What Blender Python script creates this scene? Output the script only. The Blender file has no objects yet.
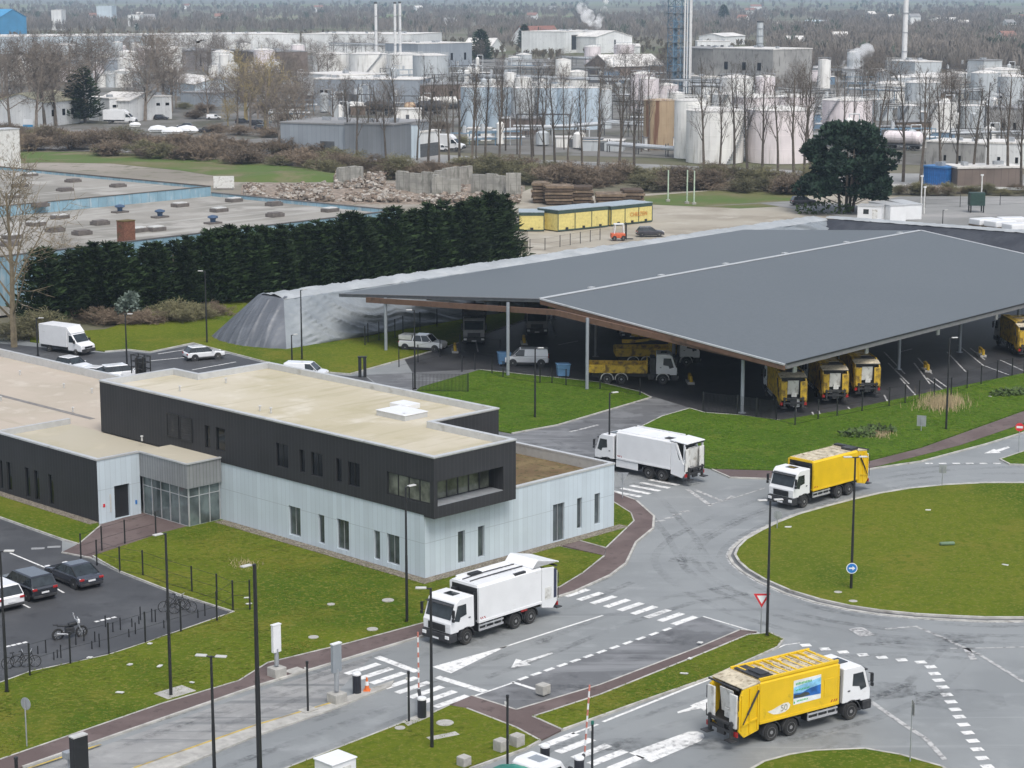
import bpy, bmesh, math, random
import numpy as np
from math import radians as R, sin, cos, pi, hypot, atan2
from mathutils import Vector, Matrix, noise
random.seed(7)
SC = bpy.context.scene
COL = SC.collection
F = 2030.0; HY = -10.0; HC = 38.0
TH = math.atan((384 - HY) / F)

# ---------------------------------------------------------------- camera geometry
def ray(px, py):
    x = (px - 512) / F; y = -(py - 384) / F
    return Vector((x, cos(TH) + y * sin(TH), -sin(TH) + y * cos(TH)))
def at(px, py, z=0.0):
    r = ray(px, py); t = (z - HC) / r.z
    return Vector((r.x * t, r.y * t, z))
def py_of(x, y, z):
    d = (y, z - HC)
    fw = d[0] * cos(TH) - d[1] * sin(TH); up = d[0] * sin(TH) + d[1] * cos(TH)
    return 384 - F * up / fw
def height(px, py, pt):
    p = at(px, py); lo, hi = 0, 120
    for _ in range(40):
        m = (lo + hi) / 2
        if py_of(p.x, p.y, m) > pt: lo = m
        else: hi = m
    return lo
def ppm(py):                      # pixels per metre at ground row py
    p = at(512, py); return F / (p.y * cos(TH) + HC * sin(TH))
def hd(a, b): return math.degrees(atan2(b.x - a.x, b.y - a.y))
def rz(h): return pi / 2 - R(h)   # compass heading -> rotation about z for an object whose front is +x
def fwd(h): return Vector((sin(R(h)), cos(R(h)), 0))
E1 = fwd(44.5); E2 = fwd(-45.5)

# ---------------------------------------------------------------- mesh builder
class MB:
    def __init__(s): s.v = []; s.f = []
    def add(s, vs, fs):
        o = len(s.v); s.v += [tuple(v) for v in vs]; s.f += [tuple(i + o for i in f) for f in fs]; return s
    def box(s, x0, x1, y0, y1, z0, z1):
        return s.add([(x0,y0,z0),(x1,y0,z0),(x1,y1,z0),(x0,y1,z0),(x0,y0,z1),(x1,y0,z1),(x1,y1,z1),(x0,y1,z1)],
                     [(0,3,2,1),(4,5,6,7),(0,1,5,4),(1,2,6,5),(2,3,7,6),(3,0,4,7)])
    def obox(s, c, d, ang=0, tilt=0):  # centred box turned about z
        m = Matrix.Translation(c) @ Matrix.Rotation(ang, 4, 'Z') @ Matrix.Rotation(tilt, 4, 'Y')
        a, b, e = d[0]/2, d[1]/2, d[2]/2
        return s.add([m @ Vector(q) for q in [(-a,-b,-e),(a,-b,-e),(a,b,-e),(-a,b,-e),(-a,-b,e),(a,-b,e),(a,b,e),(-a,b,e)]],
                     [(0,3,2,1),(4,5,6,7),(0,1,5,4),(1,2,6,5),(2,3,7,6),(3,0,4,7)])
    def prism(s, poly, z0, z1):
        n = len(poly)
        return s.add([(p[0],p[1],z0) for p in poly] + [(p[0],p[1],z1) for p in poly],
                     [tuple(range(n))[::-1], tuple(range(n, 2*n))] + [(i,(i+1)%n,n+(i+1)%n,n+i) for i in range(n)])
    def xz(s, prof, y0, y1):           # (x,z) profile extruded along y
        n = len(prof)
        return s.add([(p[0],y0,p[1]) for p in prof] + [(p[0],y1,p[1]) for p in prof],
                     [tuple(range(n)), tuple(range(n, 2*n))[::-1]] + [(i,n+i,n+(i+1)%n,(i+1)%n) for i in range(n)])
    def yz(s, prof, x0, x1):
        n = len(prof)
        return s.add([(x0,p[0],p[1]) for p in prof] + [(x1,p[0],p[1]) for p in prof],
                     [tuple(range(n))[::-1], tuple(range(n, 2*n))] + [(i,(i+1)%n,n+(i+1)%n,n+i) for i in range(n)])
    def cyl(s, a, b, r0, r1=None, n=8, caps=True):
        a = Vector(a); b = Vector(b); r1 = r0 if r1 is None else r1
        d = (b - a)
        if d.length < 1e-6: return s
        d.normalize(); u = d.orthogonal().normalized(); w = d.cross(u)
        vs = []
        for p, r in ((a, r0), (b, r1)):
            for i in range(n):
                t = 2*pi*i/n; vs.append(p + (u*cos(t) + w*sin(t))*r)
        fs = [(i,(i+1)%n,n+(i+1)%n,n+i) for i in range(n)]
        if caps: fs += [tuple(range(n))[::-1], tuple(range(n, 2*n))]
        return s.add(vs, fs)
    def tube(s, pts, r, n=6):
        for a, b in zip(pts[:-1], pts[1:]): s.cyl(a, b, r, r, n)
        return s
    def lathe(s, prof, c=(0,0,0), n=16, axis='z'):   # prof: (r,h)
        vs = []; k = len(prof)
        for r, h in prof:
            for i in range(n):
                t = 2*pi*i/n
                q = (r*cos(t), r*sin(t), h) if axis == 'z' else ((r*cos(t), h, r*sin(t)) if axis == 'y' else (h, r*cos(t), r*sin(t)))
                vs.append((q[0]+c[0], q[1]+c[1], q[2]+c[2]))
        fs = [(j*n+i, j*n+(i+1)%n, (j+1)*n+(i+1)%n, (j+1)*n+i) for j in range(k-1) for i in range(n)]
        fs += [tuple(range(n))[::-1], tuple(range((k-1)*n, k*n))]
        return s.add(vs, fs)
    def quad(s, *q): return s.add(q, [tuple(range(len(q)))])
    def ribbon(s, pts, w, z, closed=False):          # flat strip along a ground polyline
        P = [Vector((p[0], p[1], 0)) for p in pts]
        if closed: P.append(P[0])
        n = len(P); L = []; Rr = []
        for i in range(n):
            a = P[max(i-1,0)]; b = P[min(i+1,n-1)]
            if closed and i in (0, n-1): a = P[n-2]; b = P[1]
            d = (b-a).normalized(); q = Vector((-d.y, d.x, 0)) * w/2
            L.append(P[i]+q); Rr.append(P[i]-q)
        vs = [(p.x,p.y,z) for p in L] + [(p.x,p.y,z) for p in Rr]
        return s.add(vs, [(i, n+i, n+i+1, i+1) for i in range(n-1)])
    def kerb(s, pts, w, z0, z1, closed=False):
        P = [Vector((p[0], p[1], 0)) for p in pts]
        if closed: P.append(P[0])
        for a, b in zip(P[:-1], P[1:]):
            d = (b-a)
            if d.length < 1e-4: continue
            d.normalize(); q = Vector((-d.y, d.x, 0))*w/2; e = d*0.02
            a2 = a-e; b2 = b+e
            s.add([(p.x,p.y,z) for z in (z0,z1) for p in (a2+q,a2-q,b2-q,b2+q)], [(4,5,6,7),(0,1,5,4),(1,2,6,5),(2,3,7,6),(3,0,4,7)])
        return s
    def build(s, name, mat, parent=None, smooth=False, bevel=0, loc=None, rot=0, normals=True, seg=2):
        me = bpy.data.meshes.new(name); me.from_pydata(s.v, [], s.f)
        if normals and len(s.f) < 30000:
            bm = bmesh.new(); bm.from_mesh(me); bmesh.ops.recalc_face_normals(bm, faces=bm.faces); bm.to_mesh(me); bm.free()
        if smooth: me.polygons.foreach_set('use_smooth', [True]*len(me.polygons))
        me.materials.append(mat)
        o = bpy.data.objects.new(name, me); COL.objects.link(o)
        if parent: o.parent = parent
        if loc is not None: o.location = loc
        if rot: o.rotation_euler.z = rot
        if bevel:
            b = o.modifiers.new('bevel', 'BEVEL'); b.width = bevel; b.segments = seg; b.limit_method = 'ANGLE'; b.angle_limit = R(35)
        return o

def tag(o, label=None, cat=None, group=None, kind=None):
    if label: o['label'] = label
    if cat: o['category'] = cat
    if group: o['group'] = group
    if kind: o['kind'] = kind
    return o
def empty(name, loc, rot=0, label=None, cat=None, group=None):
    o = bpy.data.objects.new(name, None); COL.objects.link(o); o.empty_display_size = .3
    o.location = loc; o.rotation_euler.z = rot
    return tag(o, label, cat, group)
def clone(o, parent=None, loc=None, rot=None, label=None, scale=None):
    c = o.copy(); COL.objects.link(c)
    if parent is not None: c.parent = parent
    if loc is not None: c.location = loc
    if rot is not None: c.rotation_euler.z = rot
    if scale is not None: c.scale = scale
    if label: c['label'] = label
    for ch in [q for q in o.children]: clone(ch, c)
    return c
def struct(o): o['kind'] = 'structure'; return o

# ---------------------------------------------------------------- materials
def nt(name):
    m = bpy.data.materials.new(name); m.use_nodes = True
    return m, m.node_tree.nodes, m.node_tree.links, m.node_tree.nodes['Principled BSDF']
def N(ns, t, **kw):
    n = ns.new(t)
    for k, v in kw.items():
        if k in n.inputs: n.inputs[k].default_value = v
        else: setattr(n, k, v)
    return n
def c4(c): return (c[0], c[1], c[2], 1)
def mixc(ns, ls, fac, a, b, blend='MIX'):
    m = ns.new('ShaderNodeMix'); m.data_type = 'RGBA'; m.blend_type = blend; m.clamp_factor = True
    for i, v in ((0, fac), (6, a), (7, b)):
        if hasattr(v, 'links') or hasattr(v, 'is_output'): ls.new(v, m.inputs[i])
        else: m.inputs[i].default_value = v if not isinstance(v, tuple) else c4(v)
    return m.outputs[2]
def ramp(ns, ls, src, lo, hi):
    r = ns.new('ShaderNodeMapRange'); r.interpolation_type = 'SMOOTHSTEP'
    ls.new(src, r.inputs[0]); r.inputs[1].default_value = lo; r.inputs[2].default_value = hi
    return r.outputs[0]
def noise_t(ns, ls, co, scale, detail=4, rough=.55, mapping=None):
    n = ns.new('ShaderNodeTexNoise'); n.inputs['Scale'].default_value = scale; n.inputs['Detail'].default_value = detail; n.inputs['Roughness'].default_value = rough
    if mapping:
        mp = ns.new('ShaderNodeMapping'); mp.inputs['Rotation'].default_value = (0, 0, mapping[0]); mp.inputs['Scale'].default_value = mapping[1]
        ls.new(co, mp.inputs[0]); co = mp.outputs[0]
    ls.new(co, n.inputs['Vector']); return n.outputs[0]
def coord(ns): return ns.new('ShaderNodeTexCoord').outputs['Object']
def bump(ns, ls, bsdf, h, strength=.3, dist=.02):
    b = ns.new('ShaderNodeBump'); b.inputs['Strength'].default_value = strength; b.inputs['Distance'].default_value = dist
    ls.new(h, b.inputs['Height']); ls.new(b.outputs[0], bsdf.inputs['Normal'])
def M(name, col, rough=.6, metal=0, var=.15, scale=2.0, stain=None, stain_amt=(.5,.7), stain_scale=(1,1,1), stain_n=1.0, bmp=0, bscale=30, spec=.5, rnd=0, ribs=None):
    m, ns, ls, b = nt(name)
    co = coord(ns)
    n = noise_t(ns, ls, co, scale, 5)
    lo = tuple(c*(1-var) for c in col); hi = tuple(min(1, c*(1+var)) for c in col)
    out = mixc(ns, ls, ramp(ns, ls, n, .3, .7), lo, hi)
    if stain:
        n2 = noise_t(ns, ls, co, stain_n, 6, .6, (0, stain_scale))
        out = mixc(ns, ls, ramp(ns, ls, n2, *stain_amt), out, stain)
    if rnd:
        oi = ns.new('ShaderNodeObjectInfo'); hs = ns.new('ShaderNodeHueSaturation')
        mr = ns.new('ShaderNodeMapRange'); ls.new(oi.outputs['Random'], mr.inputs[0]); mr.inputs[3].default_value = 1-rnd; mr.inputs[4].default_value = 1+rnd
        ls.new(mr.outputs[0], hs.inputs['Value']); ls.new(out, hs.inputs['Color']); out = hs.outputs[0]
    if ribs:      # vertical panel joints on walls that run along x or y: pitch, joint share, depth, (z joints)
        sp = ns.new('ShaderNodeSeparateXYZ'); ls.new(co, sp.inputs[0])
        ad = N(ns, 'ShaderNodeMath', operation='ADD'); ls.new(sp.outputs[0], ad.inputs[0]); ls.new(sp.outputs[1], ad.inputs[1])
        dv = N(ns, 'ShaderNodeMath', operation='DIVIDE'); ls.new(ad.outputs[0], dv.inputs[0]); dv.inputs[1].default_value = ribs[0]
        fr = N(ns, 'ShaderNodeMath', operation='FRACT'); ls.new(dv.outputs[0], fr.inputs[0])
        lt = N(ns, 'ShaderNodeMath', operation='LESS_THAN'); ls.new(fr.outputs[0], lt.inputs[0]); lt.inputs[1].default_value = ribs[1]
        fl = N(ns, 'ShaderNodeMath', operation='FLOOR'); ls.new(dv.outputs[0], fl.inputs[0])
        wn = ns.new('ShaderNodeTexWhiteNoise'); wn.noise_dimensions = '1D'; ls.new(fl.outputs[0], wn.inputs['W'])
        mr2 = ns.new('ShaderNodeMapRange'); ls.new(wn.outputs['Value'], mr2.inputs[0]); mr2.inputs[3].default_value = .93; mr2.inputs[4].default_value = 1.05
        hs2 = ns.new('ShaderNodeHueSaturation'); ls.new(out, hs2.inputs['Color']); ls.new(mr2.outputs[0], hs2.inputs['Value']); out = hs2.outputs[0]
        joint = lt.outputs[0]
        if len(ribs) > 3:
            for zj in ribs[3]:
                sb = N(ns, 'ShaderNodeMath', operation='SUBTRACT'); ls.new(sp.outputs[2], sb.inputs[0]); sb.inputs[1].default_value = zj
                ab = N(ns, 'ShaderNodeMath', operation='ABSOLUTE'); ls.new(sb.outputs[0], ab.inputs[0])
                l2 = N(ns, 'ShaderNodeMath', operation='LESS_THAN'); ls.new(ab.outputs[0], l2.inputs[0]); l2.inputs[1].default_value = .02
                mx = N(ns, 'ShaderNodeMath', operation='MAXIMUM'); ls.new(joint, mx.inputs[0]); ls.new(l2.outputs[0], mx.inputs[1]); joint = mx.outputs[0]
        out = mixc(ns, ls, joint, out, tuple(c*ribs[2] for c in col))
    ls.new(out, b.inputs['Base Color'])
    b.inputs['Roughness'].default_value = rough; b.inputs['Metallic'].default_value = metal; b.inputs['Specular IOR Level'].default_value = spec
    if bmp: bump(ns, ls, b, noise_t(ns, ls, co, bscale, 5), bmp, .03)
    return m
def ground_mat(name, cols, scales, bmp=.4, rough=.95, streak=None, bscale=6, spec=.3):
    m, ns, ls, b = nt(name); co = coord(ns); out = cols[0]
    for c, (s, lo, hi) in zip(cols[1:], scales):
        out = mixc(ns, ls, ramp(ns, ls, noise_t(ns, ls, co, s, 6, .6), lo, hi), out, c)
    if streak:
        for ang, sc, lo, hi, c in streak:
            out = mixc(ns, ls, ramp(ns, ls, noise_t(ns, ls, co, 1, 5, .6, (ang, sc)), lo, hi), out, c)
    ls.new(out, b.inputs['Base Color']); b.inputs['Roughness'].default_value = rough; b.inputs['Specular IOR Level'].default_value = spec
    bump(ns, ls, b, noise_t(ns, ls, co, bscale, 6, .7), bmp, .08)
    return m
A1 = R(45.5)   # rotation that lines a texture up with the entry road
ASPH = ground_mat('asphalt', [(.245,.258,.258),(.212,.224,.225),(.275,.288,.288),(.16,.168,.169)], [(.12,.42,.62),(.35,.52,.7),(.9,.66,.78)], .12, .55,
    streak=[(-A1,(.05,.55,1),.58,.74,(.19,.20,.203)),(-A1,(.03,.9,1),.6,.74,(.30,.312,.312))], bscale=25, spec=.4)
ASPH_DARK = ground_mat('asphalt_dark', [(.06,.062,.066),(.085,.088,.092),(.045,.046,.05)], [(.2,.45,.65),(.6,.55,.7)], .15, .6, bscale=25, spec=.35)
ASPH_BAY = ground_mat('asphalt_worn', [(.13,.133,.137),(.19,.195,.2),(.075,.076,.08)], [(.35,.5,.62),(.5,.55,.7)], .15, .55, streak=[(-A1,(.08,.6,1),.52,.66,(.22,.225,.23))], bscale=25)
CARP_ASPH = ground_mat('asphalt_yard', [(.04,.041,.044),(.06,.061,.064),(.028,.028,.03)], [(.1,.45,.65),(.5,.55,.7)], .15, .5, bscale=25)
GRASS = ground_mat('grass_turf', [(.112,.142,.014),(.060,.104,.010),(.142,.146,.022),(.086,.120,.012),(.165,.165,.035)], [(.055,.44,.6),(.13,.5,.66),(1.8,.45,.66),(5.0,.52,.64)], 1.0, .95, bscale=3, spec=.05)
GRASS2 = ground_mat('grass_lush', [(.075,.132,.014),(.06,.115,.012),(.105,.138,.02),(.042,.085,.009),(.14,.155,.035)], [(.12,.4,.62),(.25,.52,.74),(2.0,.46,.64),(4.5,.54,.68)], 1.0, .95, bscale=3, spec=.05)
PATH = ground_mat('red_path', [(.115,.085,.08),(.15,.115,.108),(.085,.064,.06)], [(.3,.4,.65),(1.5,.55,.7)], .15, .8, bscale=30)
GRAVEL = ground_mat('gravel_strip', [(.19,.165,.13),(.30,.27,.22),(.08,.07,.05)], [(5,.45,.6),(9,.5,.62)], .8, .9, bscale=12)
EARTH = ground_mat('earth', [(.135,.125,.085),(.17,.155,.115),(.09,.10,.045),(.12,.11,.08)], [(.012,.42,.6),(.006,.48,.6),(.08,.5,.65)], .5, .95, bscale=.8)
SAND = ground_mat('sand_yard', [(.36,.33,.27),(.28,.25,.2),(.42,.39,.33)], [(.06,.42,.62),(.15,.5,.7)], .3, .9, bscale=3)
YARD = ground_mat('concrete_yard', [(.27,.27,.26),(.19,.19,.18),(.33,.32,.31)], [(.03,.42,.62),(.09,.5,.7)], .2, .8, bscale=2)
LAWN = ground_mat('meadow', [(.085,.13,.03),(.13,.13,.05),(.17,.15,.085)], [(.05,.42,.62),(.1,.5,.7)], .5, .95, bscale=1)
def wear_mat(name, col, top):
    m, ns, ls, b = nt(name); co = coord(ns); b.inputs['Base Color'].default_value = c4(col); b.inputs['Roughness'].default_value = .6
    n1 = ramp(ns, ls, noise_t(ns, ls, co, .22, 4), .35, .7); n2 = ramp(ns, ls, noise_t(ns, ls, co, 2.5, 5), .3, .7)
    q = N(ns, 'ShaderNodeMath', operation='MULTIPLY'); ls.new(n1, q.inputs[0]); ls.new(n2, q.inputs[1]); q2 = N(ns, 'ShaderNodeMath', operation='MULTIPLY'); ls.new(q.outputs[0], q2.inputs[0]); q2.inputs[1].default_value = top
    ls.new(q2.outputs[0], b.inputs['Alpha']); return m
TRACK = wear_mat('tyre_wear', (.08,.083,.086), .32); DARK_PATCH = wear_mat('dark_patch', (.04,.042,.044), .4)
KERB = M('kerb_concrete', (.42,.41,.38), .85, var=.2, scale=1.2, stain=(.2,.19,.16), stain_amt=(.55,.75))
CONC = M('concrete', (.4,.39,.36), .85, var=.18, scale=2, stain=(.22,.21,.18), stain_amt=(.5,.75), bmp=.2)
PAINT = M('road_paint', (.72,.72,.7), .7, var=.1, scale=3, stain=(.30,.30,.30), stain_amt=(.5,.72), stain_n=2.5)
PAINT_Y = M('yellow_road_paint', (.5,.36,.07), .75, var=.2, scale=2, stain=(.22,.19,.14), stain_amt=(.45,.65))
PAINT_W = M('worn_road_paint', (.45,.45,.44), .7, var=.12, scale=3, stain=(.22,.22,.22), stain_amt=(.45,.62), stain_n=2.5)
ENTRY = ground_mat('entry_concrete', [(.30,.30,.29),(.25,.25,.245),(.34,.34,.33)], [(.12,.42,.62),(.9,.5,.7)], .12, .6, streak=[(-A1,(.06,1.1,1),.5,.62,(.19,.195,.195)),(-A1,(.2,.12,1),.62,.7,(.36,.36,.35))], bscale=25)
SEAM = M('road_seam', (.30,.31,.31), .6, var=.2, scale=1, stain=(.19,.19,.2), stain_amt=(.45,.6))
WHITE = M('white_paint', (.73,.74,.745), .35, var=.03, scale=1, stain=(.5,.49,.46), stain_amt=(.62,.85), stain_scale=(.6,.6,2), stain_n=1.3)
WHITE_D = M('white_dirty_paint', (.66,.66,.63), .5, var=.08, stain=(.33,.31,.27), stain_amt=(.5,.72), stain_n=1.8)
YELLOW = M('yellow_paint', (.72,.47,.012), .35, var=.05, scale=1, stain=(.40,.27,.02), stain_amt=(.6,.8), stain_n=1.5)
YELLOW_D = M('yellow_dirty_paint', (.55,.36,.03), .5, var=.15, stain=(.16,.10,.03), stain_amt=(.45,.65), stain_n=1.6)
DIRT_ROOF = M('dirty_roof_plate', (.52,.46,.34), .7, var=.2, scale=1.5, stain=(.2,.15,.09), stain_amt=(.5,.7), stain_n=3.5)
BLACK = M('black_metal', (.018,.019,.021), .45, var=.1)
DARK = M('dark_plastic', (.03,.031,.034), .55, var=.2, stain=(.09,.085,.075), stain_amt=(.55,.75))
RUBBER = M('tyre_rubber', (.022,.022,.022), .8, var=.25, stain=(.07,.065,.055), stain_amt=(.5,.7))
RIM = M('wheel_rim', (.33,.33,.33), .45, .4, var=.15, stain=(.12,.11,.1), stain_amt=(.5,.7))
ALU = M('aluminium', (.55,.56,.57), .4, .5, var=.1)
GLASS = M('vehicle_glass', (.025,.032,.036), .08, var=.3, spec=.6)
WGLASS = M('window_glass', (.009,.011,.013), .08, var=.4, scale=.6, spec=.5)
LGLASS = M('pale_reflection_glass', (.07,.085,.09), .08, var=.5, scale=.7, spec=.6)  # paler base colour stands for the grey-blue reflections in the panes
PGLASS = M('reflection_tinted_glass', (.13,.14,.11), .07, var=.6, scale=.7, spec=.6)  # yellowish-green reflections of the corner glazing are put into the base colour
RED = M('red_lens', (.35,.02,.02), .3, var=.1)
LENS = M('lamp_lens', (.75,.76,.76), .2, var=.05)
ORANGE = M('orange_plastic', (.7,.17,.04), .5, var=.1)
GREYM = M('galvanised', (.38,.40,.42), .45, .4, var=.1)
BLUE_S = M('sign_blue', (.02,.17,.5), .4, var=.03)
RED_S = M('sign_red', (.6,.03,.04), .4, var=.03)
PALE = M('pale_lamp_head', (.5,.5,.48), .5, var=.08)
TEAL = M('teal_tarpaulin', (.02,.20,.15), .55, var=.3, scale=1.2, stain=(.16,.33,.24), stain_amt=(.5,.7), bmp=.3, bscale=5)
BINBLUE = M('blue_bin_plastic', (.12,.25,.42), .5, var=.1)
# office building
CLAD_W = M('pale_cladding', (.53,.605,.655), .5, .0, var=.03, scale=.5, ribs=(.46,.05,.72,(2.45,)))
CLAD_D = M('anthracite_cladding', (.034,.035,.038), .6, .0, spec=.3, var=.1, scale=.4, ribs=(.36,.12,1.5))
CLAD_G = M('grey_corrugated_cladding', (.27,.28,.285), .5, .2, var=.05, ribs=(.3,.16,.6))
ROOF_M = ground_mat('roof_membrane', [(.52,.475,.38),(.45,.405,.29),(.56,.52,.43),(.38,.34,.22)], [(.08,.4,.62),(.25,.5,.7),(.1,.58,.72)], .06, .85, streak=[(0,(.15,1.2,1),.5,.7,(.40,.36,.25))], bscale=12)
ROOF_L = ground_mat('roof_membrane_plain', [(.46,.40,.33),(.41,.36,.29),(.50,.45,.38)], [(.1,.4,.62),(.4,.5,.7)], .06, .85, streak=[(0,(.9,.12,1),.55,.7,(.40,.35,.28))], bscale=12)
ROOF_MOSS = ground_mat('roof_mossy', [(.43,.395,.31),(.33,.30,.17),(.47,.43,.34)], [(.10,.46,.64),(.4,.5,.7)], .06, .9, bscale=12)
SEDUM = ground_mat('sedum_roof', [(.14,.095,.05),(.2,.15,.075),(.08,.07,.025)], [(.5,.4,.62),(2,.5,.66)], .6, .95, bscale=8)
COPING = M('coping_metal', (.56,.57,.57), .4, .3, var=.06, stain=(.4,.4,.38), stain_amt=(.55,.75))
# carport
CP_ROOF = ground_mat('grey_roof_felt', [(.100,.113,.121),(.107,.120,.128),(.093,.106,.114)], [(.05,.35,.65),(2.5,.4,.66)], .12, .48, spec=.5, bscale=20)
WOOD = M('glulam_wood', (.15,.085,.055), .6, var=.2, scale=1, stain=(.08,.05,.035), stain_amt=(.5,.7))
FASCIA = M('grey_fascia', (.2,.2,.205), .5, .2, var=.08)
POST = M('grey_post', (.30,.33,.36), .5, .2, var=.05)
def tarp_mat(name, c, c2, rough):
    m, ns, ls, b = nt(name); co = coord(ns)
    n = noise_t(ns, ls, co, .25, 6, .6); out = mixc(ns, ls, ramp(ns, ls, n, .42, .62), c, c2)
    ls.new(out, b.inputs['Base Color']); b.inputs['Roughness'].default_value = rough
    def ridge(ang, sc, k):       # thin creases: where a stretched noise crosses its middle value
        q = N(ns, 'ShaderNodeMath', operation='SUBTRACT'); ls.new(noise_t(ns, ls, co, 1, 3, .5, (ang, sc)), q.inputs[0]); q.inputs[1].default_value = .5
        a_ = N(ns, 'ShaderNodeMath', operation='ABSOLUTE'); ls.new(q.outputs[0], a_.inputs[0]); r_ = ramp(ns, ls, a_.outputs[0], k, 0); return r_
    h_ = None
    for ang, sc, k in ((R(20), (.06, .42, .3), .07), (R(-35), (.08, .5, .3), .06), (R(75), (.07, .5, .3), .05)):
        r_ = ridge(ang, sc, k)
        if h_ is None: h_ = r_
        else:
            ad = N(ns, 'ShaderNodeMath', operation='ADD'); ls.new(h_, ad.inputs[0]); ls.new(r_, ad.inputs[1]); h_ = ad.outputs[0]
    ad = N(ns, 'ShaderNodeMath', operation='ADD'); ls.new(h_, ad.inputs[0]); ls.new(noise_t(ns, ls, co, .6, 5, .6), ad.inputs[1])
    bump(ns, ls, b, ad.outputs[0], .3, .06); return m
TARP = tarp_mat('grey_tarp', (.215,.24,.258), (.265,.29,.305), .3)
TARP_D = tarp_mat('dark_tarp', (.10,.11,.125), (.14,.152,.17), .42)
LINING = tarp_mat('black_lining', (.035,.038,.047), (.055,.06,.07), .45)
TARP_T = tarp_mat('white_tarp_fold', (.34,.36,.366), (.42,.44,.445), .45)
# plants
BARK = M('bark', (.15,.125,.10), .9, var=.3, scale=1.5, rnd=.25)
BARK_P = M('poplar_bark', (.10,.083,.066), .9, var=.25, scale=1.5, rnd=.3)
TWIG_Y = M('willow_twigs', (.27,.215,.10), .9, var=.2, rnd=.2)
SHRUB = M('brown_twigs', (.165,.125,.085), .9, var=.3, scale=.6, rnd=.35)
SHRUB_G = M('olive_twigs', (.15,.14,.07), .9, var=.3, scale=.6, rnd=.3)
NEEDLE = M('conifer_needles', (.018,.034,.010), .8, var=.5, scale=.8, rnd=.25, spec=.2)
PINE = M('pine_needles', (.014,.030,.018), .8, var=.5, scale=.45, rnd=.1, spec=.2)
LEAF = M('shrub_leaves', (.06,.10,.02), .75, var=.4, scale=1.5, rnd=.25)
STRAW = M('dry_straw', (.34,.27,.15), .9, var=.2)
WOODS = M('bare_woods', (.15,.132,.112), .95, var=.28, scale=.02, stain=(.11,.10,.085), stain_amt=(.45,.65), stain_n=.006)
WOODS_G = M('far_evergreens', (.05,.068,.045), .95, var=.3, scale=.02)

def soften(m, k=.7):       # thin blades and twigs scatter light all round: shade them partly as if they faced the sky
    ns, ls = m.node_tree.nodes, m.node_tree.links; b = ns['Principled BSDF']
    g_ = ns.new('ShaderNodeNewGeometry'); v = ns.new('ShaderNodeMix'); v.data_type = 'VECTOR'; v.inputs[0].default_value = k; v.inputs[5].default_value = (0, 0, 1)
    ls.new(g_.outputs['Normal'], v.inputs[4]); nz = ns.new('ShaderNodeVectorMath'); nz.operation = 'NORMALIZE'; ls.new(v.outputs[1], nz.inputs[0]); ls.new(nz.outputs[0], b.inputs['Normal'])
for m_ in (BARK, TWIG_Y, SHRUB, SHRUB_G, WOODS, WOODS_G, STRAW, LEAF): soften(m_, .6)
for m_ in (NEEDLE, PINE): soften(m_, .35)
BLADE = M('grass_blades', (.115,.147,.018), .9, var=.35, scale=.5, stain=(.17,.17,.025), stain_amt=(.5,.65), stain_n=.3, spec=.1); BLADE2 = M('lush_blades', (.085,.155,.01), .9, var=.35, scale=.5, spec=.1)
soften(BLADE, .8); soften(BLADE2, .8)
# ---------------------------------------------------------------- camera, light, air
cam = bpy.data.objects.new('camera', bpy.data.cameras.new('camera')); COL.objects.link(cam); SC.camera = cam
cam.location = (0, 0, HC); cam.rotation_euler = (pi/2 - TH, 0, 0)
cam.data.sensor_width = 36; cam.data.lens = F / 1024 * 36; cam.data.clip_start = 1; cam.data.clip_end = 60000
SUN_H, SUN_E = 160.0, 58.0
w = bpy.data.worlds.new('World'); SC.world = w; w.use_nodes = True
wn, wl = w.node_tree.nodes, w.node_tree.links
sky = wn.new('ShaderNodeTexSky'); sky.sky_type = 'NISHITA'; sky.sun_disc = False
sky.sun_elevation = R(SUN_E); sky.sun_rotation = R(SUN_H); sky.dust_density = 3.0; sky.air_density = 1.0; sky.ozone_density = 1.0
hs = wn.new('ShaderNodeHueSaturation'); hs.inputs['Saturation'].default_value = .55     # overcast: a nearly colourless sky
wl.new(sky.outputs[0], hs.inputs['Color']); wl.new(hs.outputs[0], wn['Background'].inputs[0]); wn['Background'].inputs[1].default_value = .15
sl = bpy.data.lights.new('sun', 'SUN'); sl.energy = 1.5; sl.angle = R(24); sl.color = (1, .97, .93)
so = bpy.data.objects.new('sun', sl); COL.objects.link(so); so.rotation_euler = (pi/2 - R(SUN_E), 0, pi - R(SUN_H))
SC.view_settings.view_transform = 'Standard'; SC.view_settings.look = 'None'; SC.view_settings.exposure = .38; SC.view_settings.gamma = 1
SC.cycles.use_denoising = True
SC.cycles.volume_bounces = 2; SC.cycles.max_bounces = 6; SC.cycles.diffuse_bounces = 3; SC.cycles.glossy_bounces = 2; SC.cycles.transparent_max_bounces = 8
SC.cycles.caustics_reflective = False; SC.cycles.caustics_refractive = False
hz = bpy.data.materials.new('haze_air'); hz.use_nodes = True
hz.node_tree.nodes.remove(hz.node_tree.nodes['Principled BSDF'])
pv = hz.node_tree.nodes.new('ShaderNodeVolumePrincipled'); pv.inputs['Color'].default_value = (.62, .79, 1.0, 1); pv.inputs['Density'].default_value = .0001
hz.node_tree.links.new(pv.outputs[0], hz.node_tree.nodes['Material Output'].inputs['Volume'])
tag(MB().box(-6000, 6000, -700, 14500, -1.3, 75).build('haze', hz), kind='stuff')

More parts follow.
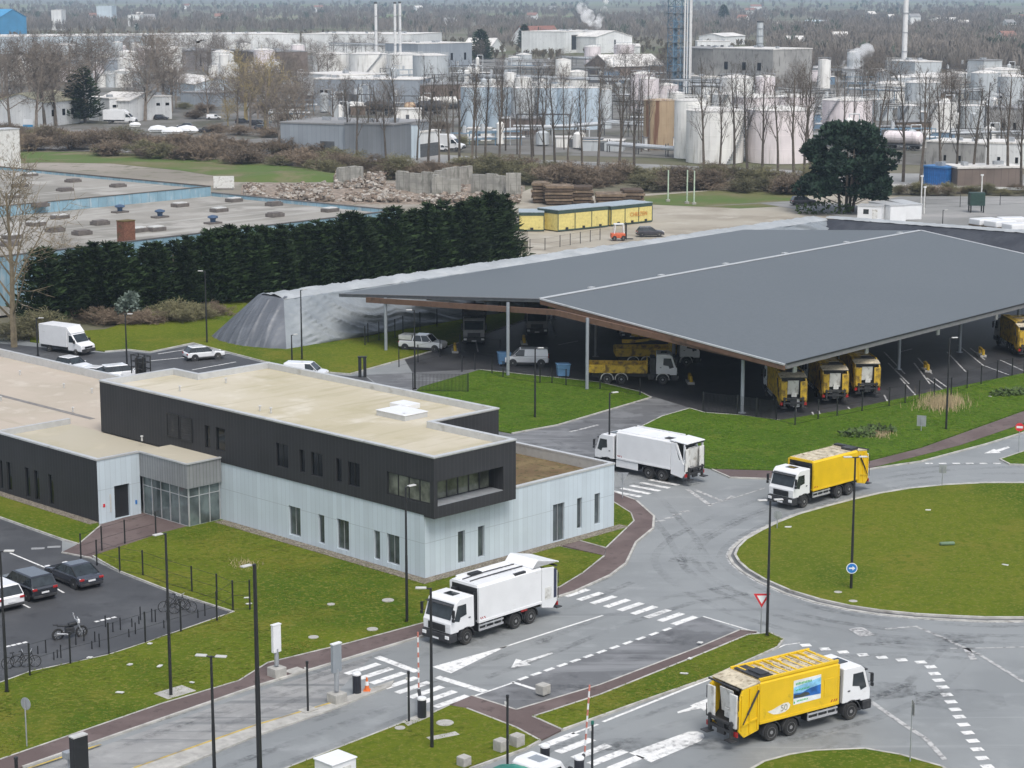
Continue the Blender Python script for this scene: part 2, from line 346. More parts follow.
# ---------------------------------------------------------------- ground and roads
def P(*pp): return [at(x, y) for x, y in pp]
struct(MB().quad((-5900,-600,-.3),(5900,-600,-.3),(5900,14400,-.3),(-5900,14400,-.3)).build('ground', EARTH))
def sheet(name, pts, z, mat, depth=None):
    mb = MB()
    if depth: mb.prism([(p.x,p.y) for p in pts], z - depth, z)
    else: mb.add([(p.x,p.y,z) for p in pts], [tuple(range(len(pts)))])
    o = mb.build(name, mat)
    return struct(o)
sheet('road', P((-300,900),(1400,900),(1400,340),(1030,318),(560,296),(360,352),(265,345),(0,330),(-300,420)), 0, ASPH, .25)
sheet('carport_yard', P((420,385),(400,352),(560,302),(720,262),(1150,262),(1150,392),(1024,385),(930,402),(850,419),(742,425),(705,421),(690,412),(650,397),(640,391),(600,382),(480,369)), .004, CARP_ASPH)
sheet('side_road', P((365,375),(480,369),(600,382),(651,396),(690,408),(655,425),(630,446),(600,470),(520,470),(440,430)), .008, ASPH_BAY)
KB = MB()
def slab(name, pts, z, mat, edges=None, kw=.16, close=False):
    o = sheet(name, pts, z, mat, z + .1)
    if edges == 'all': KB.kerb(pts, kw, -.05, z + .012, True)
    elif edges: 
        for e in edges: KB.kerb(P(*e), kw, -.05, z + .012)
    return o
# lawns (each its own level, a few millimetres apart)
G1 = P((-60,692),(0,684),(30,673),(109,656),(145,644),(234,613),(178,595),(119,572),(93,557),(162,534),(220,519),(330,550),(425,582),(500,563),(556,547),(604,557),(583,574),(560,588),(418,625.5),(350,644),(268,664),(239,682),(162,705),(0,761),(-60,781))
slab('lawn', G1, .10, GRASS, [((-60,692),(0,684),(30,673),(109,656),(145,644),(234,613),(178,595),(119,572),(93,557)), ((604,557),(583,574),(560,588),(418,625.5),(350,644),(268,664),(239,682),(162,705),(0,761))], .1)
slab('lawn_strip', P((-60,475),(0,488),(97,523),(100,527),(79,545),(62,540),(0,518),(-60,500)), .104, GRASS, [((-60,500),(0,518),(62,540),(79,545),(100,527))], .1)
slab('corner_lawn', P((566,538),(606,549),(634,522),(631,514),(612,502),(608,527)), .108, GRASS, [((566,538),(606,549),(634,522),(631,514),(612,502))], .1)
slab('verge', P((291,768),(342,748),(401,725),(434,714),(449,707),(467,710),(516,729),(540,742),(526,750),(470,768),(300,830),(200,830)), .112, GRASS, [((200,803),(291,768),(342,748),(401,725),(434,714),(449,707)), ((467,710),(516,729),(540,742),(526,750),(470,770))], .12)
slab('long_verge', P((533,718),(600,696),(700,656),(748,636),(770,634),(783,640),(778,648),(712,678),(640,703),(562,731)), .10, GRASS, [((562,731),(533,718),(600,696),(700,656),(748,636)), ((748,636),(770,634),(783,640),(778,648),(712,678),(640,703),(562,731))], .13)
slab('corner_verge', P((700,800),(764,763),(790,756),(815,752),(865,750),(900,756),(942,768),(990,800)), .10, GRASS, [((700,800),(764,763),(790,756),(815,752),(865,750),(900,756),(942,768),(990,800))], .16)
RB = P((735,556),(738,549),(746,541),(760,533),(778,524),(800,515.5),(825,508.5),(850,502),(880,495),(910,490),(945,486.5),(985,484.5),(1024,484.5),(1080,489),(1150,502),(1190,525),(1205,548),(1190,575),(1130,602),(1080,613),(1024,619),(985,619),(950,617.5),(915,615.5),(880,612),(850,607.5),(820,601),(790,592),(765,581),(748,571),(739,563))
slab('roundabout_lawn', RB, .14, GRASS, 'all', .18)
c = sum(RB, Vector()) / len(RB)
KB.kerb([c + (p - c) * 1.032 for p in RB], .22, -.05, .04, True)
ap = MB(); rb0 = [c + (p - c)*1.004 for p in RB]; rb1 = [c + (p - c)*1.029 for p in RB]; k = len(RB)
ap.add([(p.x,p.y,.03) for p in rb0 + rb1], [(i,(i+1)%k,k+(i+1)%k,k+i) for i in range(k)]); struct(ap.build('roundabout_apron', ASPH_BAY))
mb = MB(); rb2 = [c + (p - c)*1.047 for p in RB]; mb.ribbon(rb2, .14, .012, True); struct(mb.build('road_marking', PAINT_W))
slab('back_lawn', P((512,434),(558,425.5),(651,398),(640,392.5),(600,383),(480,370.5),(420,388),(408,400),(440,420)), .10, GRASS2, [((512,434),(558,425.5),(651,398),(640,392.5),(600,383),(480,370.5))], .14)
slab('carport_lawn', P((640,428),(662,417),(690,409),(705,413.5),(742,416),(780,421),(850,410),(930,393),(1024,374),(1150,348),(1150,385),(1024,411),(921,448),(866,462),(790,471),(712,469.5),(672,462),(634,447)), .10, GRASS2, [((634,447),(640,428),(662,417),(690,409),(705,413.5),(742,416),(780,421))], .14)
slab('far_path', P((712,470),(790,472),(866,463),(921,449),(1024,412),(1150,370),(1150,385),(1024,424),(960,446),(921,456),(866,470),(790,480),(730,478)), .085, PATH, [((712,470),(730,478),(790,480),(866,470))], .14)
slab('right_verge', P((866,470.5),(921,456.5),(960,446.5),(1024,424.5),(1150,386),(1150,396),(1024,433),(985,445),(921,462),(880,468)), .10, GRASS2, [((866,470.5),(880,468),(921,462),(985,445),(1024,433),(1150,396))], .14)
slab('splitter_verge', P((1000,460),(1024,452),(1100,430),(1110,455),(1040,466),(1010,465)), .10, GRASS2, 'all', .15)
slab('tarp_lawn', P((105,330),(200,300),(300,280),(590,285),(560,308),(440,349),(350,374.5),(302,371),(262,361.5),(193,343.5),(150,352.5),(128,350),(105,352),(30,342),(30,335)), .10, GRASS, [((105,352),(128,350),(150,352.5),(193,343.5),(262,361.5),(302,371),(350,374.5),(440,349.5),(560,308.5))], .14)
# paths
slab('footpath', P((-60,781.5),(0,761.5),(162,705.5),(239,682.5),(268,664.5),(350,644.5),(418,626),(560,588.5),(583,574.5),(605,557.5),(606.5,548),(634.5,522),(631.5,513.5),(612,501),(612,492),(636,501),(654,517),(653,529),(636,543),(626,564),(610,576),(575,592),(540,603),(418,638),(256,687),(23,768),(-60,800)), .09, PATH, [((612,492),(636,501),(654,517),(653,529),(636,543),(626,564),(610,576),(575,592),(540,603),(418,638),(256,687),(23,768))], .16)
slab('door_path', P((556,545),(604,556.5),(606,549.5),(566,537.5)), .086, PATH)
slab('entrance_path', P((62,553),(76,546),(99,526),(142,513),(188,527),(175,532),(162,534.5),(96,556),(91,558.5)), .075, PATH, [((62,553),(91,558.5))], .12)
slab('middle_path', P((449,706.5),(472,697),(516,711),(600,686),(700,648),(740,631),(757,632.5),(748,635.5),(700,655.5),(600,695.5),(533,717.5),(562,731),(541,741.5),(516,728.5),(467,709.5)), .09, PATH, [((472,697),(516,711),(600,686),(700,648),(740,631),(757,632.5))], .12)
# parking areas
sheet('car_park', P((-60,504),(0,519),(62,541),(62,553),(91,559),(119,573),(178,596),(233,612.5),(145,643.5),(109,655.5),(30,672),(0,682.5),(-60,691)), .006, ASPH_DARK)
sheet('parking_bay', P((472,697),(516,711),(600,686),(700,648),(740,631),(703,616.5),(667,629.5),(600,652),(523,678.5)), .005, ASPH_BAY)
sheet('rear_parking', P((-60,338),(105,353),(128,351),(150,353.5),(193,344.5),(262,362.5),(302,372),(350,376),(365,376),(420,420),(-60,420)), .005, ASPH_DARK)
# separation strip between the two lanes of the gated entry
slab('lane_island', P((100,781),(134,768.5),(256,725.5),(330,703.5),(394,681.5),(391,687),(330,711.5),(256,737),(180,768),(150,781)), .09, CONC)
slab('gate_plinth', P((402,723),(428,713),(434,717),(408,728)), .118, CONC)
sheet('entry_lane', P((40,768),(256,692),(418,641),(372,656),(330,700),(256,723),(134,766),(80,785),(0,785)), .004, ENTRY)
mb = MB(); mb.ribbon(P((28,770),(101,746)), .16, .095); mb.ribbon(P((134,769.5),(256,726.5),(330,704.5)), .16, .096)
struct(mb.build('yellow_line', PAINT_Y))
struct(KB.build('kerb', KERB))

# ---------------------------------------------------------------- painted markings (4 mm above the asphalt)
Z = .013
mk = MB(); wk = MB(); wk2 = MB()
def bar(mb, px, py, d, L, W, z=Z):
    p = at(px, py); d = d.normalized(); q = Vector((-d.y, d.x, 0))
    a, b, e, f = p + d*L/2 + q*W/2, p + d*L/2 - q*W/2, p - d*L/2 - q*W/2, p - d*L/2 + q*W/2
    mb.quad(*[(v.x, v.y, z) for v in (a, b, e, f)])
def bars(mb, p0, p1, n, d, L, W):
    for i in range(n):
        t = i/(n-1) if n > 1 else 0; bar(mb, p0[0]+(p1[0]-p0[0])*t, p0[1]+(p1[1]-p0[1])*t, d, L, W)
def poly(mb, *pp): mb.quad(*[(q.x, q.y, Z) for q in P(*pp)])
ENT = fwd(43.5)
bars(mk, (362.6,669), (451.5,701.5), 8, ENT, 2.5, .5)
mk.ribbon(P((377,657),(417,672)), .5, Z); mk.ribbon(P((437,677),(486,692)), .5, Z)
poly(mk, (432,667), (451,673.5), (510,645), (500,648))
mk.ribbon(P((500,648.5),(560,629),(603,615.5)), .16, Z)
poly(mk, (511,668), (516,659), (522,660.5), (520,662), (552,652.3), (553,653.7), (527,663), (531,665))
bars(mk, (576.7,593), (684.6,620.7), 9, ENT, 2.2, .5)
bars(mk, (523,678.5), (667,629.5), 12, ENT, .75, .28)
mk.ribbon(P((703,616.5),(745,629),(766,635)), .15, Z)
mk.ribbon(P((512,682),(537,690)), .25, Z)
mk.ribbon(P((400,726),(472,697),(514,682.5)), .15, Z)
bars(mk, (559,740), (624,763.5), 5, fwd(44.5), 2.6, .55)
poly(mk, (629,753), (651,762.5), (690,746), (701,741), (704.5,737), (703,733.5), (697,731.5), (688,732))
mk.ribbon(P((572,734),(598,724.5)), .17, Z); mk.ribbon(P((603,722),(713,678)), .2, Z); mk.ribbon(P((716,676),(760,656),(785,645),(800,643)), .12, Z)
poly(mk, (677,712), (692,707), (690,705.5), (712,697), (718,700), (704,711), (701,708.5), (678,713.5))
for x, y in [(165,285),(240,300),(312,312),(390,323),(465,333),(543,343),(618,352),(657,370),(672,397),(688,423),(705,450),(720,480),(737,508),(753,538),(770,567),(787,598),(803,630),(823,662),(840,695),(860,730),(880,763)]:
    bar(mk, 764 + x/3.94, 573 + y/3.94, fwd(80), .62, .5)
bars(mk, (626,494), (664,482.5), 5, fwd(-50), 2.8, .5)
wk.ribbon(P((687,489),(711,506)), .35, Z); wk.ribbon(P((695,490),(722,501),(733,496)), .35, Z)
for q in ((660,521),(669,518),(677,514.5),(684.6,511.5)): bar(wk, *q, fwd(60), .8, .3)
wk.ribbon(P((570,432),(598,425)), .3, Z)
wk.ribbon(P((709,505),(740,496),(765,488)), .14, Z)
bars(mk, (929,463.5), (997,463.5), 6, fwd(88), .62, .35)
poly(mk, (984,453.5), (994,449), (996,450), (1008,446.5), (1010,447.8), (999,451.7), (1001,453))
wk.ribbon(P((870,701),(897,720),(926,739),(945,760)), .3, Z); wk.ribbon(P((885,629),(916,626.5),(941,637),(980,655),(1024,682)), .25, Z)
wk.ribbon(P((855,628),(868,636)), 1.0, Z); wk.ribbon(P((966,648),(974,660)), .4, Z)
wk.ribbon(P((950,648.5),(990,648),(1024,647)), .14, Z)
# car park lines
for a, b in (((10,553),(46,568)), ((-14,572),(-4,577)), ((57,589),(64,593)), ((22,604),(30,608))): mk.ribbon(P(a, b), .14, Z)
for x0, y0, n in ((8,646.5,4), (97,621.5,4)):
    for i in range(n): bar(mk, x0+i*5.6, y0-i*1.3, ENT, .3, .25)
for x, y in ((54,547), (38,548.5)): bar(wk2, x, y, fwd(80), .9, .5)
# rear parking and carport bays
for a, b in (((158,354),(184,350)), ((150,361),(232,353)), ((192,370),(236,362)), ((215,377),(262,367))): mk.ribbon(P(a, b), .18, Z)
for a, b in (((473,327),(478,352)), ((545,308),(556,336)), ((610,318),(616,327)), ((487,372),(491,378)), ((888,363),(909,384)), ((947,352),(966,372)), ((900,378),(919,399)), ((927,378),(953,397)), ((934,378),(955,393)), ((985,366),(1009,375)), ((812,412),(821,428)), ((818,410),(826,426)), ((848,407),(857,418)), ((884,395),(889,404)), ((914,363),(930,384)), ((970,348),(985,360)), ((558,345),(578,341)), ((900,352),(912,349)), ((884,352),(905,374)), ((918,358),(932,374)), ((958,345),(984,366)), ((1000,360),(1024,371))):
    wk.ribbon(P(a, b), .16, Z)
struct(wk2.build('faded_markings', SEAM)); struct(mk.build('road_markings', PAINT)); struct(wk.build('worn_markings', PAINT_W))

# tyre wear and dark patches, thin films on the asphalt
tw = MB(); ow = MB()
def track(pts, w=.55, gap=1.9):
    q = P(*pts); q = [a.lerp(b, t/4) for a, b in zip(q[:-1], q[1:]) for t in range(4)] + [q[-1]]
    for s in (-1, 1):
        o_ = []
        for i, p in enumerate(q):
            d = (q[min(i+1,len(q)-1)] - q[max(i-1,0)]).normalized(); o_.append(p + Vector((-d.y,d.x,0))*s*gap/2)
        tw.ribbon(o_, w, .0185 + .0002*(len(tw.v) % 7))
def ring_track(sc):
    for s in (-.95, .95):
        o_ = []
        for p in RB + RB[:1]:
            d = (p - c); o_.append(c + d*sc + d.normalized()*s)
        tw.ribbon(o_, .6, .0165 + s*.0004)
ring_track(1.15); ring_track(1.36)
track([(0,800),(120,755),(256,706),(350,673),(418,650),(500,625),(560,605),(620,580)]); track([(150,790),(256,748),(330,722),(400,698),(480,672)],.7,1.7); track([(20,775),(140,733),(256,697),(350,668)],.5,1.7); track([(200,785),(330,738),(420,702),(480,672),(540,650),(610,622),(680,600),(740,590)])
track([(470,800),(560,757),(640,726),(720,700),(790,668),(840,652),(900,648),(980,655)]); track([(620,790),(700,752),(780,735),(860,715),(920,690),(960,650)]); track([(470,430),(540,440),(600,468),(650,500),(680,535),(700,570)])
struct(tw.build('tyre_tracks', TRACK))
for x, y, a, b in ((600,508,2.5,1.5),(652,482,5,1.6),(490,640,4.5,1.5),(820,500,4.5,1.5),(775,742,5.5,2.0),(690,640,3,1.2),(560,690,3,1),(880,690,2.5,1.5),(850,660,4,1.2),(705,560,3,1),(640,745,3,1.2),(930,640,4,1.2),(960,700,3,2)):  # uneven dark patches, the longest ones beneath the four road lorries
    p = at(x,y); ow.add([(p.x + a*cos(t*.524)*(.8+.3*((t*5)%3)/3), p.y + b*sin(t*.524)*(.8+.3*((t*7)%4)/4), .021) for t in range(12)], [tuple(range(12))])
struct(ow.build('dark_patches', DARK_PATCH))
# ---------------------------------------------------------------- surfaces of the yards behind
sheet('sand_yard', P((470,262),(528,252),(528,215),(505,200),(530,188),(600,196),(740,188),(870,196),(1200,196),(1200,300),(700,300),(560,290)), -.1, SAND)
sheet('works_yard', P((700,206),(760,203),(830,214),(880,226),(1200,250),(1200,196),(900,196),(860,205),(800,200)), -.06, YARD)
sheet('waste_ground', P((-40,166),(60,158),(200,170),(340,176),(520,178),(530,200),(528,240),(330,240),(160,190),(-40,170)), -.12, ground_mat('rubble_soil', [(.22,.20,.165),(.30,.27,.23),(.15,.145,.1)], [(.05,.42,.6),(.2,.5,.66)], .5, .95, bscale=2))
sheet('meadow', P((-40,158),(10,151),(110,152),(220,159),(335,170),(338,180),(250,181),(180,170),(110,163),(40,162),(-40,166)), -.09, LAWN)
sheet('roadside_grass', P((640,196),(740,188),(810,192),(800,205),(740,208),(650,204)), -.08, LAWN)
sheet('works_road', P((-200,141),(300,157),(520,172),(860,186),(1300,190),(1300,176),(860,172),(520,158),(300,146),(-200,133)), -.2, YARD)
sheet('factory_yard', P((-200,134),(1300,174),(1300,60),(760,62),(420,56),(-200,50)), -.24, ground_mat('factory_ground', [(.125,.12,.105),(.20,.195,.185),(.085,.085,.06)], [(.02,.42,.6),(.06,.5,.64)], .3, .9, bscale=1))
for i, q in enumerate([((-300,9),(150,7),(500,8),(400,4),(-300,4)), ((480,6),(900,5),(1300,7),(1300,3),(480,2)), ((180,15),(560,13),(640,16.5),(200,19)), ((850,14),(1100,13),(1100,16),(860,17))]):
    sheet('field', P(*q), -.2+i*.03, ground_mat('field_crop', [(.12,.16,.06),(.2,.18,.12)], [(.004,.45,.6)], .1, .95, bscale=.2))
# ---------------------------------------------------------------- office building (local x = deep right, local y = along the front to the left)
C0 = at(425, 580); BR = pi/2 - R(44.5)
OB = empty('office_building', C0, BR, 'two storey office with dark upper floor on pale clad ground floor and flat beige roofs', 'office building')
BM_ = Matrix.Translation(C0) @ Matrix.Rotation(BR, 4, 'Z'); BI = BM_.inverted()
def wallpt(px, py, axis, val):
    o = BI @ Vector((0, 0, HC)); d = BI.to_3x3() @ ray(px, py); t = (val - o[axis]) / d[axis]; return o + d*t
def rect(x0, x1, y0, y1, axis, val):
    o = 1 - axis; xm, ym = (x0+x1)/2, (y0+y1)/2
    a = wallpt(x0, ym, axis, val)[o]; b = wallpt(x1, ym, axis, val)[o]
    return (min(a,b), max(a,b), wallpt(xm, y1, axis, val).z, wallpt(xm, y0, axis, val).z)
def holed(mb, axis, val, a0, a1, z0, z1, holes, depth, inward):
    xs = sorted({a0, a1} | {h for H in holes for h in H[:2]}); zs = sorted({z0, z1} | {h for H in holes for h in H[2:]})
    pt = (lambda a, z, d=0: (val + d*inward, a, z)) if axis == 0 else (lambda a, z, d=0: (a, val + d*inward, z))
    for i in range(len(xs)-1):
        for j in range(len(zs)-1):
            xm, zm = (xs[i]+xs[i+1])/2, (zs[j]+zs[j+1])/2
            if any(h[0] < xm < h[1] and h[2] < zm < h[3] for h in holes): continue
            mb.quad(pt(xs[i],zs[j]), pt(xs[i+1],zs[j]), pt(xs[i+1],zs[j+1]), pt(xs[i],zs[j+1]))
    for h in holes:
        q = [(h[0],h[2]),(h[1],h[2]),(h[1],h[3]),(h[0],h[3])]
        for k in range(4):
            a, b = q[k], q[(k+1)%4]; mb.quad(pt(*a), pt(*b), pt(*b, depth), pt(*a, depth))
def window(axis, val, h, depth, inward, parent, kind='window', mull=None, frame=BLACK, glass=WGLASS, fw=.05):
    def bx(mb, a0, a1, z0, z1, d0, d1):
        lo, hi = sorted((val + d0*inward, val + d1*inward))
        if axis == 0: mb.box(lo, hi, a0, a1, z0, z1)
        else: mb.box(a0, a1, lo, hi, z0, z1)
    fr = MB(); a0, a1, z0, z1 = h; d0, d1 = depth-.06, depth+.02
    bx(fr, a0, a0+fw, z0, z1, d0, d1); bx(fr, a1-fw, a1, z0, z1, d0, d1); bx(fr, a0+fw, a1-fw, z0, z0+fw, d0, d1); bx(fr, a0+fw, a1-fw, z1-fw, z1, d0, d1)
    n = mull if mull is not None else max(0, round((a1-a0)/.75)-1)
    for k in range(n):
        m = a0 + (a1-a0)*(k+1)/(n+1); bx(fr, m-fw/2, m+fw/2, z0+fw, z1-fw, d0, d1)
    f = fr.build(kind, frame, parent)
    pn = MB(); bx(pn, a0+fw*.5, a1-fw*.5, z0+fw*.5, z1-fw*.5, depth-.02, depth+.01); pn.build('pane', glass, f)
ZG, ZU, ZL = 4.75, 8.4, 4.4
# ground floor, pale
h0 = [rect(*q, 0, 0) for q in ((289,300.5,507,536),(318.5,324.5,515,546),(337,349,520,551),(374,380,531,561),(387,399.5,535,566.5))]
h0 = [(a, b, max(.45, c_), d) for a, b, c_, d in h0]
h1 = [rect(*q, 1, 0) for q in ((458,465,531,563),(478,484.5,526,557),(553,564.5,503.6,537),(577,582,498,528.5),(594.5,600,493.5,524))]
h1[2] = (h1[2][0], h1[2][1], .12, h1[2][3])
g = MB(); holed(g, 0, 0, 0, 22, .0, ZL, h0, .22, 1); holed(g, 1, 0, 0, 18.6, .0, ZG, h1, .22, 1)
g.quad((18.6,0,0),(18.6,40,0),(18.6,40,ZG),(18.6,0,ZG))
g.build('ground_floor_wall', CLAD_W, OB, normals=False)
for i, h in enumerate(h0): window(0, 0, h, .18, 1, OB, frame=GREYM, glass=LGLASS)
for i, h in enumerate(h1): window(1, 0, h, .18, 1, OB, 'glass_door' if i == 2 else 'window', frame=GREYM, glass=LGLASS)
# upper floor, anthracite, overhanging the corner
U0 = -1.0
uh = [rect(*q, 0, -.06) for q in ((276,288,444,467.6),(299.7,305,450,472.6),(311,322.5,453,476.5),(336,341.5,458.7,482),(348,359.6,462.5,486.6),(205,210,425.7,447.8),(215.8,225,428,451))]
cw = rect(387,430,473,503, 0, -.06); cw = (max(U0+.35, cw[0]), cw[1], 5.2, 6.75)
lo_ = (.25, 6.3, 5.1, 6.75)
u = MB(); holed(u, 0, -.06, U0, 36.6, ZL, ZU, uh + [cw], .2, 1); holed(u, 1, U0, -.06, 7.5, ZL-.1, ZU, [lo_], 1.35, 1)
for a, b in (((7.5,U0),(7.5,7.1)), ((7.5,7.1),(14,7.1)), ((14,7.1),(14,33.4)), ((14,33.4),(7,33.4)), ((7,33.4),(7,36.6)), ((7,36.6),(-.06,36.6))):
    u.quad((*a,ZL),(*b,ZL),(*b,ZU),(*a,ZU))
u.quad((-.06,U0,ZL-.1),(7.5,U0,ZL-.1),(7.5,.0,ZL-.1),(-.06,.0,ZL-.1)); u.quad((-.06,U0,ZL-.1),(-.06,.0,ZL-.1),(-.06,.0,ZL),(-.06,U0,ZL))
u.build('upper_floor_wall', CLAD_D, OB, normals=False)
for h in uh: window(0, -.06, h, .16, 1, OB)
window(0, -.06, cw, .12, 1, OB, 'corner_window', 3, fw=.08, glass=PGLASS)
window(1, U0, lo_, 1.3, 1, OB, 'corner_window', 5, fw=.1, glass=PGLASS)
MB().box(.2, 6.3, U0+.02, U0+1.3, 5.1, 5.13).build('ledge', GREYM, OB)
for q in ((168,178.5,415,436),(181,191.7,418.6,440.4)):
    h = rect(*q, 0, -.06); lv = MB()
    lv.box(-.1, -.063, h[0], h[1], h[2], h[3])
    for k in range(9):
        z = h[2] + (h[3]-h[2])*(k+.5)/9; lv.box(-.125, -.1, h[0]+.05, h[1]-.05, z-.03, z+.03)
    lv.build('louvre', DARK, OB)
    lf_ = MB(); lf_.box(-.14,-.063,h[0]-.07,h[0],h[2],h[3]).box(-.14,-.063,h[1],h[1]+.07,h[2],h[3]).box(-.14,-.063,h[0]-.07,h[1]+.07,h[3],h[3]+.07).box(-.14,-.063,h[0]-.07,h[1]+.07,h[2]-.07,h[2]); lf_.build('louvre_frame', BLACK, OB)
# upper roof with coping
OUT = [(-.06,U0),(7.5,U0),(7.5,7.1),(14,7.1),(14,33.4),(7,33.4),(7,36.6),(-.06,36.6)]
def inset(poly, d):
    n = len(poly); r = []
    for i in range(n):
        a, b, c_ = Vector(poly[i-1]), Vector(poly[i]), Vector(poly[(i+1)%n])
        e = (b-a).normalized(); f = (c_-b).normalized(); n1 = Vector((-e.y, e.x)); n2 = Vector((-f.y, f.x))
        r.append(tuple(b + n1*d + n2*d))
    return r
def coping(out, z0, z1, w, name='coping', mat=COPING, upz=None, parent=OB):
    a = inset(out, -.05); b = inset(out, w); n = len(a); mb = MB()
    mb.add([(p[0],p[1],z) for z in (z0, z1) for p in a] + [(p[0],p[1],z) for z in (z0 if upz is None else upz, z1) for p in b],
           [(i,(i+1)%n,n+(i+1)%n,n+i) for i in range(n)] + [(2*n+i,2*n+(i+1)%n,3*n+(i+1)%n,3*n+i) for i in range(n)] + [(n+i,n+(i+1)%n,3*n+(i+1)%n,3*n+i) for i in range(n)] + [(i,(i+1)%n,2*n+(i+1)%n,2*n+i) for i in range(n)])
    return mb.build(name, mat, parent)
def deck(poly, z, name, mat):
    return MB().add([(p[0],p[1],z) for p in poly], [tuple(range(len(poly)))]).build(name, mat, OB)
deck(inset(OUT, .3), ZU-.42, 'upper_roof', ROOF_M)
coping(OUT, ZU-.04, ZU+.05, .32, upz=ZU-.45)
WOUT = [(0,0),(18.6,0),(18.6,40),(14.01,40),(14.01,7.05),(7.52,7.05),(7.52,-.0)]
deck([(7.5,.3),(18.3,.3),(18.3,40),(14.0,40),(14.0,7.1),(7.5,7.1)], ZG-.75, 'planted_roof', SEDUM)
co_ = MB(); co_.box(7.55,18.65,-.05,.3,ZG-.08,ZG+.05).box(18.3,18.65,.3,40,ZG-.08,ZG+.05).box(7.55,18.3,.02,.28,ZG-.78,ZG-.08).box(18.32,18.58,.3,40,ZG-.78,ZG-.08); co_.build('coping', COPING, OB)
# left wing, anthracite front
YL, XL, YF = 27.3, -6.8, 62
hl = [rect(*q, 0, XL) for q in ((-12,-8,456,483),(0,2.5,460.7,488.6),(7,11.7,462.5,490.5),(25.4,30,468,497),(34.5,39.4,471,500),(48.7,53.6,475,504.5))]
lw = MB(); holed(lw, 0, XL, YL, YF, 0, ZG, hl, .2, 1); lw.build('wing_wall', CLAD_D, OB, normals=False)
for h in hl: window(0, XL, h, .16, 1, OB)
dr = rect(114.7,130,484.6,518, 1, YL); dr = (dr[0], dr[1], .1, dr[3])
sw = MB(); holed(sw, 1, YL, XL+.01, -3.1, 0, ZG-.01, [dr], .25, 1); sw.build('porch_wall', CLAD_W, OB, normals=False)
MB().box(dr[0], dr[1], YL+.2, YL+.25, dr[2], dr[3]).build('entrance_door', BLACK, OB)
for q, m in (((103,105,504,507),RED_S), ((135.3,137,500,504),BLUE_S), ((109.8,111.2,494,512),PALE)):
    h = rect(*q, 1, YL); MB().box(h[0],h[1],YL-.03,YL-.004,h[2],h[3]).build('notice', m, OB)
# canopy and glazed lobby
cn = MB(); cn.box(-3.12, -.07, 21.5, YL-.01, 2.95, ZG-.0); cn.build('canopy', CLAD_G, OB)
lb = MB(); fr = MB()
def lobby(axis, val, a0, a1, n):
    for k in range(n+1):
        a = a0 + (a1-a0)*k/n
        if axis == 0: fr.box(val-.05, val+.05, a-.04, a+.04, 0.05, 2.95)
        else: fr.box(a-.04, a+.04, val-.05, val+.05, 0.05, 2.95)
    for z in (.08, 2.25, 2.9):
        if axis == 0: fr.box(val-.045, val+.045, a0, a1, z-.03, z+.03)
        else: fr.box(a0, a1, val-.045, val+.045, z-.03, z+.03)
    if axis == 0: lb.box(val-.01, val+.01, a0, a1, .05, 2.93)
    else: lb.box(a0, a1, val-.01, val+.01, .05, 2.93)
lobby(0, -2.85, 21.75, 27.25, 5); lobby(1, 21.75, -2.85, -.1, 3)
MB.build(lb, 'lobby_glazing', M('lobby_glass', (.10,.125,.125), .08, var=.5, scale=.8, spec=.7), OB); fr.build('lobby_frame', ALU, OB)
# left roofs
deck([(XL+.3,YL+.3),(-.07,YL+.3),(-.07,40.8),(XL+.3,40.8)], ZG-.42, 'mossy_roof', ROOF_MOSS)
deck([(-3.1,21.55),(-.07,21.55),(-.07,YL+.3),(-3.1,YL+.3)], ZG+.004, 'canopy_roof', ROOF_MOSS)
deck([(XL+.3,41.1),(12.3,41.1),(12.3,90),(XL+.3,90)], ZG-.42, 'wing_roof', ROOF_L)
deck([(-.07,36.62),(7,36.62),(12.3,36.62),(12.3,41.1),(-.07,41.1)], ZG-.424, 'wing_roof', ROOF_L)
q = MB(); q.box(XL-.05,XL+.3,YL-.05,90,ZG-.07,ZG+.05).box(XL+.3,-3.1,YL-.05,YL+.28,ZG-.07,ZG+.051).box(XL+.02,XL+.28,YL+.3,90,ZG-.5,ZG-.07).box(XL+.3,-3.1,YL+.02,YL+.26,ZG-.5,ZG-.07).box(XL+.3,-.08,40.8,41.1,ZG-.5,ZG+.03).box(12.3,12.65,36,90,ZG-1,ZG+.25).box(-3.18,-.08,21.42,21.62,ZG-.03,ZG+.06).box(-3.18,-3.0,21.62,YL,ZG-.03,ZG+.06)
q.build('coping', COPING, OB)
MB().box(2.0, 2.5, 41.2, 90, ZG-.415, ZG-.405).build('roof_seam', M('bitumen_seam', (.2,.19,.18), .8), OB)
MB().box(XL+.35, 12.62, 85, 85.2, 0, ZG-.43).build('rear_wall', CLAD_W, OB)
wb = MB(); wb.quad((12.63,36,0),(12.63,90,0),(12.63,90,ZG-.9),(12.63,36,ZG-.9)); wb.build('rear_wall', CLAD_W, OB, normals=False)
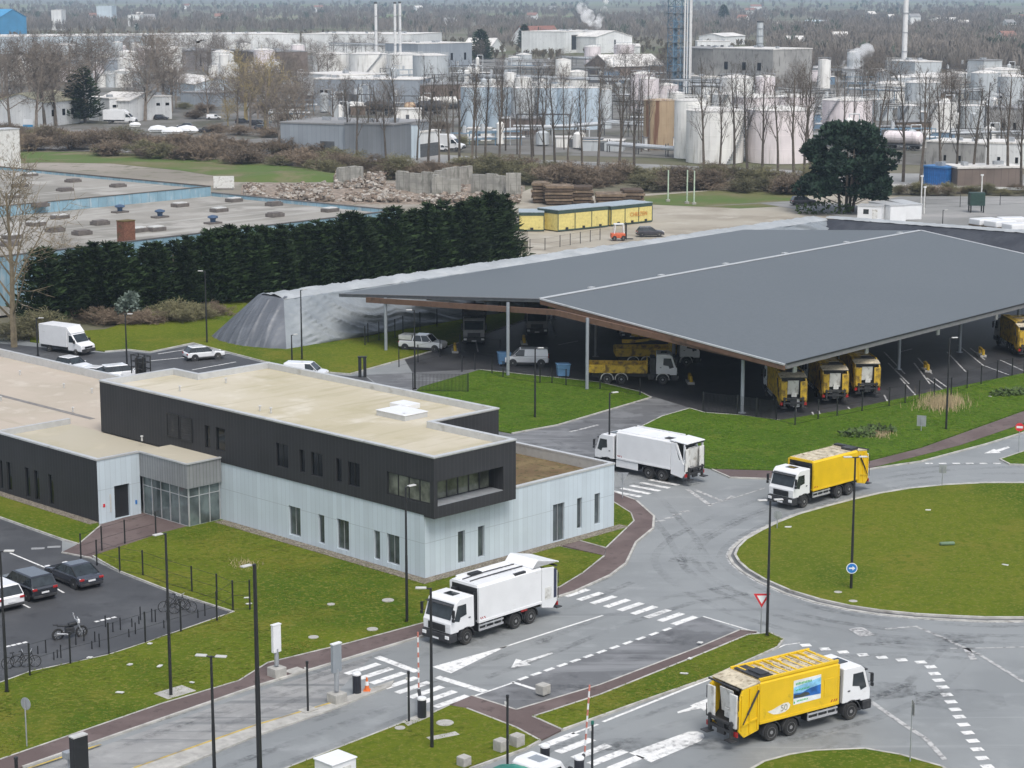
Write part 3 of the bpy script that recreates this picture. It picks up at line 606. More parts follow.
# plinth gravel, skylight, vents, cage ladder
gr = MB(); gr.box(-.9,-.02,-.9,21.4,0,.13).box(-.02,19.2,-.9,-.02,0,.128).box(XL-.8,XL-.02,YL,YF,0,.13)
struct(gr.build('gravel_strip', GRAVEL, None, loc=C0, rot=BR))
sk = empty('skylight_', (0,0,0)); bpy.data.objects.remove(sk)
def roofpos(px, py, z): v = BI @ at(px, py, z); return v.x, v.y
x, y = roofpos(402,414.5,ZU-.3); s1 = MB(); s1.box(x-1.1,x+1.1,y-1.5,y+1.5,ZU-.42,ZU-.05); s1 = s1.build('skylight', COPING, OB)
MB().box(x-1.15,x+1.15,y-1.55,y+1.55,ZU-.05,ZU+.02).build('skylight_lid', WHITE, s1, bevel=.03)
x, y = roofpos(405,406,ZU-.3); MB().box(x-.7,x+.7,y-.9,y+.9,ZU-.42,ZU-.05).build('roof_hatch', WHITE, OB, bevel=.03)
for px, py, z in ((404,419,ZU-.4),(260,411,ZU-.4),(271,413,ZU-.4),(180,391,ZU-.4),(64,388,ZG-.4),(92,393,ZG-.4),(1,401,ZG-.4),(73,412,ZG-.4),(142,441,ZG),(20,375,ZG-.4),(226,383,ZU-.4)):
    x, y = roofpos(px,py,z); v = MB(); v.cyl((x,y,z),(x,y,z+.35),.07,n=8).cyl((x,y,z+.35),(x,y,z+.42),.13,.1,n=8); v.build('roof_vent', PALE, OB)
x, y = roofpos(141,369,ZU); cg = MB()
for dx, dy in ((-.35,-.8),(.35,-.8),(-.35,.8),(.35,.8),(-.35,0),(.35,0)): cg.cyl((x+dx,y+dy,ZU-.4),(x+dx,y+dy,ZU+1.15),.05,n=6)
for z in (ZU+.1,ZU+.6,ZU+1.1):
    for a, b in (((-.35,-.8),(-.35,.8)),((.35,-.8),(.35,.8)),((-.35,-.8),(.35,-.8)),((-.35,.8),(.35,.8))): cg.cyl((x+a[0],y+a[1],z),(x+b[0],y+b[1],z),.04,n=6)
cg.box(x-.35,x+.35,y-.2,y+.3,ZU-.3,ZU+.9); cg.build('cage_ladder', BLACK, OB)

# ---------------------------------------------------------------- carport
ZE, ZR = 5.4, 8.0
K1 = at(785,364,ZE); Kr = at(541,298.5,ZR); K2 = at(340,293.5,ZE); dR = fwd(40.2); LR = 76.0
k1, kr, k2 = K1 + dR*72.5, Kr + dR*LR, K2 + dR*79
CPT = empty('carport', (Kr.x, Kr.y, 0), 0, 'huge open vehicle shelter with shallow grey gable roof on slim grey posts', 'carport')
off = Vector((-Kr.x, -Kr.y, 0))
def rel(p): return (p + off)
for a, b, c_, d in ((K1,k1,kr,Kr), (Kr,kr,k2,K2)):
    mb = MB(); a, b, c_, d = map(rel, (a,b,c_,d)); th_ = Vector((0,0,-.28))
    mb.add([a,b,c_,d,a+th_,b+th_,c_+th_,d+th_], [(0,1,2,3),(7,6,5,4),(0,4,5,1),(1,5,6,2),(2,6,7,3),(3,7,4,0)]); mb.build('roof_slope', CP_ROOF, CPT)
def strip(a, b, w, h, dz, name, mat):
    a, b = rel(a), rel(b); d = (b-a).normalized(); s = d.cross(Vector((0,0,1))).normalized()*w/2; up = Vector((0,0,h)); z = Vector((0,0,dz)); mb = MB()
    mb.add([a-s+z,a+s+z,b+s+z,b-s+z,a-s+z+up,a+s+z+up,b+s+z+up,b-s+z+up], [(0,3,2,1),(4,5,6,7),(0,1,5,4),(1,2,6,5),(2,3,7,6),(3,0,4,7)]); return mb.build(name, mat, CPT)
strip(Kr, kr, .55, .05, .0, 'ridge_cap', COPING)
out_ = -dR*.1
strip(Kr+out_, K1+out_, .2, .14, -.1, 'verge_trim', COPING); strip(Kr+out_, K2+out_, .2, .08, -.06, 'verge_trim', FASCIA)
strip(kr-out_, k1-out_, .35, .12, -.08, 'verge_trim', COPING)
strip(Kr+out_*.5, K1+out_*.5, .22, .42, -.54, 'gable_fascia', WOOD); strip(Kr+out_*.5, K2+out_*.5, .22, .3, -.36, 'gable_fascia', M('dark_grey_trim', (.09,.095,.1), .5))
eo = (K1-Kr); eo.z = 0; eo.normalize()
strip(K1+eo*.1, k1+eo*.1, .18, .4, -.42, 'eave_fascia', FASCIA); strip(K1+eo*.2, k1+eo*.2, .12, .12, -.02, 'gutter', BLACK)
# posts, beams
gd = (K2 - K1); gd.z = 0; GL = gd.length; gd.normalize()
def roof_z(s): 
    half = (Kr - K1); half.z = 0; h = half.length
    return ZE + (ZR-ZE)*(s/h) if s < h else ZR - (ZR-ZE)*((s-h)/(GL-h))
base = at(742,413); s0 = (base - K1); s0.z = 0
pts_row = [at(742,413), at(668,398), at(587,390), at(508,376), at(386,351)]
p_fwd = [0, 14.3, 28.5, 41.5, 55, 68]
pp = []
for j, df in enumerate(p_fwd):
    for i, q in enumerate(pts_row):
        if i == 1: continue
        v = q + dR*df; s = (q - K1); s.z = 0; pp.append((v, roof_z(s.dot(gd)) - .3, i, j))
for v, zt, i, j in pp:
    v = rel(v); m = MB(); m.cyl((v.x,v.y,0),(v.x,v.y,zt),.17,n=12); m.cyl((v.x,v.y,0),(v.x,v.y,.06),.36,n=12); m.build('post', POST if (j == 0 or i == 0) else FASCIA, CPT)
for j, df in enumerate(p_fwd):
    o_ = dR*df + (out_*0)
    for a, b in ((pts_row[0]-gd*2, pts_row[2]+gd*4.2), (pts_row[2]+gd*4.2, pts_row[4]+gd*3)):
        a = a + o_; b = b + o_
        sa = (a-o_-K1); sa.z = 0; sb = (b-o_-K1); sb.z = 0
        a = Vector((a.x,a.y,roof_z(max(0,sa.dot(gd))))); b = Vector((b.x,b.y,roof_z(min(GL,sb.dot(gd)))))
        strip(a, b, .25, .55, -.86, 'beam', WOOD)
for k in range(0, 7):
    s = GL*(k+.5)/7; a = K1 + gd*s; a = Vector((a.x, a.y, roof_z(s))); strip(a+dR*1, a+dR*72, .14, .3, -.6, 'purlin', WOOD)
for px, py in ((404,322),(423,314),(430,312),(933,344)):   # small equipment boxes by the eave posts
    pass
for k, df in enumerate((3, 15.6, 29.5, 42)):
    v = rel(K1 + dR*df + gd*.9); MB().obox((v.x,v.y,ZE-.95),(.5,.15,.7),rz(40)).build('junction_box', COPING, CPT)
for t in (.12,.28,.44,.6,.78,.95):
    v = rel(Kr + (kr-Kr)*t); MB().obox((v.x-.6,v.y+.6,ZR-.0),(.7,.5,.12),rz(40)).build('ridge_vent', COPING, CPT)
# ---------------------------------------------------------------- vehicles (local +x is the front)
def wheel(root, x, y, r, w, side, key={}):
    k = (r, w)
    if k not in key:
        t = MB(); t.lathe([(r*.6,-w/2),(r*.9,-w/2),(r,-w*.36),(r,w*.36),(r*.9,w/2),(r*.6,w/2)], n=20, axis='y')
        a = t.build('tyre', RUBBER, None, smooth=False)
        m = MB(); m.lathe([(r*.6,w*.5-.10),(r*.58,w*.5+.004),(r*.45,w*.5-.02),(r*.4,w*.5-.09),(r*.22,w*.5-.06),(r*.2,w*.5+.01),(.02,w*.5+.015)], n=16, axis='y')
        b = m.build('rim', RIM, None, smooth=False); key[k] = (a.data, b.data)
        bpy.data.objects.remove(a); bpy.data.objects.remove(b)
    e = bpy.data.objects.new('wheel', None); COL.objects.link(e); e.parent = root; e.location = (x, y, r); e.empty_display_size = .2
    if side < 0: e.rotation_euler.z = pi
    for nm, me in zip(('tyre','rim'), key[k]):
        o = bpy.data.objects.new(nm, me); COL.objects.link(o); o.parent = e
    return e
def arch(mb, x, y0, y1, r, n=10, a0=-5, a1=185, th=.06):
    pr = [(x + (r+th)*cos(R(a0+(a1-a0)*i/n)), .5 + (r+th)*sin(R(a0+(a1-a0)*i/n))) for i in range(n+1)] + [(x + r*cos(R(a0+(a1-a0)*(n-i)/n)), .5 + r*sin(R(a0+(a1-a0)*(n-i)/n))) for i in range(n+1)]
    for i in range(n):
        q = [pr[i], pr[i+1], pr[2*n-i], pr[2*n+1-i]]; mb.xz(q, y0, y1)
CABP = [(4.72,.95),(4.74,1.55),(4.62,1.78),(4.26,2.8),(3.98,3.02),(2.72,3.02),(2.68,1.05),(4.0,1.05),(4.05,.95)]
def cab(root, mat, dx=0, vest=False):
    o = MB().xz([(x+dx,z) for x,z in CABP], -1.2, 1.2).build('cab', mat, root, bevel=.09, seg=3)
    ws = MB(); ws.xz([(4.645+dx,1.8),(4.30+dx,2.74),(4.25+dx,2.72),(4.6+dx,1.78)], -1.06, 1.06); ws.build('windscreen', GLASS, root, bevel=.02)
    MB().xz([(4.36+dx,2.70),(4.62+dx,2.68),(4.6+dx,2.62),(4.36+dx,2.6)], -1.1, 1.1).build('sun_visor', DARK, root, bevel=.02)
    for s in (-1, 1):
        y = sorted((s*1.195, s*1.215)); w_ = MB(); w_.xz([(4.42+dx,1.72),(4.14+dx,2.62),(3.42+dx,2.62),(3.38+dx,1.95),(3.9+dx,1.85),(4.0+dx,1.6)], *y); w_.build('side_window', GLASS, root)
        h = MB(); h.box(3.05+dx,3.2+dx,min(s*1.2,s*1.235),max(s*1.2,s*1.235),1.68,1.74); h.build('door_handle', DARK, root)
        m = MB(); m.obox((4.66+dx,s*1.37,2.25),(.12,.17,.5)); m.obox((4.68+dx,s*1.37,1.86),(.12,.17,.2)); m.cyl((4.55+dx,s*1.2,2.5),(4.72+dx,s*1.4,2.5),.025,n=5); m.cyl((4.55+dx,s*1.2,2.0),(4.72+dx,s*1.4,2.0),.025,n=5); m.build('mirror', BLACK, root, bevel=.02)
        l = MB(); l.obox((4.83+dx,s*.98,.74),(.1,.34,.22)); l.build('headlight', LENS, root, bevel=.03)
    g_ = MB(); g_.box(4.70+dx,4.78+dx,-.72,.72,1.02,1.46)
    for k in range(3): g_.box(4.78+dx,4.80+dx,-.68,.68,1.08+.13*k,1.13+.13*k)
    g_.build('grille', BLACK, root, bevel=.01)
    b = MB(); b.box(4.2+dx,4.84+dx,-1.23,1.23,.4,.93); b.build('bumper', DARK, root, bevel=.07)
    MB().box(4.84+dx,4.855+dx,-.26,.26,.5,.61).build('number_plate', WHITE, root)
    MB().box(3.15+dx,3.75+dx,-.4,.4,3.02,3.06).build('roof_hatch', GLASS, root)
    st = MB(); st.box(3.75+dx,4.1+dx,-1.2,1.2,.45,.6); st.build('cab_step', DARK, root)
    return o
def bin_lorry(loc, h, body, label, style, wheels=True):
    root = empty('bin_lorry', loc, rz(h), label, 'bin lorry')
    cab(root, M('grey_cab', (.25,.25,.25), .5) if body is DARK else WHITE)
    ch = MB(); ch.box(-4.3,4.2,-.45,-.3,.62,.98).box(-4.3,4.2,.3,.45,.62,.98).box(-2.8,-.4,-.95,.95,.45,.7).box(3.1,3.6,-.9,.9,.42,.6)
    ch.box(.2,1.2,.5,1.1,.5,1.0).box(1.3,2.2,.55,1.12,.52,1.02).box(.3,2.1,-1.12,-.5,.5,1.0); ch.build('chassis', DARK, root)
    bk = MB(); bk.box(2.42,2.66,-1.0,1.0,1.1,2.6).box(2.38,2.62,-.9,-.5,1.3,3.1).box(2.4,2.6,.3,.8,1.4,2.95).cyl((2.52,1.02,1.1),(2.52,1.02,3.1),.09,n=8); bk.build('pump_gear', BLACK, root)
    b = MB(); b.yz([(-1.25,1.16),(1.25,1.16),(1.25,3.38),(1.12,3.5),(-1.12,3.5),(-1.25,3.38)], -3.3, 2.3); bo = b.build('refuse_body', body, root, bevel=.03)
    MB().box(2.3,2.33,-1.1,1.1,1.3,3.32).build('bulkhead_shade', BLACK, root)  # black panel paints the shade of the hollow at the body front
    ed = MB()
    for s in (-1,1): ed.box(2.24,2.36,min(s*1.1,s*1.27),max(s*1.1,s*1.27),1.14,3.4).box(-3.3,2.3,min(s*1.25,s*1.285),max(s*1.25,s*1.285),1.14,1.3)
    ed.box(2.24,2.36,-1.1,1.1,3.33,3.52); ed.build('body_frame', body, root, bevel=.015)
    rf = MB()
    if style == 'dirty':
        rf.box(-3.2,2.2,-1.08,1.08,3.5,3.53)
        for k in range(12): rf.box(-3.1+k*.45,-3.02+k*.45,-1.06,1.06,3.53,3.585)
        rf.box(-3.2,2.2,-.5,-.44,3.53,3.58).box(-3.2,2.2,.4,.46,3.53,3.58)
        rf.build('roof_plate', DIRT_ROOF, root)
        rr = MB()
        for s in (-1,1):
            rr.box(-3.3,2.3,min(s*1.1,s*1.22),max(s*1.1,s*1.22),3.5,3.66)
        for k in range(9): rr.box(-3.0+k*.62,-2.88+k*.62,.35,1.12,3.53,3.66).box(-3.0+k*.62,-2.9+k*.62,-1.12,.35,3.53,3.6)
        rr.build('roof_rail', body, root, bevel=.02)
        mm = MB(); mm.box(-3.2,-2.2,-1.0,1.0,3.59,3.64).box(-2.9,-2.3,-.8,.2,3.64,3.72); mm.build('roof_dirt_cover', DARK, root)
    elif style == 'plain':
        rf.box(-3.25,2.2,-1.09,1.09,3.5,3.53)
        for k in range(7): rf.box(-3.0+k*.8,-2.96+k*.8,-1.08,1.08,3.53,3.56)
        rf.build('roof_plate', DIRT_ROOF, root)
        rr = MB(); rr.box(-3.5,-2.6,.1,1.1,3.53,3.72).cyl((-3.4,-.9,3.6),(-3.4,1.1,3.68),.07,n=6).box(-3.8,-3.3,-1.15,-.2,3.5,3.66); rr.build('packer_gear', DARK, root)
    else:
        rf.box(-3.25,2.2,-1.09,1.09,3.5,3.53).box(-3.0,2.0,-1.1,-1.0,3.53,3.66).box(.2,.26,-1,1,3.53,3.57).box(-1.6,-1.54,-1,1,3.53,3.57); rf.build('roof_plate', WHITE, root)
        rr = MB()
        if style == 'open': rr.tube([(-3.2,.3,3.56),(-1,.35,3.62),(1.2,.2,3.56),(2.1,.25,3.56)], .04); rr.tube([(-3.2,-.4,3.56),(0,-.45,3.6),(2.1,-.4,3.56)], .035); rr.box(-1.9,-.9,1.0,1.2,3.42,3.56); rr.box(.3,1.2,-.9,-.5,3.56,3.66)
        else: rr.box(-3.2,-2.4,.3,.9,3.53,3.6)
        rr.build('hydraulic_hose', DARK, root)
    # rear loader
    tg = MB()
    pr = [(-3.34,3.42),(-3.34,.85),(-4.35,.62),(-4.72,1.0),(-4.75,2.6),(-4.45,3.3)] if style != 'skirt' else [(-3.34,3.42),(-3.34,.8),(-4.5,.62),(-4.78,1.0),(-4.78,1.75),(-4.1,2.1),(-3.7,3.42)]
    for s in (-1,1): tg.xz(pr, min(s*1.12,s*1.26), max(s*1.12,s*1.26))
    tg.box(-3.46,-3.32,-1.12,1.12,1.0,3.4); tail = tg.build('tailgate', body if style != 'skirt' else WHITE, root, bevel=.03)
    if style in ('skirt','open'):
        cv = MB(); cv.xz([(-3.2,3.5),(-4.9,3.42),(-4.9,3.5),(-3.2,3.62)] if style == 'skirt' else [(-2.9,3.95),(-4.95,3.5),(-4.95,3.58),(-3.0,4.05),(-2.5,3.6),(-2.5,3.5)], -1.22, 1.22); cv.build('hopper_cover', WHITE, root, bevel=.02)
        if style == 'skirt':
            for s in (-1,1):
                pl = MB(); pl.xz([(-4.55,1.7),(-4.7,1.7),(-4.75,3.4),(-4.6,3.4)], min(s*1.1,s*1.2), max(s*1.1,s*1.2)); pl.xz([(-3.7,3.4),(-3.9,3.4),(-4.6,1.8),(-4.45,1.8)], min(s*1.13,s*1.27), max(s*1.13,s*1.27)); pl.build('hopper_strut', WHITE, root)
    if style == 'open':
        for s in (-1,1):
            ds = MB(); ds.box(-4.66,-4.42,min(s*1.262,s*1.285),max(s*1.262,s*1.285),1.3,3.2); ds.build('tail_trim', M('navy_trim%d' % (s+1), (.03,.035,.07), .4), root)
            dl = MB(); dl.box(-4.2,-3.6,min(s*1.262,s*1.275),max(s*1.262,s*1.275),1.3,2.1); dl.build('side_hatch', WHITE_D, root)
            rd = MB(); rd.box(-2.0,-1.45,min(s*1.18,s*1.23),max(s*1.18,s*1.23),.98,1.2); rd.build('red_plate', RED, root)
    if style not in ('skirt','open'):
        cv = MB(); cv.xz([(-3.3,3.44),(-4.5,3.3),(-4.5,3.36),(-3.3,3.56)], -1.27, 1.27); cv.build('hopper_cover', DIRT_ROOF, root, bevel=.02)
    hp = MB(); hp.xz([(-3.47,3.3),(-3.47,.9),(-4.3,.75),(-4.55,1.1),(-4.1,1.5),(-3.9,3.3)], -1.11, 1.11); hp.build('hopper', DARK, root)
    ps = MB(); ps.obox((-4.45,0,2.35),(.06,1.05,1.35),0,-.12); ps.obox((-4.5,-.1,1.7),(.06,.5,.5)); (ps.obox((-4.5,0,2.0),(.07,1.9,1.9),0,-.12) if style == 'skirt' else None); ps.build('packer_plate', WHITE_D, root)
    for s in (-1,1):
        dp = MB(); dp.box(-4.86,-4.74,min(s*.62,s*1.18),max(s*.62,s*1.18),1.15,3.0); dp.build('lift_guard', body if body is YELLOW_D or body is DARK else WHITE_D, root, bevel=.03)
        fs = MB(); fs.box(-5.25,-4.75,min(s*.7,s*1.25),max(s*.7,s*1.25),.5,.56); fs.build('footboard', DARK, root)
        tl = MB(); tl.box(-4.84,-4.76,min(s*1.0,s*1.26),max(s*1.0,s*1.26),.72,.98); tl.build('tail_light', RED, root)
        for z in (1.2,2.2): MB().cyl((-4.8,s*1.3,z),(-4.8,s*1.3,z+.7),.025,n=5).build('grab_rail', DARK, root)
    if style in ('dirty','plain'):
        for s in (-1,1):
            y = (min(s*1.26,s*1.32), max(s*1.26,s*1.32)); rb = MB(); rb.box(-3.5,-3.4,*y,.95,3.35).box(-4.05,-3.97,*y,.85,3.3).box(-4.6,-4.5,*y,1.1,3.0); rb.xz([(-3.5,1.5),(-3.5,1.6),(-4.6,1.35),(-4.6,1.25)],*y); rb.build('tail_rib', body, root)
            hy = MB(); hy.cyl((-3.45,s*1.34,3.1),(-4.2,s*1.34,1.9),.06,n=6).cyl((-4.2,s*1.34,1.9),(-4.5,s*1.34,1.4),.035,n=6); hy.build('lift_cylinder', DARK, root)
    lf = MB(); lf.box(-4.95,-4.78,-1.0,1.0,.85,1.0).box(-4.98,-4.8,-.95,-.8,.6,1.5).box(-4.98,-4.8,.8,.95,.6,1.5).box(-5.0,-4.85,-1.0,1.0,1.3,1.42).box(-4.9,-4.75,-.3,.3,.6,1.25); lf.build('bin_lift', DARK, root)
    bt = MB(); bt.cyl((-4.76,-1.2,3.32),(-4.76,1.2,3.32),.06,n=6); bt.build('lift_shaft', DARK, root)
    # side guards / skirts, mudguards, wheels
    for s in (-1,1):
        sg = MB(); y = sorted((s*1.16, s*1.22))
        if style == 'skirt': sg.box(.1,2.4,*y,.5,1.1); sg.build('side_skirt', WHITE, root, bevel=.02)
        else:
            sg.box(.15,2.3,*y,.62,.74).box(.15,2.3,*y,.92,1.02)
            for x in (.2,.9,1.6,2.2): sg.box(x,x+.06,min(s*1.1,s*1.16),max(s*1.1,s*1.16),.6,1.04)
            sg.build('side_guard', ALU, root)
        mg = MB(); y = sorted((s*.85, s*1.22)); arch(mg, 3.35, *y, .6); mg.build('mudguard', DARK, root)
        for x in (-1.0,-2.38): mg = MB(); arch(mg, x, *y, .58); mg.build('mudguard', DARK, root)
        mk_ = MB()
        for x in (1.75,1.95,2.1): mk_.xz([(x,1.36),(x+.07,1.36),(x+.16,1.5),(x+.09,1.5)], min(s*1.25,s*1.256), max(s*1.25,s*1.256))
        mk_.build('body_mark', RED, root)
        for x, wd in ((3.35,.32),(-1.0,.5),(-2.38,.5)): wheel(root, x, s*(1.2-wd/2), .5, wd, s)
    root.scale = (.97,.97,.97)
    return root
def place(px, py, lx, ly, h):     # ground pixel of the local point (lx, ly) -> vehicle origin
    p = at(px, py); f = fwd(h); l = Vector((-f.y, f.x, 0)); return p - f*lx - l*ly
t1 = bin_lorry(place(465,645,3.35,1.1,223.5), 223.5, WHITE, 'white bin lorry with raised hopper lid beside the gated entry lane', 'open')
t2 = bin_lorry(place(662.7,481.5,-2.38,1.1,-47.5), -47.5, WHITE, 'white bin lorry with smooth skirted sides behind the office corner', 'skirt')
t3 = bin_lorry(place(802.6,508,3.35,1.1,226), 226, YELLOW, 'plain yellow bin lorry with white cab driving past the round lawn', 'plain')
t4 = bin_lorry(place(770.5,741,-2.31,-1.1,56), 56, YELLOW, 'yellow bin lorry with landscape picture on its side in the exit lane', 'dirty')
# picture panel and numeral on the near side (y = -1.25) of the yellow lorry
def side(mat, name, pts, d, parent):
    mb = MB(); mb.xz(pts, -1.25-d, -1.25-d+.006); return mb.build(name, mat, parent)
pn = side(M('banner_white', (.7,.74,.74), .4), 'picture_panel', [(-.95,1.75),(1.0,1.75),(1.0,3.1),(-.95,3.1)], .008, t4)
side(M('banner_sky', (.25,.55,.78), .4, var=.3), 'banner_sky', [(-.95,2.25),(1.0,2.2),(1.0,2.95),(-.95,2.72)], .012, pn)
side(M('banner_sea', (.02,.13,.42), .4, var=.4), 'banner_sea', [(-.95,2.1),(1.0,2.02),(1.0,2.55),(.2,2.48),(-.3,2.35),(-.95,2.38)], .016, pn)
side(M('banner_hills', (.05,.06,.05), .5, var=.4), 'banner_hills', [(-.9,2.14),(-.3,2.08),(.25,2.12),(.1,2.28),(-.2,2.33),(-.5,2.27),(-.9,2.3)], .02, pn)
gl = MB()
def wiggle(x0, x1, z, h, d, n):
    for k in range(n):
        a = x0 + (x1-x0)*k/n; b = a + (x1-x0)/n*.6; gl.xz([(a,z),(b,z),(b,z+h*(.6+.4*((k*7)%3)/2)),(a,z+h)], -1.25-d, -1.25-d+.006)
wiggle(-.8, .35, 2.83, .13, .02, 11); wiggle(-.8,.2,2.5,.09,.02,9); wiggle(-.7,.1,1.88,.1,.02,8); wiggle(-.92,-.78,1.82,.14,.02,1)
gl.build('banner_lettering', M('banner_green', (.06,.42,.12), .4), pn)
sp = side(M('splash_white', (.75,.74,.68), .5), 'number_splash', [(-2.55,1.62),(-2.3,1.5),(-1.9,1.46),(-1.5,1.5),(-1.25,1.62),(-1.15,1.82),(-1.3,1.98),(-1.6,2.0),(-1.8,1.94),(-2.0,1.9),(-2.4,1.78),(-2.75,1.74)], .008, t4)
def text(body, size, loc, rot, mat, parent, name='lettering'):
    c_ = bpy.data.curves.new(name, 'FONT'); c_.body = body; c_.size = size; c_.extrude = .004; c_.align_x = 'CENTER'; c_.align_y = 'CENTER'
    o = bpy.data.objects.new(name, c_); COL.objects.link(o); bpy.context.view_layer.update(); me = bpy.data.meshes.new_from_object(o.evaluated_get(bpy.context.evaluated_depsgraph_get())); bpy.data.objects.remove(o)
    me.materials.clear(); me.materials.append(mat); o = bpy.data.objects.new(name, me); COL.objects.link(o); o.parent = parent; o.location = loc; o.rotation_euler = rot; return o
text('50', .5, (-1.6,-1.268,1.73), (pi/2,0,0), M('numeral_grey', (.28,.27,.22), .5), sp, 'numeral')
for dx in (1.25,): MB().box(dx,dx+.7,-1.275,-1.25,1.75,2.75).build('body_locker', YELLOW, t4, bevel=.01)
# tail of the first white lorry: red light and orange mark seen behind
def carp(h, px, py, label, lx=-4.85, style='dirty', body=None): return bin_lorry(place(px,py,lx,0,h), h, body or YELLOW_D, label, style)
carp(-3,793.6,413,'leftmost of three dirty yellow bin lorries backed under the carport edge')
carp(-3,835.5,405,'middle of three dirty yellow bin lorries backed under the carport edge')
carp(-3,867.5,398,'rightmost of three dirty yellow bin lorries backed under the carport edge')
carp(-3,1030,358,'dirty yellow bin lorry parked alone at the far right carport posts')
carp(179,474,346,'dark bin lorry facing out beside the white pickup under the carport', 4.8, 'dirty', DARK)
carp(180,537,337,'dark bin lorry facing out behind the second gable post', 4.8, 'dirty', DARK)
# yellow tipper and crane lorries in the shade
def tipper(loc, h, label, crane):
    root = empty('tipper_lorry' if not crane else 'crane_lorry', loc, rz(h), label, 'lorry'); cab(root, WHITE, -.6)
    ch = MB(); ch.box(-4.2,3.6,-.45,.45,.65,.98).box(1.3,1.9,-1.1,1.1,.5,1.1); ch.build('chassis', DARK, root)
    b = MB(); b.box(-4.5,1.2,-1.25,1.25,1.12,1.2)
    for s in (-1,1):
        b.box(-4.5,1.2,min(s*1.2,s*1.26),max(s*1.2,s*1.26),1.2,1.95)
        for x in (-4.4,-3,-1.6,-.2,1.0): b.box(x,x+.1,min(s*1.26,s*1.3),max(s*1.26,s*1.3),1.15,1.98)
    b.box(-4.56,-4.5,-1.25,1.25,1.2,1.9).box(1.15,1.25,-1.25,1.25,1.2,2.5); b.build('tipper_body', YELLOW_D, root, bevel=.01)
    if crane:
        bm_ = MB(); bm_.cyl((1.7,0,1.0),(1.7,0,2.9),.2,n=8); bm_.obox((-.6,.15,3.05),(4.4,.3,.32),.0,.05); bm_.obox((-.9,-.2,2.72),(3.8,.26,.26),0,-.12); bm_.obox((-3.2,-.2,2.55),(1.2,.3,.4)); bm_.build('crane_boom', YELLOW_D, root, bevel=.02)
    else:
        MB().box(1.5,2.0,-1.0,1.0,1.1,2.6).build('crane_base', BLACK, root)
    for s in (-1,1):
        mg = MB(); y = sorted((s*.85,s*1.22)); arch(mg, 2.75, *y, .6); mg.build('mudguard', WHITE_D, root)
        for x in (-1.3,-2.7): mg = MB(); arch(mg, x, *y, .58); mg.build('mudguard', WHITE_D, root)
        for x, wd in ((2.75,.32),(-1.3,.5),(-2.7,.5)): wheel(root, x, s*(1.2-wd/2), .5, wd, s)
    return root
tipper(place(607,384,-2.7,-1.1,93), 93, 'yellow tipper lorry with white cab in the carport shade', False)
tipper(place(640,367,-2.0,-1.1,88), 88, 'yellow crane lorry parked behind the yellow tipper under the carport', True)
tipper(place(632,341,4.1,0,178), 178, 'lorry with white cab facing out deep under the carport', False)

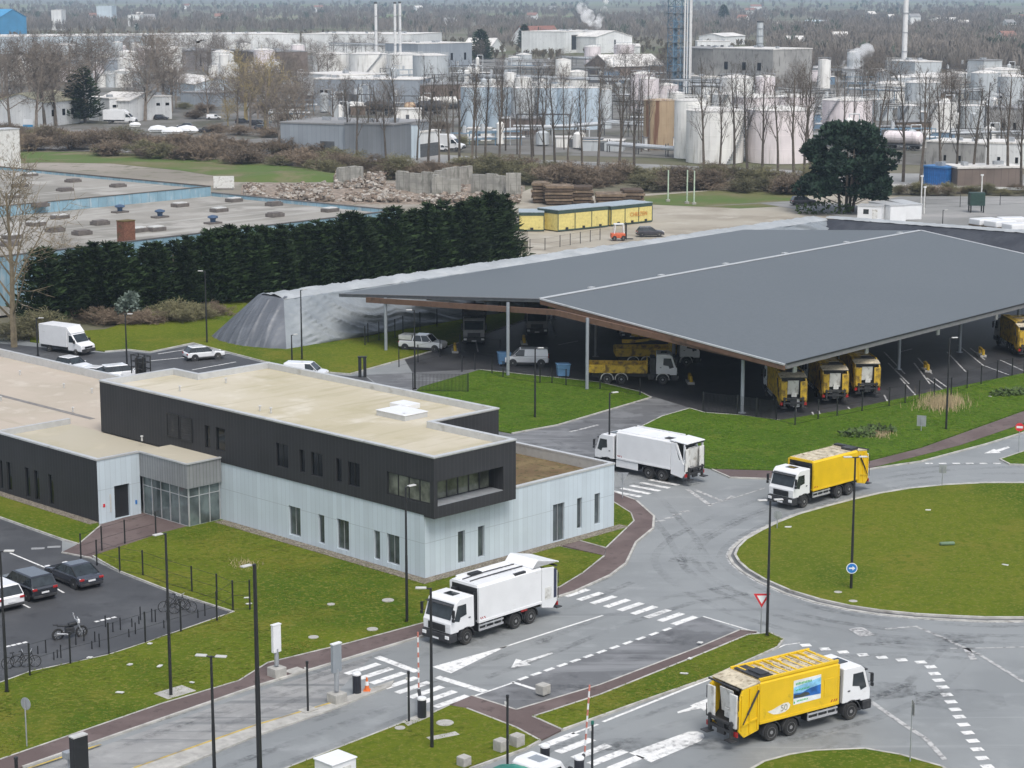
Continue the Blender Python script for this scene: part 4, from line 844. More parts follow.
# ---------------------------------------------------------------- cars and vans
def car(loc, h, paint, label, kind='hatch', L=4.3, W=1.78, H=1.5, cat='car', name='parked_car', group=None):
    root = empty(name, loc, rz(h), label, cat, group)
    f, r = L/2, -L/2; hw = W/2; belt = H*.62
    P_ = {'hatch': ([(f,.35),(f+.0,.62),(f-.15,.78),(f-1.05,belt),(r+.12,belt+.02),(r,.75),(r,.35)], (f-1.15, r+.1, f-1.95, r+.55)),
          'suv': ([(f,.38),(f,.75),(f-.15,.95),(f-1.1,belt),(r+.08,belt+.02),(r,.85),(r,.38)], (f-1.1, r+.08, f-1.75, r+.4)),
          'sedan': ([(f,.33),(f,.6),(f-.2,.75),(f-1.3,belt),(r+1.0,belt+.02),(r+.1,belt-.02),(r,.7),(r,.35)], (f-1.3, r+.45, f-2.15, r+1.35)),
          'van': ([(f,.38),(f,.8),(f-.15,.98),(f-.75,belt*.95),(r+.04,belt*.95),(r,.8),(r,.38)], (f-.8, r+.03, f-1.5, r+.12)),
          'pickup': ([(f,.4),(f,.8),(f-.15,1.0),(f-1.1,belt),(r+.05,belt),(r,.8),(r,.4)], (f-1.15, r+1.6, f-1.75, r+1.75))}[kind]
    prof, (a, b, c_, d) = P_
    if kind in ('van',): H_ = H
    bd = MB(); n = len(prof)
    secs = [(-hw+.0,.90),(-hw*.99,1.0),(hw*.99,1.0),(hw,.90)]
    for s0, s1 in zip(secs[:-1], secs[1:]): pass
    bd.xz(prof, -hw, hw); bd.build('body', paint, root, bevel=.13, seg=3)
    tw = hw*.80; bw = hw*.96
    gh = MB(); gh.add([(a,-bw,belt-.03),(a,bw,belt-.03),(b,bw,belt-.03),(b,-bw,belt-.03),(c_,-tw,H-.05),(c_,tw,H-.05),(d,tw,H-.05),(d,-tw,H-.05)], [(0,3,2,1),(4,5,6,7),(0,1,5,4),(1,2,6,5),(2,3,7,6),(3,0,4,7)])
    gh.build('windows', GLASS, root, bevel=.04)
    rf = MB(); rf.add([(c_+.02,-tw-.03,H-.07),(c_+.02,tw+.03,H-.07),(d-.05,tw+.03,H-.07),(d-.05,-tw-.03,H-.07),(c_-.12,-tw+.06,H),(c_-.12,tw-.06,H),(d+.1,tw-.06,H),(d+.1,-tw+.06,H)], [(0,3,2,1),(4,5,6,7),(0,1,5,4),(1,2,6,5),(2,3,7,6),(3,0,4,7)])
    rf.build('roof', paint, root, bevel=.02)
    pl = MB()
    mids = [(b+(a-b)*t, d+(c_-d)*t) for t in ((.0,.5,1) if kind in ('sedan','pickup') else (.02,.30,.60,1))]
    for xb, xt in mids:
        for s in (-1,1): 
            wp = .03 if xb not in (mids[0][0],) else .06
            pl.add([(xb-wp,s*(bw+.005),belt-.03),(xb+wp,s*(bw+.005),belt-.03),(xt+wp,s*(tw+.012),H-.05),(xt-wp,s*(tw+.012),H-.05),(xb-wp,s*(bw-.04),belt-.03),(xb+wp,s*(bw-.04),belt-.03),(xt+wp,s*(tw-.04),H-.05),(xt-wp,s*(tw-.04),H-.05)],
                   [(0,1,2,3),(7,6,5,4),(0,4,5,1),(1,5,6,2),(2,6,7,3),(3,7,4,0)])
    pl.build('pillar', paint if kind in ('pickup',) or H > 1.55 else BLACK, root)
    if kind == 'van':      # blank panel sides
        for s in (-1,1):
            m = MB(); xb1 = f-2.0; m.add([(xb1,s*(bw+.012),belt-.03),(r+.05,s*(bw+.012),belt-.03),(r+.12,s*(tw+.02),H-.06),(xb1-.05,s*(tw+.02),H-.06),(xb1,s*(bw-.03),belt-.03),(r+.05,s*(bw-.03),belt-.03),(r+.12,s*(tw-.03),H-.06),(xb1-.05,s*(tw-.03),H-.06)],
                [(0,1,2,3),(7,6,5,4),(0,4,5,1),(1,5,6,2),(2,6,7,3),(3,7,4,0)]); m.build('side_panel', paint, root)
    if kind == 'pickup':
        m = MB(); m.box(r+.12,r+1.5,-hw+.14,hw-.14,belt-.02,belt+.012); m.build('load_bed', DARK, root)
        m = MB(); m.obox((r+.75,0,belt+.32),(1.5,W*.9,.5)); m.build('load_cover', WHITE_D, root, bevel=.05)
    wr = .33 if H < 1.6 else .35
    for x in (f-.82, r+.78):
        for s in (-1,1): wheel(root, x, s*(hw-.1), wr, .2, s)
    wa = MB()
    for x in (f-.82, r+.78):
        for s in (-1,1): wa.lathe([(wr+.07,-.01),(wr+.07,.012)], c=(x,s*(hw-.005)-.001,wr+.02), n=16, axis='y')
    wa.build('wheel_arch', DARK, root)
    bp = MB(); bp.box(r-.03,r+.3,-hw*.9,hw*.9,.28,.46).box(f-.3,f+.03,-hw*.9,hw*.9,.26,.42).box(r+1.2,f-1.2,-hw+.02,hw-.02,.2,.36); bp.build('bumper', DARK, root, bevel=.03)
    for s in (-1,1):
        m = MB(); m.obox((r+.02,s*hw*.78,belt-.16 if kind != 'van' else 1.0),(.12,hw*.34,.14)); m.build('tail_light', RED, root, bevel=.02)
        m = MB(); m.obox((f-.1,s*hw*.72,.70 if H < 1.6 else .82),(.22,hw*.4,.13)); m.build('headlight', LENS, root, bevel=.03)
        m = MB(); m.obox((a-.25,s*(hw+.08),belt+.06),(.12,.16,.13)); m.build('mirror', paint, root, bevel=.03)
    MB().box(r-.035,r-.02,-.26,.26,.56,.67).build('number_plate', WHITE, root); MB().box(f+.02,f+.035,-.26,.26,.42,.52).build('number_plate', WHITE, root)
    return root
CAR_W = M('white_car_paint', (.75,.76,.77), .25, var=.02); CAR_K = M('black_car_paint', (.015,.017,.022), .15, var=.1, spec=1.0); CAR_N = M('navy_car_paint', (.05,.056,.075), .2, .35, var=.1, spec=1.0)
for m_ in (CAR_K, CAR_N, CAR_W): m_.node_tree.nodes['Principled BSDF'].inputs['Coat Weight'].default_value = .8; CAR_G = M('grey_car_paint', (.06,.06,.07), .25, var=.1)
HC_ = hd(at(95,588), at(46,568))
car(place(89,588,-1.9,0,HC_), HC_, CAR_N, 'dark blue saloon parked nearest the entrance path', 'sedan', 4.6, 1.82, 1.43)
car(place(43,600,-1.9,0,HC_), HC_, CAR_K, 'black estate car parked between the white car and the saloon', 'suv', 4.5, 1.84, 1.62)
car(place(10,610,-1.9,0,HC_), HC_, CAR_W, 'white hatchback cut by the left edge of the car park', 'suv', 4.4, 1.84, 1.58)
car(at(204,359), 62, CAR_W, 'white hatchback parked alone in the bays beside the tarped mound', 'hatch', 4.1, 1.75, 1.46)
car(at(306,380), 100, CAR_W, 'small white van showing above the office roof edge', 'van', 4.3, 1.8, 1.82, 'van', 'parked_van')
car(at(74,371), 128, CAR_W, 'white car half hidden behind the wing roof below the box van', 'hatch', 4.1, 1.75, 1.46)
car(at(100,381), 110, CAR_W, 'white car beside the black cage ladder behind the wing roof', 'hatch', 4.2, 1.75, 1.46)
car(at(122,379), 60, CAR_W, 'white estate car nearest the cage ladder behind the wing roof', 'suv', 4.4, 1.8, 1.55)
car(at(423,350), 108, CAR_W, 'white pickup with covered load bed by the carport fence', 'pickup', 5.0, 1.85, 1.75, 'pickup', 'parked_pickup')
car(at(527,365), 272, CAR_W, 'white utility van between two blue bins under the carport', 'van', 4.5, 1.8, 1.8, 'van', 'parked_van')
car(at(650,236), 85, CAR_G, 'dark grey car beside the forklift on the sand yard', 'hatch', 4.3, 1.78, 1.5)
car(at(47,131), 95, CAR_W, 'small white car on the works road at the left', 'hatch', 4.2, 1.75, 1.5)
car(at(803,205), 80, CAR_G, 'grey car left of the dark pine on the sand yard', 'suv', 4.4, 1.8, 1.6)
def boxvan(loc, h, label, group=None):
    root = empty('box_van', loc, rz(h), label, 'van')
    b = MB(); b.box(-3.1,1.1,-1.05,1.05,.75,2.95); b.build('cargo_box', WHITE, root, bevel=.04)
    MB().xz([(1.1,2.9),(1.75,2.25),(1.1,2.2)], -1.0, 1.0).build('roof_spoiler', WHITE, root, bevel=.05)
    c_ = MB(); c_.xz([(1.12,.4),(1.12,2.2),(1.75,2.2),(2.45,1.35),(3.15,1.1),(3.25,.85),(3.25,.4)], -.98, .98); c_.build('cab', WHITE, root, bevel=.1, seg=3)
    MB().xz([(1.86,2.13),(2.46,1.39),(2.42,1.36),(1.82,2.1)], -.86, .86).build('windscreen', GLASS, root)
    for s in (-1,1):
        y = sorted((s*.975,s*.99)); MB().xz([(1.35,2.05),(1.75,2.05),(2.3,1.36),(1.35,1.3)], *y).build('side_window', GLASS, root)
        m = MB(); m.obox((2.25,s*1.12,1.45),(.12,.2,.34)); m.build('mirror', BLACK, root)
        m = MB(); m.obox((3.12,s*.75,.95),(.26,.34,.2)); m.build('headlight', LENS, root, bevel=.03)
        wheel(root, 2.3, s*.86, .36, .24, s); wheel(root, -1.7, s*.86, .36, .3, s)
    m = MB(); m.box(-3.0,1.1,-.9,.9,.45,.75).box(2.9,3.3,-.95,.95,.34,.7); m.build('chassis', DARK, root); MB().box(3.24,3.28,-.55,.55,.75,.95).build('grille', BLACK, root)
    return root
boxvan(place(88,353,2.3,.8,124), 124, 'white box van parked below the dark conifer row')
# forklift on the sand
fk = empty('forklift', at(619,240), rz(85), 'orange and white forklift standing on the sand yard', 'forklift')
MB().box(-1.3,.9,-.7,.7,.35,1.1).build('body', M('forklift_orange', (.55,.12,.05), .5), fk, bevel=.1)
m = MB()
for x, y in ((-.8,-.6),(-.8,.6),(.7,-.6),(.7,.6)): m.cyl((x,y,1.1),(x*.8,y,2.5),.07,n=6)
m.box(-.85,.7,-.68,.68,2.45,2.55); m.build('cab_frame', WHITE, fk)
m = MB(); m.box(1.0,1.15,-.5,-.35,.1,2.7).box(1.0,1.15,.35,.5,.1,2.7).box(1.0,1.12,-.35,.35,2.5,2.65).box(1.0,1.12,-.35,.35,1.2,1.35); m.build('mast', BLACK, fk)
m = MB(); m.box(1.15,2.2,-.45,-.3,.12,.2).box(1.15,2.2,.3,.45,.12,.2); m.build('fork', BLACK, fk)
for x in (-.8,.6):
    for s in (-1,1): wheel(fk, x, s*.6, .38, .25, s)
# ---------------------------------------------------------------- motorbike and bicycles
def cycle(loc, h, label, motor):
    root = empty('motorbike' if motor else 'bicycle', loc, rz(h), label, 'motorbike' if motor else 'bicycle')
    r = .31 if motor else .34; wb = .72 if motor else .52
    for x in (-wb, wb):
        m = MB(); n = 18
        for i in range(n): m.cyl((x+r*cos(2*pi*i/n),0,r+r*sin(2*pi*i/n)),(x+r*cos(2*pi*(i+1)/n),0,r+r*sin(2*pi*(i+1)/n)),.07 if motor else .025,n=5)
        wl_ = m.build('wheel', RUBBER, root); m = MB()
        for i in range(8): m.cyl((x,0,r),(x+r*cos(2*pi*i/8),0,r+r*sin(2*pi*i/8)),.02 if motor else .006,n=4)
        m.build('spokes', RIM, wl_)
    if motor:
        m = MB(); m.obox((0,0,.5),(.55,.34,.4)); m.obox((-.05,0,.36),(.3,.4,.25)); m.build('engine', DARK, root, bevel=.05)
        m = MB(); m.obox((.18,0,.86),(.55,.32,.26),0,-.1); m.build('fuel_tank', BLACK, root, bevel=.09)
        m = MB(); m.obox((-.42,0,.84),(.7,.28,.12),0,.12); m.obox((-.85,0,.95),(.3,.2,.1)); m.build('seat', DARK, root, bevel=.04)
        m = MB(); m.cyl((wb,.1,r),(.42,.1,1.0),.035,n=6).cyl((wb,-.1,r),(.42,-.1,1.0),.035,n=6).cyl((.42,-.38,1.08),(.42,.38,1.08),.025,n=6).cyl((-wb,.15,r),(0,.15,.5),.03,n=5); m.build('fork', GREYM, root)
        m = MB(); m.obox((.55,0,.98),(.16,.24,.26)); m.build('headlight', LENS, root, bevel=.05)
        m = MB()
        for s in (-1,1): m.cyl((.42,s*.3,1.08),(.38,s*.42,1.3),.015,n=4); m.obox((.38,s*.45,1.32),(.05,.18,.11))
        m.build('mirror', ALU, root); MB().cyl((-.1,-.2,.3),(-.85,-.22,.45),.06,n=8).build('exhaust', ALU, root)
    else:
        m = MB(); A,B,C,D = (-wb,0,r),(-.08,0,.3),(-.2,0,.78),(.36,0,.82)
        for a, b in ((A,B),(A,C),(B,C),(B,D),(C,D),(D,(wb,0,r)),(D,(.33,0,.98)),(C,(-.23,0,.92))): m.cyl(a,b,.02,n=5)
        m.build('frame', BLACK, root); m = MB(); m.cyl((.33,-.28,1.0),(.33,.28,1.0),.018,n=5); m.build('handlebar', ALU, root)
        m = MB(); m.obox((-.24,0,.95),(.26,.15,.06)); m.build('seat', DARK, root, bevel=.02)
    return root
cycle(at(70,638), 62, 'dark motorbike standing on the car park among the short bollards', True)
cycle(at(172,611), 68, 'bicycle nearest the tall pole at the rack in the car park corner', False)
cycle(at(183,613), 75, 'bicycle on the right at the rack in the car park corner', False)
cycle(at(178,609), 110, 'bicycle leaning behind two others at the car park rack', False)
cycle(at(17,668), 70, 'bicycle at the left end of the bollard rows', False)
cycle(at(26,667), 85, 'bicycle next to the leftmost black fence post of the car park', False)
# ---------------------------------------------------------------- street furniture
def lamp(b, t, label, d=270, two=False, arm=.9, r=.075, name='street_lamp'):
    p = at(*b); h = height(*b, t[1]); root = empty(name, p, rz(d), label, 'street lamp', 'black street lamps')
    MB().cyl((0,0,0),(0,0,h*.5),r*1.25,r*1.1,10).cyl((0,0,h*.5),(0,0,h),r,r*.8,10).cyl((0,0,0),(0,0,.1),r*2.2,n=10).build('pole', BLACK, root)
    m = MB(); m.cyl((0,0,h-.05),(arm*.35,0,h),.04,n=6); hd_ = MB(); hd_.obox((arm*.55,0,h+.01),(arm*.62,.26,.08))
    if two: m.cyl((0,0,h-.05),(-arm*.35,0,h),.04,n=6); hd_.obox((-arm*.55,0,h+.01),(arm*.62,.26,.08))
    m.build('arm', BLACK, root); hd_.build('lamp_head', PALE, root, bevel=.03)
    return root
lamp((171,697),(170,533),'black street lamp between the car park and the footpath, on a pale base slab',225)
lamp((260,785),(256.5,564),'tallest thick black street lamp on the near side of the entry lane',225,r=.11)
lamp((407,623),(406,487),'black street lamp in front of the office corner',45)
lamp((432,749),(430,588),'black street lamp beside the raised barrier arm on the verge',270)
lamp((215,790),(213,656),'black street lamp with broad dirty head standing in the entry lane foreground',100,True)
lamp((7,693),(1,551),'black street lamp at the left edge beside the car park',90)
lamp((767,637),(768,500),'black street lamp with two arms at the tip of the long verge',260,True)
lamp((851,590),(855,457),'black street lamp carrying the blue arrow sign on the round lawn',265,True)
lamp((609,470),(610.5,393),'black street lamp behind the pale office corner',60)
lamp((946,430),(948,338),'black street lamp on the lawn below the right carport eave',70)
lamp((302,360),(302,290),'tall black street lamp in front of the tarped mound',45)
lamp((292,362),(292,335),'short black lamp beside the small white van',45)
lamp((207,343),(203,271),'black street lamp at the dark end of the tarped mound',270)
lamp((127,365),(126,314),'black street lamp in the rear parking near the white box van',90)
lamp((38,356),(38,318),'black street lamp left of the white box van',90)
lamp((415,389),(414.5,310),'black street lamp at the carport gate',270)
lamp((535,418),(535,348),'black street lamp on the lawn before the white utility van',90)
lamp((942,238),(942,210),'black street lamp standing beyond the tarped basin edge',90)
# slim black posts
def slim(b, t, label, cap=None):
    p = at(*b); h = height(*b, t[1]); r = empty('traffic_post', p, 0, label, 'post'); MB().cyl((0,0,0),(0,0,h),.06,n=8).cyl((0,0,0),(0,0,.03),.2,n=8).build('pole', BLACK, r)
    m = MB(); m.cyl((0,0,h),(0,0,h+.16),.075,n=8); m.build('cap', cap or BLACK, r); MB().obox((-.1,0,h-.25),(.1,.1,.14)).build('camera', PALE, r)
slim((308,713),(308,664),'slim black post on the lane island left of the grey terminal')
slim((409,723),(409,674),'slim black post beside the barrier on the verge corner')
slim((507.5,790),(507.5,698),'slim black post standing before the teal tarpaulin')
slim((592,785),(592,724),'slim black post with green cap at the exit crossing', M('green_cap', (.02,.16,.12), .4))
# barriers
def barrier(hb, ht, ab, at_, label):
    p = at(*hb); h = height(*hb, ht); root = empty('barrier_gate', p, rz(44.5), label, 'barrier')
    MB().lathe([(.2,0),(.24,.02),(.24,h-.12),(.22,h-.1)], n=14).build('housing', M('barrier_black', (.02,.022,.03), .4), root); MB().lathe([(.25,h-.1),(.25,h-.02),(.2,h+.03)], n=14).build('housing_cap', WHITE, root)
    if ab:
        q = at(*ab); L = height(*ab, at_[1]); x = Matrix.Rotation(-rz(44.5), 3, 'Z') @ (q - p)
        a = MB(); b_ = MB(); n = 12; dx = (at_[0]-ab[0])/ppm(ab[1]); lean = Matrix.Rotation(-rz(44.5), 3, 'Z') @ Vector((dx,0,0))
        for k in range(n):
            u, v = .6 + (L-.6)*k/n, .6 + (L-.6)*(k+1)/n
            (a if k % 2 == 0 else b_).cyl((x.x+lean.x*u/L,x.y+lean.y*u/L,u),(x.x+lean.x*v/L,x.y+lean.y*v/L,v),.05,n=6)
        ar = a.build('barrier_arm', WHITE, root); b_.build('red_bands', M('faded_red', (.5,.18,.14), .5), ar)
        MB().cyl((0,0,.72),(x.x,x.y,.72),.1,n=8).build('arm_pivot', BLACK, root)
barrier((422,719),697.5,(419,703),(418.5,632),'barrier with raised red and white arm at the verge corner')
barrier((579,790),757,(583.5,769),(589,685),'barrier with raised striped arm beside the green capped post')
barrier((357,694),673,None,None,'black barrier housing on the lane island beside the orange cone')
barrier((545,768),745,None,None,'black barrier housing behind the white van roof at the exit')
cn_ = empty('traffic_cone', at(367,692), 0, 'orange and white traffic cone beside the island barrier housing', 'cone')
MB().box(-.19,.19,-.19,.19,.09,.14).build('base', ORANGE, cn_); MB().lathe([(.14,.14),(.04,.85)], n=12).build('cone_body', ORANGE, cn_); MB().lathe([(.115,.4),(.084,.62)], n=12).build('white_band', WHITE, cn_)
def totem(b, t, pb, w_, label, mat, base=True):
    p = at(*b); h = height(*b, t); root = empty('terminal', p, rz(134), label, 'terminal')
    zb = height(*b, pb)
    if base: MB().box(-.4,.4,-.4,.4,.05,.6).build('base', CONC, root, bevel=.04)
    MB().cyl((0,0,.7),(0,0,zb+.2),.13,n=10).build('pole', GREYM, root)
    MB().obox((0,0,(h+zb)/2),(.22,w_,h-zb)).build('panel', mat, root, bevel=.02); MB().obox((0,0,h+.03),(.26,w_+.05,.06)).build('cap', WHITE, root)
totem((277,677),625,652,.55,'white panel terminal on a concrete block beside the footpath',WHITE)
totem((337,703),644,672,.6,'grey terminal on a concrete block on the lane island',POST)
r_ = empty('display_totem', at(81,800), rz(134), 'black totem with pale top at the bottom left of the entry', 'totem')
hh = height(81,800,736); MB().box(-.2,.2,-.4,.4,0,hh).build('panel', BLACK, r_, bevel=.02); MB().box(-.21,.21,-.41,.41,hh,hh+.06).build('cap', PALE, r_)
r_ = empty('card_reader', at(70,790), rz(134), 'small grey card reader beside the black totem', 'reader'); hh = height(70,790,751)
MB().cyl((0,0,0),(0,0,hh-.3),.06,n=8).build('pole', GREYM, r_); MB().box(-.2,.2,-.25,.25,hh-.35,hh).build('reader_box', GREYM, r_, bevel=.03)
p = at(17,780); r_ = empty('bollard', p, 0, 'short dark bollard on the footpath at the bottom left', 'bollard'); hh = height(17,780,757); MB().lathe([(.09,0),(.09,hh-.1),(.12,hh-.08),(.1,hh)], n=10).build('post', BLACK, r_)
r_ = empty('control_cabinet', at(336,800), rz(134), 'white control cabinet at the bottom centre of the verge', 'cabinet'); hh = height(336,800,757)
MB().box(-.65,.65,-.75,.75,0,hh-.08).build('cabinet_body', WHITE, r_, bevel=.03); MB().box(-.7,.7,-.8,.8,hh-.08,hh).build('cabinet_roof', WHITE, r_, bevel=.03)
MB().box(.655,.68,-.5,.4,.2,hh-.3).build('cabinet_door', WHITE_D, r_); MB().box(.68,.7,-.3,.1,hh-.75,hh-.5).build('screen', BLACK, r_)
# signs
def sign(b, c_, rad, label, face, h, shape='round', arrow=None, border=None, back=False, pole=GREYM):
    p = at(*b); z = height(*b, c_[1]); root = empty('road_sign', p, rz(h), label, 'road sign')
    MB().cyl((0,0,0),(0,0,z + (rad*.6 if shape != 'tri' else rad*.5)),.035,n=8).build('pole', pole, root)
    def disc(r, x0, x1, m, name):
        q = MB()
        if shape == 'round': q.lathe([(r,x0),(r,x1)], c=(0,0,z), n=24, axis='x')
        elif shape == 'tri': q.yz([(0,z-r*1.15),(r,z+r*.58),(-r,z+r*.58)], x0, x1)
        else: q.yz([(-r,z-r*1.2),(r,z-r*1.2),(r,z+r*1.2),(-r,z+r*1.2)], x0, x1)
        return q.build(name, m, root)
    disc(rad, .05, .065, GREYM, 'sign_back')
    if not back:
        f_ = disc(rad, .066, .07, border or face, 'sign_face')
        if border: disc(rad*(.6 if shape == 'tri' else .86), .0705, .074, face, 'sign_field')
        if arrow == 'arrow':
            q = MB(); q.yz([(-rad*.55,z-.05),(rad*.1,z-.05),(rad*.1,z-.15),(rad*.6,z),(rad*.1,z+.15),(rad*.1,z+.05),(-rad*.55,z+.05)], .075, .08); q.build('arrow', WHITE, root)
        if arrow == 'bar':
            q = MB(); q.yz([(-rad*.72,z-.09),(rad*.72,z-.09),(rad*.72,z+.09),(-rad*.72,z+.09)], .0755, .08); q.build('white_bar', WHITE, root)
    return root
sign((851,590.6),(852,568),.36,'round blue sign with white arrow on the round lawn lamp post',BLUE_S,180,arrow='arrow',border=WHITE,pole=BLACK)
sign((760.8,635),(760.7,598),.5,'red and white give way triangle at the tip of the long verge',WHITE,180,'tri',border=RED_S)
sign((622.5,499),(622.5,476),.45,'grey back of a give way triangle at the office corner path',GREYM,0,'tri',back=True)
sign((1018.5,452),(1018.7,427),.36,'red no entry sign with white bar at the right edge',RED_S,195,arrow='bar',border=None)
sign((777,530),(777,515),.32,'grey back of a round sign on the left tip of the round lawn',GREYM,20,back=True)
sign((942,487),(942,469),.28,'small grey sign back on the upper edge of the round lawn',GREYM,20,'rect',back=True)
sign((921,432),(921,421),.4,'pale square sign back standing on the carport lawn',PALE,20,'rect',back=True)
sign((910,763),(910.5,708),.3,'thin sign turned edge on at the corner verge',GREYM,88,'rect',back=True)
sign((27,748),(26.5,704),.33,'grey backed round sign on the lawn at the lower left',GREYM,30,back=True)
sign((796,412),(796,403),.3,'small white notice board on a post by the three yellow bin lorries',WHITE,180,'rect')
# concrete blocks, slabs and manhole covers
def block(b, d, label, h=44):
    p = at(*b); MBb = MB(); MBb.obox((0,0,d[2]/2),d); o = MBb.build('concrete_block', CONC, None, bevel=.05, loc=(p.x,p.y,.08), rot=rz(h)); return tag(o, label, 'concrete block', 'rough concrete blocks')
block((543,695),(.62,.62,.55),'concrete block standing in the parking bay by the brown path')
block((501,752),(.6,.6,.6),'concrete block left of a pair beside the slim post')
block((517,747),(.6,.6,.6),'concrete block right of a pair, nearest the brown path corner')
block((464,767),(.55,.55,.5),'concrete block alone on the verge left of the teal tarpaulin')
def cover(b, r, label, mat=CONC):
    r *= .62; p = at(*b); o = MB().lathe([(r,-.02),(r,.05),(r*.9,.055)], c=(0,0,0), n=18).build('manhole_cover', mat or CONC, None, loc=(p.x,p.y,.09)); tag(o, label, 'manhole cover', 'concrete manhole covers')
for b, r, l in (((388,602),.62,'largest pale manhole cover on the lawn before the office corner'),((331,606),.4,'small manhole cover in mid lawn before the office front'),((372.5,631),.55,'pale manhole cover on the lawn near the footpath and white terminal'),((313.5,639),.5,'pale manhole cover behind the white terminal'),((445,725),.75,'broad manhole cover on the verge beside the black lamp'),((838,594),.42,'manhole cover on the round lawn left of the lower pair'),((853,603),.45,'manhole cover on the round lawn nearest its lower kerb'),((400,730),.45,'worn manhole cover on the verge edge by the lane')): cover(b, r, l)
def slab_thing(b, d, label, h=44, name='concrete_slab'):
    p = at(*b); tag(MB().obox((0,0,d[2]/2),d).build(name, CONC, None, loc=(p.x,p.y,.095), rot=rz(h), bevel=.01), label, 'slab', 'concrete slabs')
slab_thing((175,694),(1.9,1.3,.03),'pale slab under the lamp post beside the footpath'); slab_thing((443,738),(1.7,.5,.03),'long narrow slab on the verge beside the black lamp',60); slab_thing((295,672.5),(1,.8,.04),'small pale slab beside the white terminal'); slab_thing((308,711.5),(.9,.7,.03),'small slab under the slim black post on the island')
bt_ = at(947,547); tag(MB().obox((0,0,.12),(1.1,.3,.22)).build('green_marker', M('dull_green', (.13,.2,.12), .7), None, bevel=.09, loc=(bt_.x,bt_.y,.14), rot=rz(80)), 'dull green lump lying on the round lawn', 'marker')
# car park bollards
b0 = None; k = 0
for b, hpx in (((140.5,620),14),((152,622),14),((155.5,622),13),((139,624),5),((167,620),7),((105.5,627),12),((113,632),10),((120.5,630),13),((132,627),9),((135.5,634),12),((129,637),6),((46,653),14),((38,654),8),((57.5,658),9),((61,658),14),((76,645),12),((84,641),12),((95,642),11),((99.5,647),14),((92,649),8),((54,660),6),((164,628),8),((198,618),9),((205,616),13)):
    p = at(*b); hgt_ = max(.5, hpx/ppm(b[1]))
    o = MB().cyl((0,0,0),(0,0,hgt_),.038,n=8).build('bollard', BLACK, None, loc=p); tag(o, 'thin short black bollard in the rows on the car park edge', 'bollard', 'short bollards on the car park')
# fences of separate black posts with thin wires
def fence(pts, label, h=1.9, wires=3, name='post_fence', mesh=False, step=None):
    q = [at(*p) for p in pts]; root = empty(name, q[0], 0, label, 'fence')
    L = [p - q[0] for p in q]
    if step:
        out = []
        for a, b in zip(L[:-1], L[1:]):
            n = max(1, round((b-a).length/step)); out += [a + (b-a)*i/n for i in range(n)]
        L = out + [L[-1]]
    for p in L: MB().cyl((p.x,p.y,0),(p.x,p.y,h),.058,n=6).build('post', BLACK, root)
    m = MB()
    for a, b in zip(L[:-1], L[1:]):
        for k in range(wires): z = .15 + (h-.25)*k/max(1,wires-1); m.cyl((a.x,a.y,z),(b.x,b.y,z),.012,n=3,caps=False)
        if mesh:
            n = int((b-a).length/.13)
            for i in range(n): c_ = a + (b-a)*i/n; m.cyl((c_.x,c_.y,.1),(c_.x,c_.y,h-.1),.02,n=3,caps=False)
    m.build('wires', BLACK, root)
fence([(30,677),(70.5,665),(109,655.5),(145.5,644),(181,633),(217,622.5),(233,611.5),(250,611)], 'black post fence along the lower edge of the car park', 2.0)
fence([(81,559),(102,551.5),(125,544.5),(156,536)], 'black post fence beside the entrance path, upper line', 1.8)
fence([(97,565.5),(120,572.5),(143,576.5),(167,585),(192,593),(217,601),(233,608)], 'black post fence along the right side of the car park', 1.8)
fence([(703,412),(737,415.5),(776,421)], 'black post fence under the near carport corner', 1.9, mesh=True, step=2.6)
fence([(776,421),(795,426),(818,420),(837,417),(862,412),(889,407),(905,404),(919,400),(934,398),(951,397),(967,389),(981,385),(997,379),(1012,376),(1024,373),(1050,366)], 'black post fence along the right carport lawn', 1.9)
fence([(365,346),(368,343),(379,341),(395,338.5),(403,335),(420,331),(437,327.5),(486,318),(500,314),(560,300)], 'black post fence between the tarped mound and the carport', 2.2)
fence([(399,367),(418,362.5),(440,357),(460,352),(500,357)], 'black post fence beside the white pickup', 1.9)
fence([(413,392),(468,392.5)], 'black mesh gate panel at the carport drive', 1.9, 2, 'mesh_gate', True)
fence([(462,372),(475,370),(492,374),(503,378),(540,384),(552,384),(566,386),(600,390),(640,396)], 'black post fence along the lawn in front of the utility van', 1.7)
g_ = empty('gate_pillar', at(360,377), 0, 'pair of dark gate pillars on the path behind the office', 'gate pillar'); MB().box(-.15,.15,-.15,.15,0,2).build('post', BLACK, g_); MB().box(.35,.65,-.15,.15,0,2.0).build('post', BLACK, g_); MB().box(-.2,.7,-.2,.2,2,2.1).build('cap', BLACK, g_)
